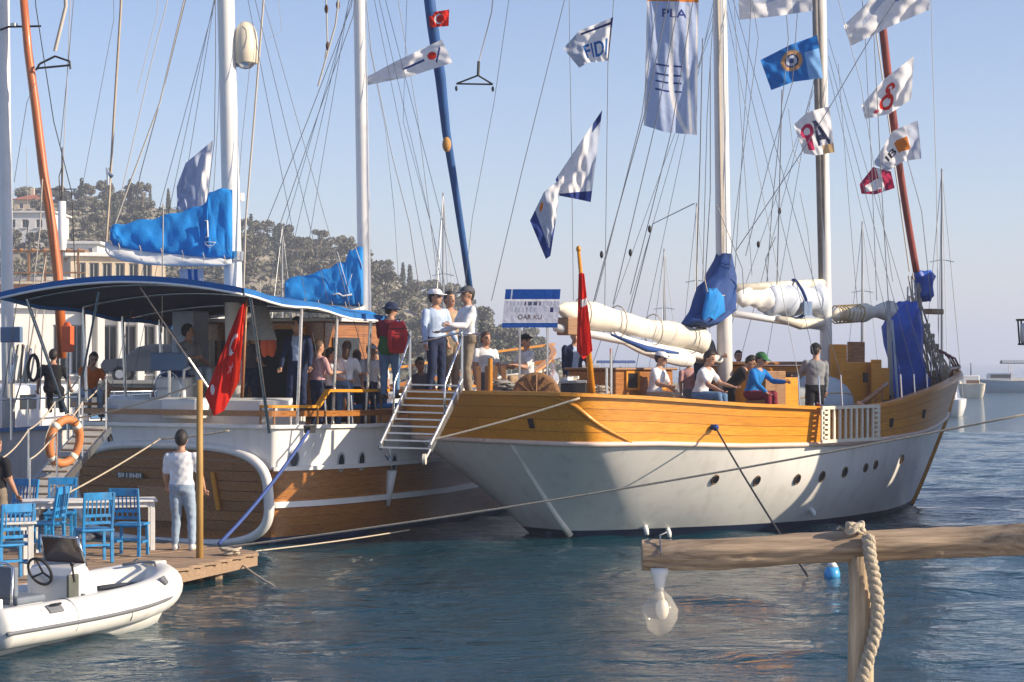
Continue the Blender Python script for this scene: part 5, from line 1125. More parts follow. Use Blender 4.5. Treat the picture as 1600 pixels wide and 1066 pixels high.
flag('signal_flag', 'large white flag cut by the top edge at the upper right', [(1318, 40), (1380, -20), (1450, -40)], [(1330, 72), (1390, 42), (1453, 15)], 39.6, lambda u, v: GY if abs(v-.35-.12*math.sin(9*u)) < .1 and .2 < u < .7 else H('#5a70b8') if .62 < u < .85 and .28 < v < .45 and int(u*40) % 3 else WH, .1)
def f9(u, v):
    d = math.hypot((u-.46)*1.5, v-.66)
    if abs(d-.17) < .05 or (abs(math.hypot((u-.56)*1.5, v-.36)-.1) < .04 and v < .42) or (abs(u-.53) < .03 and .34 < v < .6): return RD
    if math.hypot((u-.24)*1.2, v-.8) < .07: return H('#e0455a')
    return WH if u < .85 else H('#f4f4f4')
flag('signal_flag', 'white flag with a looped red figure near the maroon furled jib', [(1346, 165), (1380, 125), (1428, 88)], [(1352, 186), (1390, 178), (1424, 155)], 40.6, f9, .07)
def f10(u, v):
    d = math.hypot((u-.3)*1.0, (v-.4)*1.1)
    if .1 < d < .2 or (.2 < u < .4 and .5 < v < .88 and abs(u-.3) < .1-.0*(v)): return MG
    if .52 < u < .9 and .22 < v < .8 and (abs((u-.55)-(v-.22)*.6) < .055 or .56 < v < .68 and u-.55 < (v-.22)*.6 or abs(u-.57) < .04): return H('#3a3f5f')
    if v > .8 and u > .65: return H('#d9b98a')
    return WH
flag('signal_flag', 'white flag with magenta figure and dark letter wrapped at the second mast', [(1240, 195), (1262, 175), (1296, 166)], [(1256, 240), (1275, 243), (1304, 238)], 38.7, f10, .05, 1.2)
def f11(u, v):
    if .5 < u < .78 and .3 < v < .68: return OR_
    if text_in(u, v, 'IB', .2, .47, .35, .62): return H('#22242c')
    return GY if u > .8 or u < .12 else WH
flag('signal_flag', 'white flag with orange square and black letters below the red figure flag', [(1364, 256), (1395, 205), (1434, 188)], [(1386, 268), (1412, 252), (1440, 248)], 40.8, f11, .06)
flag('signal_flag', 'small crimson and white flag lowest on the maroon jib', [(1343, 288), (1364, 261), (1392, 268)], [(1346, 303), (1368, 304), (1398, 294)], 40.9, lambda u, v: WH if (.15 < u < .72 and .45 < v < .85) or (.62 < u < .72) else MG*.8, .04)
def f13(u, v):
    d = math.hypot((u-.42)*.55, (v-.36))
    if (.05 < d < .1 and not (math.hypot((u-.52)*.55, v-.38) < .07)): return WH
    if math.hypot((u-.5)*.6, v-.6) < .035+.02*math.cos(5*math.atan2(v-.6, (u-.5)*.6)): return WH
    if math.hypot((u-.12)*.6, v-.86) < .04: return WH
    return RD if u < .66 else H('#e23a1c')
flag('national_flag', 'large drooping red flag with white crescent and star at the left stern', [(374, 482), (379, 476), (384, 472)], [(320, 618), (334, 650), (350, 642), (374, 596)], 31.25, f13, .10, 1.4, 70, 110)
flag('national_flag', 'red flag hanging furled along the wooden staff at the right stern', [(904, 428), (909, 426), (913, 428)], [(901, 548), (912, 562), (926, 548)], 31.72, lambda u, v: WH if .32 < v < .40 and u > .3 else RD, .07, 1.5, 24, 70)
flag('furled_banner', 'pale grey leaf shaped banner behind the blue sail cover at the left mast', [(276, 292), (290, 255), (333, 219)], [(277, 328), (300, 332), (322, 322)], MZ+.6, lambda u, v: WH if u > .9-.25*v else H('#a9b6d2'), .1, .8, cat='banner')
flag('signal_flag', 'small white and blue cloth hanging under the mizzen boom', [(280, 420), (300, 421), (318, 420)], [(282, 448), (300, 447), (319, 449)], MZ-.2, lambda u, v: BL if .35 < u < .75 and abs(u-.55) > .05 else GY, .04)
# printed notice board
def fb(u, v):
    if v < .26: return H('#0f4a9e') if abs(u-.12) > .012 else GY
    if v > .88: return H('#1c4f9f')
    if v < .3 or v > .86: return WH
    if .33 < v < .42:
        k = int(u*30); return H('#4a5068') if k % 3 and .3 < u < .66 and k % 5 else (GY*.8 if k % 2 else H('#c9cbe0'))
    if .48 < v < .6: return GY*.72 if int(u*44) % 3 == 0 and .15 < u < .6 else H('#26335f') if .84 < u < .9 else H('#bcc2d6')
    if text_in(u, v, 'OAR KU', .27, .7, .66, .79): return H('#4b3a38')
    return H('#c3c8da')
me = bpy.data.meshes.new('notice_board'); nu, nv = 150, 80
V = [tuple(Sa.lerp(Sb, i/nu).lerp(Sc.lerp(Sd, i/nu), j/nv)) for j in range(nv+1) for i in range(nu+1)]; fs = [(j*(nu+1)+i, (j+1)*(nu+1)+i, (j+1)*(nu+1)+i+1, j*(nu+1)+i+1) for j in range(nv) for i in range(nu)]
dn = RB.loc(P(830, 480, 33.66))-RB.loc(P(830, 480, 33.6)); n0_ = len(V); V += [tuple(q+dn) for q in (Sa, Sb, Sd, Sc)]; cn = [0, nu, n0_-1, n0_-nu-1]
fs += [(n0_, n0_+1, n0_+2, n0_+3)]+[(cn[i], cn[(i+1) % 4], n0_+(i+1) % 4, n0_+i) for i in range(4)]
me.from_pydata(V, [], fs); me.materials.append(PRINTB); at = me.attributes.new('print', 'FLOAT_COLOR', 'CORNER')
cols = [fb((i+.5)/nu, (j+.5)/nv) for j in range(nv) for i in range(nu)]+[WH]*5; at.data.foreach_set('color', np.repeat(np.array([(*q, 1) for q in cols]), 4, 0).ravel()); me.update()
o = bpy.data.objects.new('notice_board', me); COL.objects.link(o); o.parent = rt
# flagstaffs
def staff(boat, root, a, b, r, m=VARN):
    q = MB(); A, B = boat.loc(P(*a)), boat.loc(P(*b)); q.tube([A, A.lerp(B, .5), B], [r, r*.85, r*.5], 10); q.ell(B+Vector((0, 0, .03)), (r*.8, r*.8, r)); return q.build('flagstaff', m, root, True)
staff(RB, rt, (926, 616, 31.9), (904, 392, 31.9), .055); staff(LB, lt, (378, 622, 31.4), (386, 458, 31.4), .03, TEAK)

# ================================================================== dock and what stands on it
DZ = .30
poly = [PZ(405, 862, DZ), PZ(282, 888, DZ), PZ(-160, 930, DZ), PZ(-160, 842, DZ), PZ(300, 850, DZ)]
dk = struct(thing('dock', 'wooden dock', 'dock')); del dk['label']; del dk['category']
u_ = (poly[1]-poly[2]).normalized(); v_ = Vector((-u_.y, u_.x, 0)); org = poly[2]
uv = [((p-org).dot(u_), (p-org).dot(v_)) for p in poly]
def urange(v):
    xs = []
    for i in range(len(uv)):
        (a, b), (d, e) = uv[i], uv[(i+1) % len(uv)]
        if (b-v)*(e-v) < 0: xs.append(a+(d-a)*(v-b)/(e-b))
    return (min(xs), max(xs)) if len(xs) > 1 else None
v = .01; pw = .17
while v < max(b for a, b in uv)-.05:
    r = urange(min(v+pw/2, max(b for a, b in uv)-.01))
    if r and r[1]-r[0] > .3:
        cut = r[0]+(r[1]-r[0])*random.uniform(.35, .7)
        for a, b in ((r[0], cut-.004), (cut+.004, r[1]+random.uniform(-.03, .04))):
            q = MB(); zz = DZ-.02+random.uniform(-.004, .004); q.box((org+u_*((a+b)/2)+v_*(v+pw/2)).to_tuple()[:2]+(zz,), (b-a, pw-.012, .04), rz=math.atan2(u_.y, u_.x)); q.build('plank', DOCKW, dk)
    v += pw
q = MB()
for a, b in ((poly[0], poly[1]), (poly[1], poly[2]), (poly[0], poly[4])):
    d = Vector((0, 0, -.13)); ins = (org+u_*3+v_*2-a); ins.z = 0; ins = ins.normalized()*.06; q.beam(a+d+ins, b+d+ins, .07, .14)
for t in (.15, .45, .8):
    a = poly[1].lerp(poly[2], t)+v_*.2; q.tube([a+Vector((0, 0, -1.2)), a+Vector((0, 0, -.08))], .09, 8)
for t in (.2, .6):
    a = poly[4].lerp(poly[3], t)-v_*.3; q.tube([a+Vector((0, 0, -1.2)), a+Vector((0, 0, -.08))], .09, 8)
a = poly[0].lerp(poly[1], .4)+Vector((-.2, .1, 0)); q.tube([a+Vector((0, 0, -1.2)), a+Vector((0, 0, -.08))], .09, 8)
q.build('dock_frame', DOCKW, dk)
CB = mat('bright_blue_paint', (.012, .24, .56), .5, .2, 9, bump=.25, dirt=.3)
def make_chair():
    t = thing('wooden_chair', 'x', 'chair', group='blue wooden chairs on the dock')
    for sx in (-1, 1):
        q = MB(); q.beam((sx*.2, .19, 0), (sx*.19, .18, .44), .04, .04); q.build('leg', CB, t, bevel=.004)
        q = MB(); q.beam((sx*.2, -.2, 0), (sx*.2, -.18, .45), .04, .045); q.build('leg', CB, t, bevel=.004)
        q = MB(); q.beam((sx*.2, -.18, .45), (sx*.205, -.27, .98), .04, .035); q.build('back_post', CB, t, bevel=.004)
        q = MB(); q.beam((sx*.195, -.18, .2), (sx*.195, .17, .2), .025, .03); q.build('stretcher', CB, t)
    q = MB(); q.box((0, 0, .455), (.46, .44, .03)); q.build('seat', CB, t, bevel=.008)
    for z_, h_ in ((.93, .11), (.66, .045), (.56, .045)):
        q = MB(); y_ = -.18-.09*(z_-.45)/.53; q.box((0, y_, z_), (.37, .024, h_)); q.build('back_rail', CB, t, bevel=.004)
    for k in range(6):
        x_ = -.15+k*.06; q = MB(); q.beam((x_, -.217, .685), (x_, -.246, .875), .022, .014); q.build('back_slat', CB, t)
    for k in range(4):
        x_ = -.12+k*.08; q = MB(); q.beam((x_, -.206, .585), (x_, -.212, .637), .03, .014); q.build('back_slat', CB, t)
    q = MB(); q.box((0, .18, .41), (.35, .02, .05)); q.build('front_rail', CB, t); q = MB(); q.box((0, -.19, .25), (.36, .02, .03)); q.build('stretcher', CB, t)
    return t
ch = make_chair()
for k, (px, py, rz, lab) in enumerate(((147, 878, R_(28), 'blue slatted chair nearest the dinghy console, its back to the viewer'), (203, 868, R_(-8), 'blue slatted chair at the right end of the white table'),
        (17, 905, R_(35), 'blue wooden chair at the left picture edge in front of the tables'), (26, 850, R_(160), 'blue chair behind the white table at its left end'), (94, 847, R_(185), 'blue chair behind the middle of the white table'), (72, 866, R_(80), 'small blue chair tucked under the white table'))):
    o = ch if k == 0 else dup(ch); p = PZ(px, py, DZ); o.location = (p.x, p.y, DZ); o.rotation_euler = (0, 0, rz); o['label'] = lab
TW = mat('worn_white_table_paint', (.72, .71, .68), .55, .1, 6, bump=.2, dirt=.3)
def table(loc, rz, Lx, Ly, label, panel_legs):
    t = thing('wooden_table', label, 'table', loc, rz); n_ = 5
    for k in range(n_): q = MB(); q.box((0, -Ly/2+Ly/n_*(k+.5), .735), (Lx, Ly/n_-.006, .03)); q.build('top_plank', TW, t, bevel=.004)
    q = MB(); q.box((0, -Ly/2+.07, .68), (Lx-.16, .025, .08)); q.box((0, Ly/2-.07, .68), (Lx-.16, .025, .08)); q.build('apron', TW, t)
    for sx in (-1, 1):
        if panel_legs and sx < 0:
            q = MB(); A = [(-.3, 0), (-.24, .12), (-.13, .3), (-.15, .5), (-.27, .66), (-.27, .7), (.27, .7), (.27, .66), (.15, .5), (.13, .3), (.24, .12), (.3, 0)]
            rows = [[(sx*(Lx/2-.22)+dx, y_, z_) for y_, z_ in A] for dx in (-.02, .02)]; q.grid(rows, close=True); n2 = len(A); q.add(rows[0], [tuple(range(n2))]); q.add(rows[1], [tuple(range(n2-1, -1, -1))]); q.build('leg_panel', TW, t)
        else:
            for sy in (-1, 1): q = MB(); q.box((sx*(Lx/2-.07), sy*(Ly/2-.08), .36), (.07, .07, .72)); q.build('leg', TW, t, bevel=.005)
    return t
p = PZ(140, 859, DZ); table((p.x, p.y, DZ), R_(14), 1.95, .7, 'long white wooden table behind the blue chairs on the dock', True)
p = PZ(-22, 905, DZ); table((p.x, p.y, DZ), R_(20), 1.2, .75, 'white table cut by the left picture edge', True)
p = PZ(312, 872, DZ); mp = tag(MB().tube([(0, 0, -1.4), (0, 0, 1.2), (.0, 0, 2.54)], [.055, .05, .045], 12).build('mooring_post', mat('ochre_pole_paint', (.42, .24, .06), .55, .25, 4, bump=.2, st=(1, 1, .2)), smooth=True, loc=(p.x, p.y, DZ)), 'slim ochre wooden post standing on the dock beside the person in white', 'post'); PT = Vector((p.x, p.y, DZ+2.5))
# rope heap on the tip
q = MB(); p = PZ(360, 868, DZ); random.seed(2); q.tube([(math.cos(k*.7)*(.1+.06*math.sin(k*1.3)), math.sin(k*.7)*(.09+.05*math.cos(k*.9)), .02+.0018*k+.01*math.sin(k)) for k in range(46)], .016, 6); tag(q.build('rope_coil', ROPE, smooth=True, loc=(p.x, p.y, DZ)), 'small loose coil of pale rope at the tip of the dock', 'rope')
# gangplank with lifebuoy
ga, gb = P(4, 834, 29.2), P(150, 668, 33.1); gp = thing('gangplank', 'grey wooden gangplank with rope rail from the dock to the left boat', 'gangplank', ga); gd = gb-ga; sdv = Vector((gd.y, -gd.x, 0)).normalized()*.24
q = MB(); q.beam(Vector((0, 0, 0)), gd, .5, .05); gpo = q.build('board', mat('grey_gangplank', (.42, .40, .37), .7, .15, 6, bump=.2), gp)
for sx in (-1, 1): q = MB(); q.beam(sdv*sx*1.06+Vector((0, 0, -.03)), gd+sdv*sx*1.06+Vector((0, 0, -.03)), .04, .12); q.build('side_beam', ALU, gp)
for t in np.linspace(.05, .95, 14): q = MB(); q.beam(gd*t-sdv*.9+Vector((0, 0, .04)), gd*t+sdv*.9+Vector((0, 0, .04)), .05, .02); q.build('cleat', DOCKW, gpo)
tops = []
for t in (.12, .4, .68, .96):
    for sx in (-1, 1):
        b_ = gd*t+sdv*sx; q = MB(); q.tube([b_, b_+Vector((0, 0, .95))], .018, 6); q.build('rail_post', STEEL, gp); tops.append((sx, b_+Vector((0, 0, .93))))
for sx in (-1, 1):
    pp = [p_ for s_, p_ in tops if s_ == sx]; q = MB()
    for a, b in zip(pp, pp[1:]): q.tube(sag(a, b, .06, 6), .014, 5)
    q.build('rope_rail', ROPE, gp)
lb = thing('lifebuoy', 'orange lifebuoy ring hung on the gangplank rail', 'lifebuoy', P(101, 690, 30.9)); A_ = Matrix.Rotation(R_(52), 3, 'Z') @ Matrix.Rotation(R_(10), 3, 'X'); q = MB()
q.tube([A_ @ Vector((.3*math.cos(t), 0, .36*math.sin(t))) for t in np.linspace(0, 6.2832, 37)], .068, 10, cap=False); q.build('ring', mat('faded_orange', (.62, .22, .07), .6, .15, 5), lb, True)
for k in range(4):
    a = R_(45+90*k); q = MB(); q.tube([A_ @ Vector((.3*math.cos(a+d), 0, .36*math.sin(a+d))) for d in (-.12, 0, .12)], .072, 10); q.build('band', SAIL, lb, True)
q = MB(); q.tube([A_ @ Vector((.38*math.cos(t), .02, (.44+.03*math.sin(6*t))*math.sin(t))) for t in np.linspace(0, 6.2832, 33)], .01, 5); q.build('grab_line', ROPE, lb)

# ================================================================== inflatable dinghy
DB = Boat(-5.78, 20.45, R_(62)); dt = thing('inflatable_dinghy', 'white inflatable dinghy with steering console tied beside the dock', 'dinghy', DB.o, DB.a)
HYP = mat('white_hypalon', (.74, .74, .70), .45, .06, 2, bump=.05, dirt=.18); GRYH = mat('grey_hypalon', (.16, .17, .19), .6, .1, 5); FLR = mat('grey_dinghy_floor', (.38, .39, .41), .7, .1, 4)
path = [(-.35, .68, .33), (-.1, .68, .33), (.6, .69, .33), (1.5, .7, .34), (2.3, .68, .37), (2.9, .58, .42), (3.35, .36, .47), (3.55, .12, .5), (3.58, 0, .5)]
half = [Vector(q_) for q_ in crom(path, 4, ghost1=(3.55, -.12, .5))]
full = [Vector((p_.x, -p_.y, p_.z)) for p_ in half]+half[-2::-1]; rr = [.06 if i in (0, len(full)-1) else .16 if i in (1, len(full)-2) else .235 for i in range(len(full))]
q = MB(); q.tube(full, rr, 18); tb = q.build('tube', HYP, dt, True)
for s in (1, -1):
    q = MB(); q.tube([Vector((p_.x, -s*(p_.y+.232), p_.z-.02)) if p_.x < 2.4 else Vector((p_.x+.23*((p_.x-2.4)/1.2)**1.2, -s*(p_.y+.232*max(0, 1-((p_.x-2.4)/1.18)**2)), p_.z-.02)) for p_ in half], .025, 6); q.build('rubbing_strip', GRYH, tb, True)
q = MB(); rows = [[(p_.x*.98, -s_*p_.y*k, z_) for s_, p_ in [(1, p) for p in half]+[(-1, p) for p in half[-2::-1]]] for k, z_ in ((1, .3), (.98, .12), (.6, -.08), (.05, -.16))]; q.grid(rows); q.build('hull', HYP, dt, True)
q = MB(); pl = [(p_.x*.97, -p_.y*.9) for p_ in half]+[(p_.x*.97, p_.y*.9) for p_ in half[-2::-1]]; q.prism(pl, .16, .2); q.build('floor', FLR, dt)
q = MB(); q.box((-.05, 0, .4), (.06, 1.1, .5)); tr = q.build('transom', WHITE, dt, bevel=.01)
q = MB(); pl = [(x_, y_*.86) for x_, y_ in ((2.45, -.62), (2.9, -.5), (3.25, -.28), (3.38, 0), (3.25, .28), (2.9, .5), (2.45, .62))]; q.prism(pl, .2, .42); q.build('bow_locker', FLR, dt, bevel=.03)
q = MB(); q.tube([(2.75, -.3, .46), (3.1, -.2, .47), (3.18, 0, .48), (3.1, .2, .47), (2.75, .3, .46)], .06, 8, flat=.5); q.build('bow_cushion', mat('dark_grey_cushion', (.06, .07, .09), .8, .1, 5), dt, True)
q = MB(); q.tube([(3.2, .25, .72), (3.42, .1, .75), (3.42, -.12, .75), (3.22, -.3, .73)], .02, 6); q.build('bow_handle', GRYH, dt, True)
q = MB(); q.box((3.6, 0, .72), (.3, .16, .06)); q.build('bow_step', CREAM, dt, bevel=.02)
q = MB(); rows = [[(1.45, y_, .18), (1.4, y_, .75), (1.5, y_, .86), (1.72, y_, .9), (1.95, y_, .6), (2.0, y_, .18)] for y_ in (-.34, -.3, 0, .3, .34)]; q.grid(rows); q.add(rows[0], [tuple(range(6))]); q.add(rows[-1], [tuple(range(5, -1, -1))]); cn_ = q.build('console', MATS['white_gelcoat'], dt, bevel=.02)
q = MB(); rows = [[(1.74+dx, y_, .88), (1.62+dx, y_*.92, 1.2)] for y_ in (-.32, -.15, .15, .32) for dx in (0,)]; q.grid(rows); q.grid([[(a_+.02, b_, d_) for a_, b_, d_ in r] for r in rows], flip=True); q.build('windscreen', mat('smoked_acrylic', (.10, .055, .035), .1, .1, 2, bump=0, coat=.5), cn_)
q = MB(); q.tube([(1.62, -.3, 1.22), (1.62, .3, 1.22)], .016, 6); q.tube([(1.75, -.34, .86), (1.62, -.3, 1.22)], .016, 6); q.tube([(1.75, .34, .86), (1.62, .3, 1.22)], .016, 6); q.build('windscreen_rail', STEEL, cn_, True)
Mw = Matrix.Rotation(R_(-25), 3, 'Y'); q = MB(); q.tube([Vector((1.28, .02, .82))+Mw @ Vector((0, .18*math.cos(t), .18*math.sin(t))) for t in np.linspace(0, 6.2832, 25)], .018, 6, cap=False)
for a in (1.57, 3.67, 5.76): q.tube([Vector((1.34, .02, .8)), Vector((1.28, .02, .82))+Mw @ Vector((0, .18*math.cos(a), .18*math.sin(a)))], .014, 5)
q.build('steering_wheel', DARK, cn_, True)
q = MB(); q.box((1.46, -.36, .62), (.2, .05, .34)); q.build('throttle_box', mat('olive_grey_plastic', (.1, .11, .09), .5, .2, 6), cn_, bevel=.02); q = MB(); q.tube([(1.46, -.39, .7), (1.4, -.4, .9)], .015, 6); q.ell((1.4, -.4, .92), (.03, .03, .03)); q.build('throttle_lever', DARK, cn_)
q = MB(); q.box((.62, 0, .36), (.5, .85, .34)); st_ = q.build('seat_box', WHITE, dt, bevel=.03); q = MB(); q.box((.62, 0, .57), (.52, .87, .09)); q.build('seat_cushion', mat('slate_cushion', (.16, .19, .23), .7, .1, 4), st_, bevel=.03); q = MB(); q.box((.36, 0, .8), (.08, .85, .36)); q.build('seat_back', MATS['slate_cushion'], st_, bevel=.03)
q = MB(); q.tube([(.2, -.46, .2), (.25, -.46, .98), (.3, -.3, 1.02), (.3, .3, 1.02), (.25, .46, .98), (.2, .46, .2)], .018, 6); q.build('seat_hoop', STEEL, dt, True)
for x_ in (.55, 2.85):
    q = MB(); p_ = Vector((x_, -.69-.16 if x_ < 2 else -.6-.13, .5 if x_ < 2 else .6)); q.box(p_, (.26, .04, .12), M=Matrix.Rotation(R_(-28 if x_ > 2 else 0)*-1, 3, 'Z') @ Matrix.Rotation(R_(-45), 3, 'X')); q.build('grip_patch', GRYH, tb, bevel=.015)
q = MB(); q.tube([(.45, -.86, .55), (.5, -.9, .56), (.6, -.9, .56), (.65, -.86, .55)], .014, 6); q.build('grip_handle', DARK, tb)
q = MB(); q.box((-.3, 0, .85), (.42, .34, .42)); ob = q.build('outboard_motor', mat('dark_engine_cowl', (.02, .021, .024), .35, .1, 4, coat=.4), dt, bevel=.08); q = MB(); q.box((-.28, 0, .3), (.16, .12, .8)); q.ell((-.3, 0, -.15), (.25, .06, .07)); q.build('motor_leg', DARK, ob)

for s in (1, -1):      # grab line looped along the tube, valves and seams
    q = MB(); xs_ = np.linspace(.3, 2.5, 34); q.tube([(x_, -s*(.7+.2*math.cos(.9)+.02), .34+.2*math.sin(.9)-.05*abs(math.sin((x_-.3)*4.3))) for x_ in xs_], .009, 5); q.build('grab_line', ROPED, tb, True)
    for x_ in (.9, 1.95): q = MB(); q.tube([Vector((x_, -s*.69, .335))+Vector((0, -s*.237*math.cos(a), .237*math.sin(a))) for a in np.linspace(-.6, 2.6, 16)], .006, 4); q.build('tube_seam', GRYH, tb)
    q = MB(); q.lathe([(.03, -.01), (.03, .012), (.018, .016)], 12, (1.3, -s*.66, .572)); q.build('air_valve', GRYH, tb)
q = MB(); q.tube([(2.2+.12*math.cos(k*.8)*(1-.004*k), .1+.12*math.sin(k*.8), .22+.002*k) for k in range(40)], .012, 5); q.build('coiled_painter', ROPE, dt, True)
q = MB(); q.tube([(3.5, 0, .68), (3.7, .4, .75), (3.9, 1.2, .3)], .01, 5); q.build('painter', ROPE, dt, True)
dt.scale = (.87, .89, .92)
# ================================================================== foreground terrace with wooden rail
struct(MB().box((2.2, 3.2, 1.2), (14, 9.6, .2)).build('terrace', CONC))
fr = thing('timber_railing', 'rough timber rail on a round post in the lower right foreground', 'railing', P(1347, 1066, 8.0)); O_ = Vector(fr.location)
def W(px, py, Y=8.0): return P(px, py, Y)-O_
rg = np.random.default_rng(5); pts = [W(1003, 868, 8.05), W(1100, 866), W(1200, 861), W(1320, 855), W(1420, 850), W(1520, 846), W(1640, 840, 7.9), W(1800, 832, 7.8)]
rows = []; cl = [Vector(v_) for v_ in crom([tuple(v_) for v_ in pts], 16)]
ph_ = rg.uniform(0, 6.28, 8)
for i, ctr in enumerate(cl):        # hewn log: slightly flattened faces, knots and one long drying crack
    t = i*.06; row = []
    for k in range(40):
        a = 2*math.pi*k/40; r = .060+.004*math.cos(4*a+.6)+.0025*math.sin(3*a+t*1.7+ph_[0])+.002*math.sin(7*a-t*3+ph_[1])+.0016*math.sin(11*a+9*t+ph_[2])
        ck = R_(200+10*math.sin(t*1.3+ph_[3])+4*math.sin(t*4.1)); dck = abs((a-ck+math.pi) % (2*math.pi)-math.pi); r -= .010*math.exp(-(dck/.085)**2)*(.55+.45*math.sin(t*.9+1))
        for kx, ka, ks in ((1.6, 3.6, .016), (4.3, 4.1, .02), (5.9, 3.3, .014)): r += ks*.5*math.exp(-((t-kx)/.06)**2-((a-ka)/.22)**2)
        row.append(ctr+Vector((0, math.cos(a)*r, math.sin(a)*r)))
    rows.append(row)
q = MB(); q.grid(rows, close=True, flip=True); q.add(rows[0], [tuple(range(40))]); q.add(rows[-1], [tuple(range(39, -1, -1))]); q.build('rail', RAILW, fr, True)
POSTW = wood('pale_peeled_wood', (.52, .40, .27), (.24, .165, .10), .8, 0, (13, 13, .9), 3.2); base = 1.3-O_.z
q = MB(); q.tube([W(1345, 868)*1+Vector((0, 0, .0)), W(1346, 930), W(1345, 1000), Vector((W(1344, 1066).x, 0, base-.05))], [.054, .05, .053, .056], 18); q.build('post', POSTW, fr, True)
# twisted three-strand rope beside the post and its knot on the rail
cen = [W(1356, 838, 7.93), W(1360, 872, 7.9), W(1366, 905, 7.91), W(1371, 950, 7.93), W(1367, 990, 7.93), W(1356, 1030, 7.92), W(1346, 1066, 7.92), W(1340, 1110, 7.93), Vector((W(1335, 1200).x, -.05, base))]
cen = [Vector(q_) for q_ in crom([tuple(p_) for p_ in cen], 12)]
q = MB()
for k in range(3):
    pp = []
    for i, p_ in enumerate(cen):
        d = cen[min(i+1, len(cen)-1)]-cen[max(i-1, 0)]; s_, u = frame_of(d, Vector((0, 1, 0))); a = i*.55+k*2.094; pp.append(p_+(s_*math.cos(a)+u*math.sin(a))*.0135)
    q.tube(pp, .016, 7)
q.build('twisted_rope', mat('pale_thick_rope', (.62, .53, .40), .9, .25, 60, bump=1), fr, True)
q = MB(); random.seed(8)
for k in range(6):
    a0 = random.uniform(0, 6); q.tube([W(1336, 829, 7.97)+Vector((.035*math.cos(t+a0)+random.uniform(-.004, .004), .03*math.sin(t*1.1+a0), .012*math.sin(2*t+k)+.004*k)) for t in np.linspace(0, 5.2, 13)], .009, 6)
q.tube([W(1318, 828, 7.98), W(1312, 823, 7.96), W(1308, 827, 7.95)], .005, 5); q.build('rope_knot', ROPE, fr, True)
q = MB(); q.tube([W(1000, 868, 8.04)+Vector((.075*math.cos(t), .072*math.sin(t), 0)) for t in (0,)]+[W(1010, 868, 8.04)], .01, 5); q.build('rail_nail', BRONZE, fr)
hl = thing('hanging_lamp', 'clear glass globe lamp hanging from the left end of the timber rail', 'lamp', P(1031, 900, 8.03)); k_ = 8.03/F
GL_ = bpy.data.materials.new('clear_glass'); GL_.use_nodes = True; n_ = GL_.node_tree; b_ = n_.nodes['Principled BSDF']; b_.inputs['Roughness'].default_value = .06; b_.inputs['Base Color'].default_value = (.8, .76, .68, 1)
tr_ = n_.nodes.new('ShaderNodeBsdfTransparent'); tr_.inputs['Color'].default_value = (.97, .95, .92, 1); mx_ = n_.nodes.new('ShaderNodeMixShader'); mx_.inputs[0].default_value = .24      # thin-walled, slightly milky glass
n_.links.new(tr_.outputs[0], mx_.inputs[1]); n_.links.new(b_.outputs[0], mx_.inputs[2]); n_.links.new(mx_.outputs[0], n_.nodes['Material Output'].inputs['Surface'])
q = MB(); q.lathe([(.045, .035), (.03, .0), (.022, -.03), (.02, -.06)], 14); q.build('cap', WHITE, hl, True)
q = MB(); q.lathe([(.02, -.06), (.05, -.09), (.078, -.14), (.075, -.18), (.05, -.225), (.015, -.25), (.002, -.252)], 20); q.build('globe', GL_, hl, True)
q = MB(); q.ell((.01, 0, -.14), (.028, .028, .045)); q.tube([(.0, 0, -.05), (.01, 0, -.1)], .012, 6); q.build('bulb', mat('frosted_bulb', (.85, .8, .7), .25, .05, 3, bump=0), hl, True)
q = MB(); q.tube([(.0, 0, .03), (.0, 0, .055)], .005, 6); q.tube([(0, .0, .05), (.0, -.07, .1), (0, 0, .17), (.03, .03, .18)], .004, 6); q.build('wire_hook', WIRE, hl)
# float on the water
p = PZ(1300, 903, 0); fl_ = thing('mooring_float', 'small pale blue and white float on the water below the timber rail', 'float', p); q = MB(); q.lathe([(.02, -.1), (.1, -.06), (.12, .05), (.09, .16)], 14); q.build('float_body', mat('sky_blue_plastic', (.05, .35, .7), .4, .1, 4), fl_, True); q = MB(); q.lathe([(.09, .16), (.05, .22), (.03, .27)], 12); q.build('float_cap', WHITE, fl_, True)

# ================================================================== mooring lines
def line(label, a, b, sg, r, m, name='mooring_rope', n=18):
    a = Vector(a); q = MB(); q.tube([p_-a for p_ in sag(a, b, sg, n)], r, 6); return tag(q.build(name, m, smooth=True, loc=a), label, 'rope')
line('long pale mooring rope crossing in front of both hulls to the right edge', P(300, 862, 29.0), P(1640, 640, 25.5), .12, .017, ROPE)
line('cream rope stretched from the right boat stern corner down to its gangway', P(906, 622, 31.3), P(664, 690, 31.5), .03, .02, ROPE)
line('dark mooring line running from the golden bulwark down into the water', FAIR, P(1262, 900, 27.5), .05, .018, ROPED)
line('blue rope from the left boat cleat down to the dock', CLEAT+Vector((0, -.05, 0)), P(342, 850, 29.0), .1, .03, ROPEB)
line('pale rope from the ochre post up to the gangplank rail', PT, P(112, 655, 31.5), .06, .014, ROPE)
line('pale rope from the left boat stern down to the dock behind the chairs', P(250, 686, 33.0), P(92, 778, 29.0), .03, .014, ROPE)
line('thin white rope from the dock tip into the water', P(362, 868, 28.3), P(440, 922, 26.2), .04, .014, ROPE)
line('short white rope lying along the left boat stern beside the person in white', P(252, 686, 32.9), P(358, 673, 32.6), .02, .016, ROPE)
line('pale slack rope lying low between dock tip and left hull', P(400, 861, 28.5), P(640, 828, 33.2), .02, .012, ROPE)
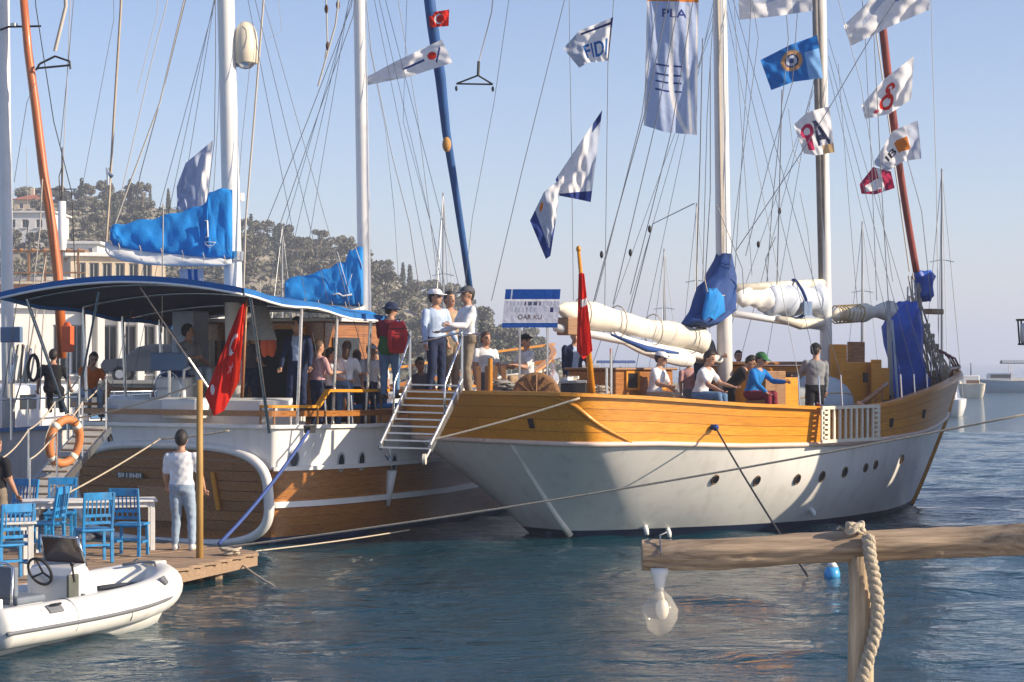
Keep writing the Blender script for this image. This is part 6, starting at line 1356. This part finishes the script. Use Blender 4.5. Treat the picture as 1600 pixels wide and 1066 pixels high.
# ================================================================== people
SKIN = {'a': mat('skin_tan', (.46, .25, .16), .55, .1, 8, bump=.05), 'b': mat('skin_light', (.58, .36, .26), .55, .1, 8, bump=.05), 'c': mat('skin_brown', (.30, .16, .10), .55, .1, 8, bump=.05)}
EYE = mat('eye_and_brow', (.03, .022, .018), .5, .1, 8, bump=0); LIP = mat('lips', (.35, .13, .10), .5, .1, 8, bump=0); SHOE = mat('dark_shoe', (.05, .045, .045), .6, .2, 8); SHOEW = mat('white_shoe', (.6, .58, .55), .6, .1, 8)
HAIRD = mat('dark_hair', (.022, .016, .013), .6, .3, 30, bump=.6, st=(1, 1, .3)); HAIRB = mat('brown_hair', (.085, .045, .025), .6, .3, 30, bump=.6, st=(1, 1, .3))
def clothm(name, col): return mat('cloth_'+name, col, .85, .16, 7, bump=.55, spec=.2)
C_ = {k: clothm(k, v_) for k, v_ in dict(white=(.72, .73, .76), paleblue=(.42, .53, .72), midblue=(.05, .27, .58), navy=(.02, .03, .075), jean=(.11, .2, .34), palejean=(.3, .38, .48), khaki=(.23, .19, .145), grey=(.24, .25, .27), dkgrey=(.1, .1, .115), black=(.018, .018, .022), red=(.48, .03, .035), maroon=(.22, .025, .045), green=(.04, .16, .06), orange=(.6, .16, .03), tan=(.42, .3, .2), pink=(.55, .32, .33), blue=(.02, .2, .55)).items()}
PEOPLE = []
def person(label, px, ptop, Y, rz=0, zg=None, pose='stand', H=1.72, shirt='white', pants='navy', hair='d', skin='a', sleeve='short', arms=((8, 8, 12), (8, 8, 12)), lean=0, turn=0, hat=None, shorts=False, jacket=None, long=False, build=1.13, shoe=SHOE, shirt2=None):
    top = P(px, ptop, Y)
    f_ = .86 if pose == 'sit' else 1.0
    if zg is not None: H = (top.z-zg)/(1.0 if pose != 'sit' else .76)
    H = min(max(H, 1.5), 1.93); k = H/1.74; hk = 1.1; ln = R_(lean)
    hd = Vector((0, -math.sin(ln)*.69, math.cos(ln)*.69))*k                # head centre relative to the pelvis
    cr = math.cos(ln)*.69*k+.125*k
    pel = Vector((top.x, top.y, top.z-cr)); off = Matrix.Rotation(rz, 3, 'Z') @ Vector((0, hd.y, 0)); pel.x -= off.x; pel.y -= off.y
    foot = .925*k if pose != 'sit' else .1*k
    J = {}; rv = random.Random(label); roll = R_(rv.uniform(-4.5, 4.5)); turn += rv.uniform(-14, 14); arms = tuple((a_+rv.uniform(-7, 9), b_+rv.uniform(-3, 7), e_+rv.uniform(-8, 14)) for a_, b_, e_ in arms); lean += rv.uniform(-2, 4)
    ln = R_(lean); LR = Matrix.Rotation(roll, 3, 'Y') @ Matrix.Rotation(ln, 3, 'X'); sway = rv.uniform(-.035, .035)
    def T(x, y, z_): return (LR @ Vector((x, y, z_)))*k
    J['pel'] = Vector((0, 0, 0)); J['waist'] = T(0, 0, .14); J['chest'] = T(0, 0, .35); J['sh'] = T(0, 0, .49); J['neck'] = T(0, .005, .55); J['head'] = T(0, -.01, .69)
    src = MB(); seg = []
    def loft(rings, reg):   # rings: centre, rx, ry
        rows = []
        for ctr, rx, ry in rings: rows.append([ctr+LR @ Vector((rx*math.cos(a)*k*build, ry*math.sin(a)*k*build, 0)) for a in np.linspace(0, 2*math.pi, 17)[:-1]])
        src.grid(rows, close=True); src.add(rows[0], [tuple(range(15, -1, -1))]); src.add(rows[-1], [tuple(range(16))])
    sw = .178*build
    loft([(T(0, 0, -.1), .10, .08), (T(0, .005, -.06), .165, .115), (T(0, .005, .02), .172, .12), (T(0, 0, .1), .158, .108), (T(0, 0, .17), .15, .104), (T(0, -.005, .28), .168, .115), (T(0, -.005, .37), .18, .12), (T(0, 0, .45), .178, .1), (T(0, 0, .495), .135, .078), (T(0, .005, .535), .06, .055)], 'torso')
    seg += [(T(0, 0, -.06), T(0, 0, .02), .14, 'hip'), (T(0, 0, .07), T(0, 0, .46), .14, 'torso')]
    src.tube([T(0, .012, .48), T(0, -.002, .62)], [.062*k, .052*k], 12); seg.append((T(0, .01, .54), T(0, 0, .6), .052, 'neck'))
    HR = LR @ Matrix.Rotation(R_(turn), 3, 'Z'); hc = J['head']
    def Hd(x, y, z_): return hc+HR @ Vector((x, y, z_))*(k*hk)
    kh = k*hk; src.ell(Hd(0, .008, .02), (.078*kh, .098*kh, .108*kh), 16, 12, M=HR); src.ell(Hd(0, -.022, -.05), (.058*kh, .07*kh, .068*kh), 14, 10, M=HR)
    src.ell(Hd(0, -.098, -.018), (.014*k, .022*k, .026*k), 8, 6, M=HR)
    for s in (-1, 1): src.ell(Hd(s*.08, .012, -.008), (.012*k, .024*k, .032*k), 8, 6, M=HR)
    seg.append((Hd(0, 0, -.06), Hd(0, 0, .04), .085, 'head'))
    hands = []
    for s, (pt, ab, el) in zip((-1, 1), arms):       # -1 = the person's right arm
        S = T(s*sw, 0, .452); a, b = R_(pt), R_(ab)
        d1 = Vector((s*math.sin(b), -math.sin(a)*math.cos(b), -math.cos(a)*math.cos(b))); a2 = R_(pt+el); b2 = b*.4
        d2 = Vector((s*math.sin(b2), -math.sin(a2)*math.cos(b2), -math.cos(a2)*math.cos(b2))); E = S+d1*.29*k; Wr = E+d2*.245*k; Hn = Wr+d2*.085*k
        ru = .058*(.5+.5*build) if sleeve != 'none' else .05
        src.ell(S, (.058*k, .058*k, .06*k), 10, 8); src.tube([S, S.lerp(E, .5), E], [(ru+.001)*k, ru*k, .047*k], 12); src.ell(E, (.046*k,)*3, 10, 8); src.tube([E, E.lerp(Wr, .4), Wr], [(.047 if sleeve == 'short' else .052)*k, (.043 if sleeve == 'short' else .05)*k, (.03 if sleeve == 'short' else .038)*k], 12)
        src.tube([Wr, Wr.lerp(Hn, .6), Hn], [.028*k, .036*k, .03*k], 10, flat=.6)
        seg += [(S, S.lerp(E, .66), .06, 'uparm'), (S.lerp(E, .7), Wr, .045, 'forearm'), (Wr.lerp(Hn, .2), Hn, .034, 'hand')]; hands.append((s, Wr, Hn, d2))
    for s in (-1, 1):
        h_ = Vector((s*.092, 0, -.03))*k
        if pose == 'sit': kn, an = Vector((s*.12, -.42, -.01))*k, Vector((s*.12, -.45, -.44))*k
        elif pose == 'walk': kn, an = Vector((s*.1, -.1*s-.05, -.44))*k, Vector((s*.1, -.2*s+.04, -.84))*k
        else: kn, an = Vector((s*.11+sway*.6, -.03-.035*(s*sway > 0), -.45))*k, Vector((s*.125+sway, .015-.03*s*(sway > 0), -.845))*k
        toe = an+Vector((s*.02, -.17, -.045))*k; heel = an+Vector((0, .06, -.045))*k; rp = .012 if not shorts else 0
        src.tube([h_, h_.lerp(kn, .5), kn], [.098*k, (.078+rp)*k, (.058+rp)*k], 14); src.ell(kn, ((.06+rp)*k,)*3, 10, 8); src.tube([kn, kn.lerp(an, .35), an], [(.058+rp)*k, (.056+rp)*k, (.042+rp*.8)*k], 14)
        src.tube([heel, an+Vector((0, -.05, -.04))*k, toe], [.042*k, .05*k, .036*k], 10, flat=.85); seg += [(h_, kn, .08, 'thigh'), (kn, an+Vector((0, 0, .07))*k, .055, 'shin'), (heel, toe, .045, 'foot')]
    tmp = bpy.data.objects.new('tmp', src.mesh('tmp', [], False)); COL.objects.link(tmp); m_ = tmp.modifiers.new('r', 'REMESH'); m_.mode = 'VOXEL'; m_.voxel_size = .017
    sm = tmp.modifiers.new('s', 'SMOOTH'); sm.iterations = 3; sm.factor = .5
    PEOPLE.append(dict(tmp=tmp, label=label, pel=pel, rz=rz, seg=seg, k=k, hands=hands, Hd=Hd, HR=HR, hc=hc, shirt=shirt, pants=pants, hair=hair, skin=skin, sleeve=sleeve, shorts=shorts, hat=hat, jacket=jacket, long=long, T=T, LR=LR, shoe=shoe, shirt2=shirt2))
    return pel
def finish_people():
    dg = bpy.context.evaluated_depsgraph_get()
    for d in PEOPLE:
        ev = d['tmp'].evaluated_get(dg); me = bpy.data.meshes.new_from_object(ev); n_ = len(me.vertices); V = np.empty(n_*3); me.vertices.foreach_get('co', V); V = V.reshape(-1, 3)
        Fc = [tuple(p.vertices) for p in me.polygons]; ctr = np.array([V[list(f_)].mean(0) for f_ in Fc]); k = d['k']
        best = np.full(len(ctr), 1e9); reg = np.zeros(len(ctr), int); names = []
        for i, (a, b, r, nm) in enumerate(d['seg']):
            a, b = np.array(a), np.array(b); ab = b-a; t = np.clip(((ctr-a) @ ab)/max(ab @ ab, 1e-9), 0, 1); ds = np.linalg.norm(ctr-(a+t[:, None]*ab), axis=1)-r*k; u = ds < best; best[u] = ds[u]; reg[u] = i; names.append(nm)
        cm = dict(head=0, neck=0, hand=0, torso=1, uparm=1, forearm=1 if d['sleeve'] == 'long' else 0, hip=2, thigh=2, shin=0 if d['shorts'] else 2, foot=3)
        if d['sleeve'] == 'none': cm['uparm'] = 0
        mi = np.array([cm[names[i]] for i in reg]); HRi = np.array(d['HR'].inverted()); hl_ = (ctr-np.array(d['hc'])) @ HRi.T/(k*1.1)
        hd = np.array([names[i] == 'head' for i in reg]); fr_ = hd & (hl_[:, 1] < -.05)
        mi[fr_ & (np.abs(np.abs(hl_[:, 0])-.034) < .017) & (np.abs(hl_[:, 2]-.012) < .009)] = 4; mi[fr_ & (np.abs(np.abs(hl_[:, 0])-.036) < .022) & (np.abs(hl_[:, 2]-.036) < .006)] = 4; mi[fr_ & (np.abs(hl_[:, 0]) < .026) & (np.abs(hl_[:, 2]+.068) < .009)] = 5
        if d['jacket']:   # open jacket over the shirt
            LRi = np.array(d['LR'].inverted()); tl = ctr @ LRi.T/k; tor = np.array([names[i] in ('torso', 'hip') for i in reg]); mi[(tor & ~((tl[:, 1] < -.02) & (np.abs(tl[:, 0]) < .06)) & (tl[:, 2] > -.08)) | np.array([names[i] in ('uparm', 'forearm') for i in reg])] = 6
        LRj = np.array(d['LR'].inverted()); tn = ctr @ LRj.T/k; mi[(tn[:, 2] > .505) & (np.abs(tn[:, 0]) < .085) & (mi == 1)] = 0; mi[(tn[:, 2] > .485) & (tn[:, 1] < -.03) & (np.abs(tn[:, 0]) < .05) & (mi == 1)] = 0
        if d['shirt2']:
            LRi = np.array(d['LR'].inverted()); tl = ctr @ LRi.T/k; mi[np.array([names[i] in ('torso', 'hip') for i in reg]) & (tl[:, 2] < .2) & (tl[:, 2] > -.13)] = 6
        nrm = np.empty(n_*3); me.vertices.foreach_get('normal', nrm); nrm = nrm.reshape(-1, 3); cl = np.zeros(n_)      # folds in the cloth
        for f_, m_i in zip(Fc, mi):
            if m_i in (1, 2, 6): cl[list(f_)] = 1
        X_, Y_, Z_ = V.T/k; hs_ = (len(d['label'])*1.7) % 6; fold = np.sin(38*Z_+16*X_+5*np.sin(9*X_+hs_)+hs_)*.5+np.sin(55*Z_-27*X_+14*Y_+2*hs_)*.3+np.sin(22*X_+31*Y_+12*Z_+hs_)*.4
        V = V+nrm*(cl*(.0055*fold+.002))[:, None]*k
        mb = MB(); mb.v = [tuple(v_) for v_ in V]; mb.f = Fc; mb.m = [int(x) for x in mi]
        for s, Wr, Hn, dr in d['hands']:      # fingers on the palm, slightly curled; thumb from its side
            sd_, u = frame_of(dr, Vector((0, 1, 0))); cu = u if u.y < 0 else -u
            for j in range(4):
                b = Hn+sd_*((j-1.5)*.018*k)-dr*.012*k; L_ = (.07, .078, .074, .06)[j]*k; mb.tube([b, b+dr*L_*.45+cu*.006*k, b+dr*L_*.8+cu*.022*k, b+dr*L_*.95+cu*.04*k], [.0095*k, .009*k, .008*k, .006*k], 6)
            b = Wr.lerp(Hn, .35)+sd_*(s*.03*k); mb.tube([b, b+dr*.03*k+sd_*s*.018*k, b+dr*.06*k+sd_*s*.014*k+cu*.015*k], [.011*k, .0105*k, .007*k], 6)
        t = thing('person', d['label'], 'person', d['pel'], d['rz'])
        mb.build('body', [SKIN[d['skin']], C_[d['shirt']], C_[d['pants']], d['shoe'], EYE, LIP, C_[d['jacket'] or d['shirt2'] or 'black']], t, True)
        Hd, HR = d['Hd'], d['HR']
        def cap_shell(rad, drop, m, name, face=.84):
            q = MB(); nu, nv = 22, 14; rows = []
            for j in range(nv+1):
                th = math.pi*j/nv*.78
                row = []
                for i in range(nu):
                    a = 2*math.pi*i/nu; x_, y_, z_ = math.sin(th)*math.cos(a), math.sin(th)*math.sin(a), math.cos(th); fc = (y_ < -.25 and z_ < .52) or (abs(x_) > .8 and z_ < -.02 and y_ < .25) or z_ < -.45 and y_ < .3
                    sc_ = face if fc else 1+.03*math.sin(7*a+5*th); row.append(Hd(x_*rad[0]*sc_, .01+y_*rad[1]*sc_, .022+z_*rad[2]*sc_))
                rows.append(row)
            q.grid(rows, close=True); return q.build(name, m, t, True)
        hm = HAIRD if d['hair'] == 'd' else HAIRB if d['hair'] == 'b' else mat('grey_hair', (.3, .29, .28), .6, .2, 30)
        if d['hair'] != 'none': cap_shell((.089, .11, .12), 0, hm, 'hair')
        if d['long']:
            q = MB(); q.tube([Hd(0, .05, .06), Hd(0, .085, -.04), Hd(0, .09, -.15), Hd(0, .095, -.25)], [.075*k, .082*k, .075*k, .035*k], 12, flat=.55, up=Vector((0, 1, 0))); q.build('long_hair', hm, t, True)
        if d['hat']:
            col, kind = d['hat']; hm2 = C_[col]; q = MB(); rows = []
            for j in range(8):
                th = math.pi/2*j/7*.98; rows.append([Hd(.094*math.sin(th)*math.cos(a), .008+.116*math.sin(th)*math.sin(a), .05+.088*math.cos(th)) for a in np.linspace(0, 2*math.pi, 21)[:-1]])
            q.grid(rows, close=True); cp = q.build('cap', hm2, t, True); q = MB()
            if kind == 'cap': rows = [[Hd(.085*math.cos(a)*f_, .008+.11*math.sin(a)*f_-.075*(f_ > 1), .055-.012*(f_ > 1)-dz) for a in np.linspace(math.pi*1.08, math.pi*1.92, 11)] for f_, dz in ((.98, 0), (1.05, 0), (1.05, .008), (.98, .008))]
            elif kind == 'brim': rows = [[Hd(.092*math.cos(a)*f_, .008+.113*math.sin(a)*f_, .055-.03*(f_ > 1)-dz) for a in np.linspace(0, 2*math.pi, 25)] for f_, dz in ((.98, 0), (1.5, 0), (1.5, .008), (.98, .008))]
            else: rows = [[Hd(.1*math.cos(a)*f_+.01, .008+.12*math.sin(a)*f_, .06+.02*(f_ > 1)-dz) for a in np.linspace(0, 2*math.pi, 25)] for f_, dz in ((.9, -.03), (1.12, 0), (1.1, .015), (.9, .012))]
            q.grid(rows); q.build('cap_brim', hm2, cp, True)
        bpy.data.objects.remove(d['tmp'])
def RY(px, w): return RB.world(RB.px(px, 500, w)).y
def LY(px, w): return LB.world(LB.px(px, 500, w)).y
A_HOLD = ((45, 10, 60), (20, 10, 20)); A_CROSS = ((30, 12, 95), (30, 12, 95))
# dock
person('person in white T-shirt and light jeans standing on the dock, seen from behind', 284, 674, 28.5, R_(172), zg=DZ, shirt='white', pants='palejean', arms=((4, 10, 10), (10, 8, 25)), turn=25, shoe=SHOEW)
person('person in black top cut by the left edge near the gangplank', -6, 683, 27.6, R_(150), H=1.7, shirt='black', pants='khaki', hair='b', skin='a', arms=((5, 6, 8), (5, 6, 8)), zg=DZ+.05)
# right boat, from stern to bow
ph = 2.48
person('person in pale blue top and white cap at the top of the gangway', 681, 453, RY(681, -1.7), R_(40), zg=ph, shirt='paleblue', pants='navy', sleeve='long', hat=('white', 'cap'), jacket=None, arms=((5, 12, 8), (10, 14, 15)), turn=20)
person('dark haired person half hidden between the two others at the gangway', 704, 457, RY(704, -1.9), R_(50), zg=ph, shirt='tan', pants='khaki', sleeve='long')
person('person in grey baseball cap, white sweater and khaki trousers holding the gangway rail', 731, 449, RY(731, -.75), R_(-70), zg=ph, shirt='white', pants='khaki', sleeve='long', hat=('dkgrey', 'cap'), arms=((22, 8, 45), (30, 8, 50)), build=1.3)
person('person in white shirt standing behind the person in khaki trousers', 757, 520, RY(757, -1.9), R_(30), H=1.66, shirt='white', pants='dkgrey', hair='b')
person('person in maroon and green top and dark hat, wearing the red backpack', 607, 474, RY(607, -2.0)+.2, R_(165), zg=ph-.05, shirt='maroon', shirt2='green', pants='jean', hat=('navy', 'brim'), arms=((6, 10, 14), (30, 10, 70)), turn=-40, build=1.2); 
person('person in grey seated low beside the gangway foot', 659, 560, RY(659, -2.1)+.4, R_(20), H=1.6, pose='sit', shirt='dkgrey', pants='black', skin='c')
person('person with dark beret and white shirt seated behind the round brown seat', 824, 524, RY(824, -1.0), R_(-62), pose='sit', H=1.68, shirt='white', pants='tan', hat=('black', 'beret'), arms=((25, 8, 70), (25, 8, 70)), turn=100)
person('person in navy vest and white sleeves behind the red furled flag', 896, 516, RY(896, -1.3), R_(15), H=1.66, shirt='paleblue', pants='jean', sleeve='long', jacket='navy')
person('person in white shirt with white cap seated on the rail left of the main mast', 1029, 550, RY(1029, 1.3), R_(60), pose='sit', H=1.66, shirt='white', pants='tan', sleeve='short', hat=('white', 'cap'), arms=((20, 12, 40), (25, 8, 30)), lean=8)
person('person in grey shirt standing behind the main mast foot', 1098, 506, RY(1098, -.3), R_(30), H=1.74, shirt='grey', pants='navy', hat=('grey', 'cap'), arms=((20, 8, 60), (20, 8, 60)))
person('dark haired person in white T-shirt leaning on the golden bulwark', 1108, 549, RY(1102, 2.0), R_(62), pose='sit', H=1.72, shirt='white', pants='jean', lean=16, arms=((30, 8, 40), (34, 10, 42)), turn=10)
person('person in pink top behind the person in white', 1079, 556, RY(1079, -.9), R_(20), H=1.5, shirt='pink', pants='grey', hair='b')
person('person in black jacket bending over beside the main mast', 1172, 556, RY(1172, .8), R_(75), H=1.62, shirt='black', pants='black', sleeve='long', lean=38, arms=((40, 8, 25), (40, 8, 25)), hair='d')
person('person with dark cap, bright blue sleeve and maroon trousers on the side deck', 1186, 551, RY(1184, 2.0), R_(55), pose='sit', H=1.66, shirt='blue', pants='maroon', sleeve='long', hat=('green', 'cap'), lean=14, arms=((30, 10, 20), (40, 6, 35)))
person('person with dark hair between the main mast and the person in black', 1153, 549, RY(1153, -1.2), R_(10), H=1.5, shirt='red', pants='navy')
person('person in grey sweater and black trousers with back to the viewer', 1273, 538, RY(1273, 1.3), R_(195), zg=1.66, shirt='grey', pants='black', sleeve='long', hat=('black', 'cap'), arms=((6, 8, 14), (30, 10, 60)), turn=-45)
# left boat
ld = 1.88
person('person in grey polo shirt seated at the helm of the left boat', 294, 508, LY(294, -.55)+.2, R_(50), pose='sit', H=1.74, shirt='grey', pants='palejean', arms=((30, 8, 60), (20, 8, 50)), turn=45)
person('person in grey top behind the large red flag', 388, 513, LY(388, .2), R_(20), H=1.66, shirt='dkgrey', pants='navy', hair='b', arms=((15, 8, 60), (15, 8, 60)))
person('person in blue shirt and open dark jacket standing in the wheelhouse shade', 466, 497, LY(466, 1.7), R_(-15), zg=2.16, shirt='paleblue', pants='navy', jacket='navy', sleeve='long', turn=-35, skin='a')
person('person in pale pink shirt turned away beside the awning post', 496, 533, LY(496, 1.9), R_(130), zg=1.9, shirt='pink', pants='navy', hair='b', arms=((20, 8, 80), (10, 10, 20)))
person('person with long brown hair and white shirt seen from behind', 537, 534, LY(535, 2.15), R_(165), zg=1.9, shirt='white', pants='jean', hair='b', long=True, arms=((30, 14, 60), (30, 14, 60)))
person('person with white cap and white T-shirt beside the long haired person', 577, 539, LY(575, 2.2), R_(35), zg=1.9, shirt='white', pants='navy', hat=('white', 'cap'), turn=20)
person('person in white shirt between the pink shirt and the long haired person', 516, 545, LY(516, 1.9), R_(100), zg=1.9, shirt='white', pants='navy', arms=((25, 8, 60), (10, 8, 20)))
person('person in white blouse and black trousers left of the white capped person', 556, 548, LY(556, 1.75), R_(200), zg=1.9, shirt='white', pants='black', hair='b', long=True)
person('person in white polo shirt just left of the red backpack', 592, 551, LY(592, 1.9), R_(-20), zg=1.9, shirt='white', pants='jean', hair='d')
# third boat
person('dark haired person in black seated with back turned on the far left boat', 82, 547, 38.6, R_(185), pose='sit', H=1.66, shirt='black', pants='black', arms=((15, 14, 30), (15, 14, 30)))
person('person with long dark hair and orange top bending on the far left boat', 143, 552, 35.4, R_(30), pose='sit', H=1.6, shirt='orange', pants='palejean', lean=22, long=True, arms=((20, 8, 40), (30, 8, 50)))
finish_people()
# seats below the seated people where the boat shows none
bp_ = thing('backpack', 'red backpack worn by the person in maroon and green', 'backpack', (0, 0, 0)); tp = P(621, 528, RY(607, -2.0)+.2-.25); bp_.scale = (1.08, 1.15, 1.08); bp_.location = tp; bp_.rotation_euler = (0, 0, R_(12)); REDB = clothm('backpack_red', (.5, .035, .04))
q = MB(); rows = []
for t_, wx, dy in ((-.26, .5, .4), (-.24, .85, .8), (-.1, 1, 1), (.08, 1, .95), (.2, .85, .75), (.27, .5, .45)): rows.append([(.165*wx*math.copysign(abs(math.cos(a))**.6, math.cos(a)), .1*dy*math.copysign(abs(math.sin(a))**.7, math.sin(a)), t_) for a in np.linspace(0, 6.2832, 21)[:-1]])
q.grid(rows, close=True); q.add(rows[0], [tuple(range(19, -1, -1))]); q.add(rows[-1], [tuple(range(20))]); q.build('bag', REDB, bp_, True)
q = MB(); rows = [[(.11*wx*math.cos(a), -.1-.05*max(0, math.sin(a)), t_+.12*math.sin(a)*0) for a in np.linspace(0, 3.1416, 9)] for t_, wx in ((-.2, .9), (-.1, 1), (0.02, .95))]; q.grid(rows); q.build('front_pocket', clothm('backpack_dark_red', (.3, .02, .025)), bp_, True)
for zz in (.06, .15):
    q = MB(); q.tube([(.15*math.cos(a), -.098*math.sin(a)-.004, zz) for a in np.linspace(.3, 2.84, 12)], .008, 5); q.build('zip', DARK, bp_)
q = MB(); q.tube([(-.1, .08, .24), (-.13, .2, .24), (-.14, .26, .1), (-.12, .2, -.12), (-.1, .08, -.2)], .018, 6, flat=.5); q.tube([(.1, .08, .24), (.13, .2, .24), (.14, .26, .1), (.12, .2, -.12), (.1, .08, -.2)], .018, 6, flat=.5); q.build('shoulder_strap', DARK, bp_, True)
q = MB(); q.tube([(-.04, 0, .26), (-.03, -.01, .3), (.03, -.01, .3), (.04, 0, .26)], .01, 5); q.build('carry_loop', DARK, bp_)
# ================================================================== haze over the harbour
hm_ = bpy.data.materials.new('sea_haze'); hm_.use_nodes = True; n = hm_.node_tree; n.nodes.clear()
vp = n.nodes.new('ShaderNodeVolumePrincipled'); vp.inputs['Color'].default_value = (.80, .86, 1, 1); vp.inputs['Density'].default_value = HAZE; vp.inputs['Anisotropy'].default_value = .2
om = n.nodes.new('ShaderNodeOutputMaterial'); n.links.new(vp.outputs[0], om.inputs['Volume'])
hz = MB().box((250, 2250, 29.5), (5600, 4700, 61)).build('haze', hm_); struct(hz, 'stuff'); tag(hz, 'thin sea haze over the harbour', 'haze')
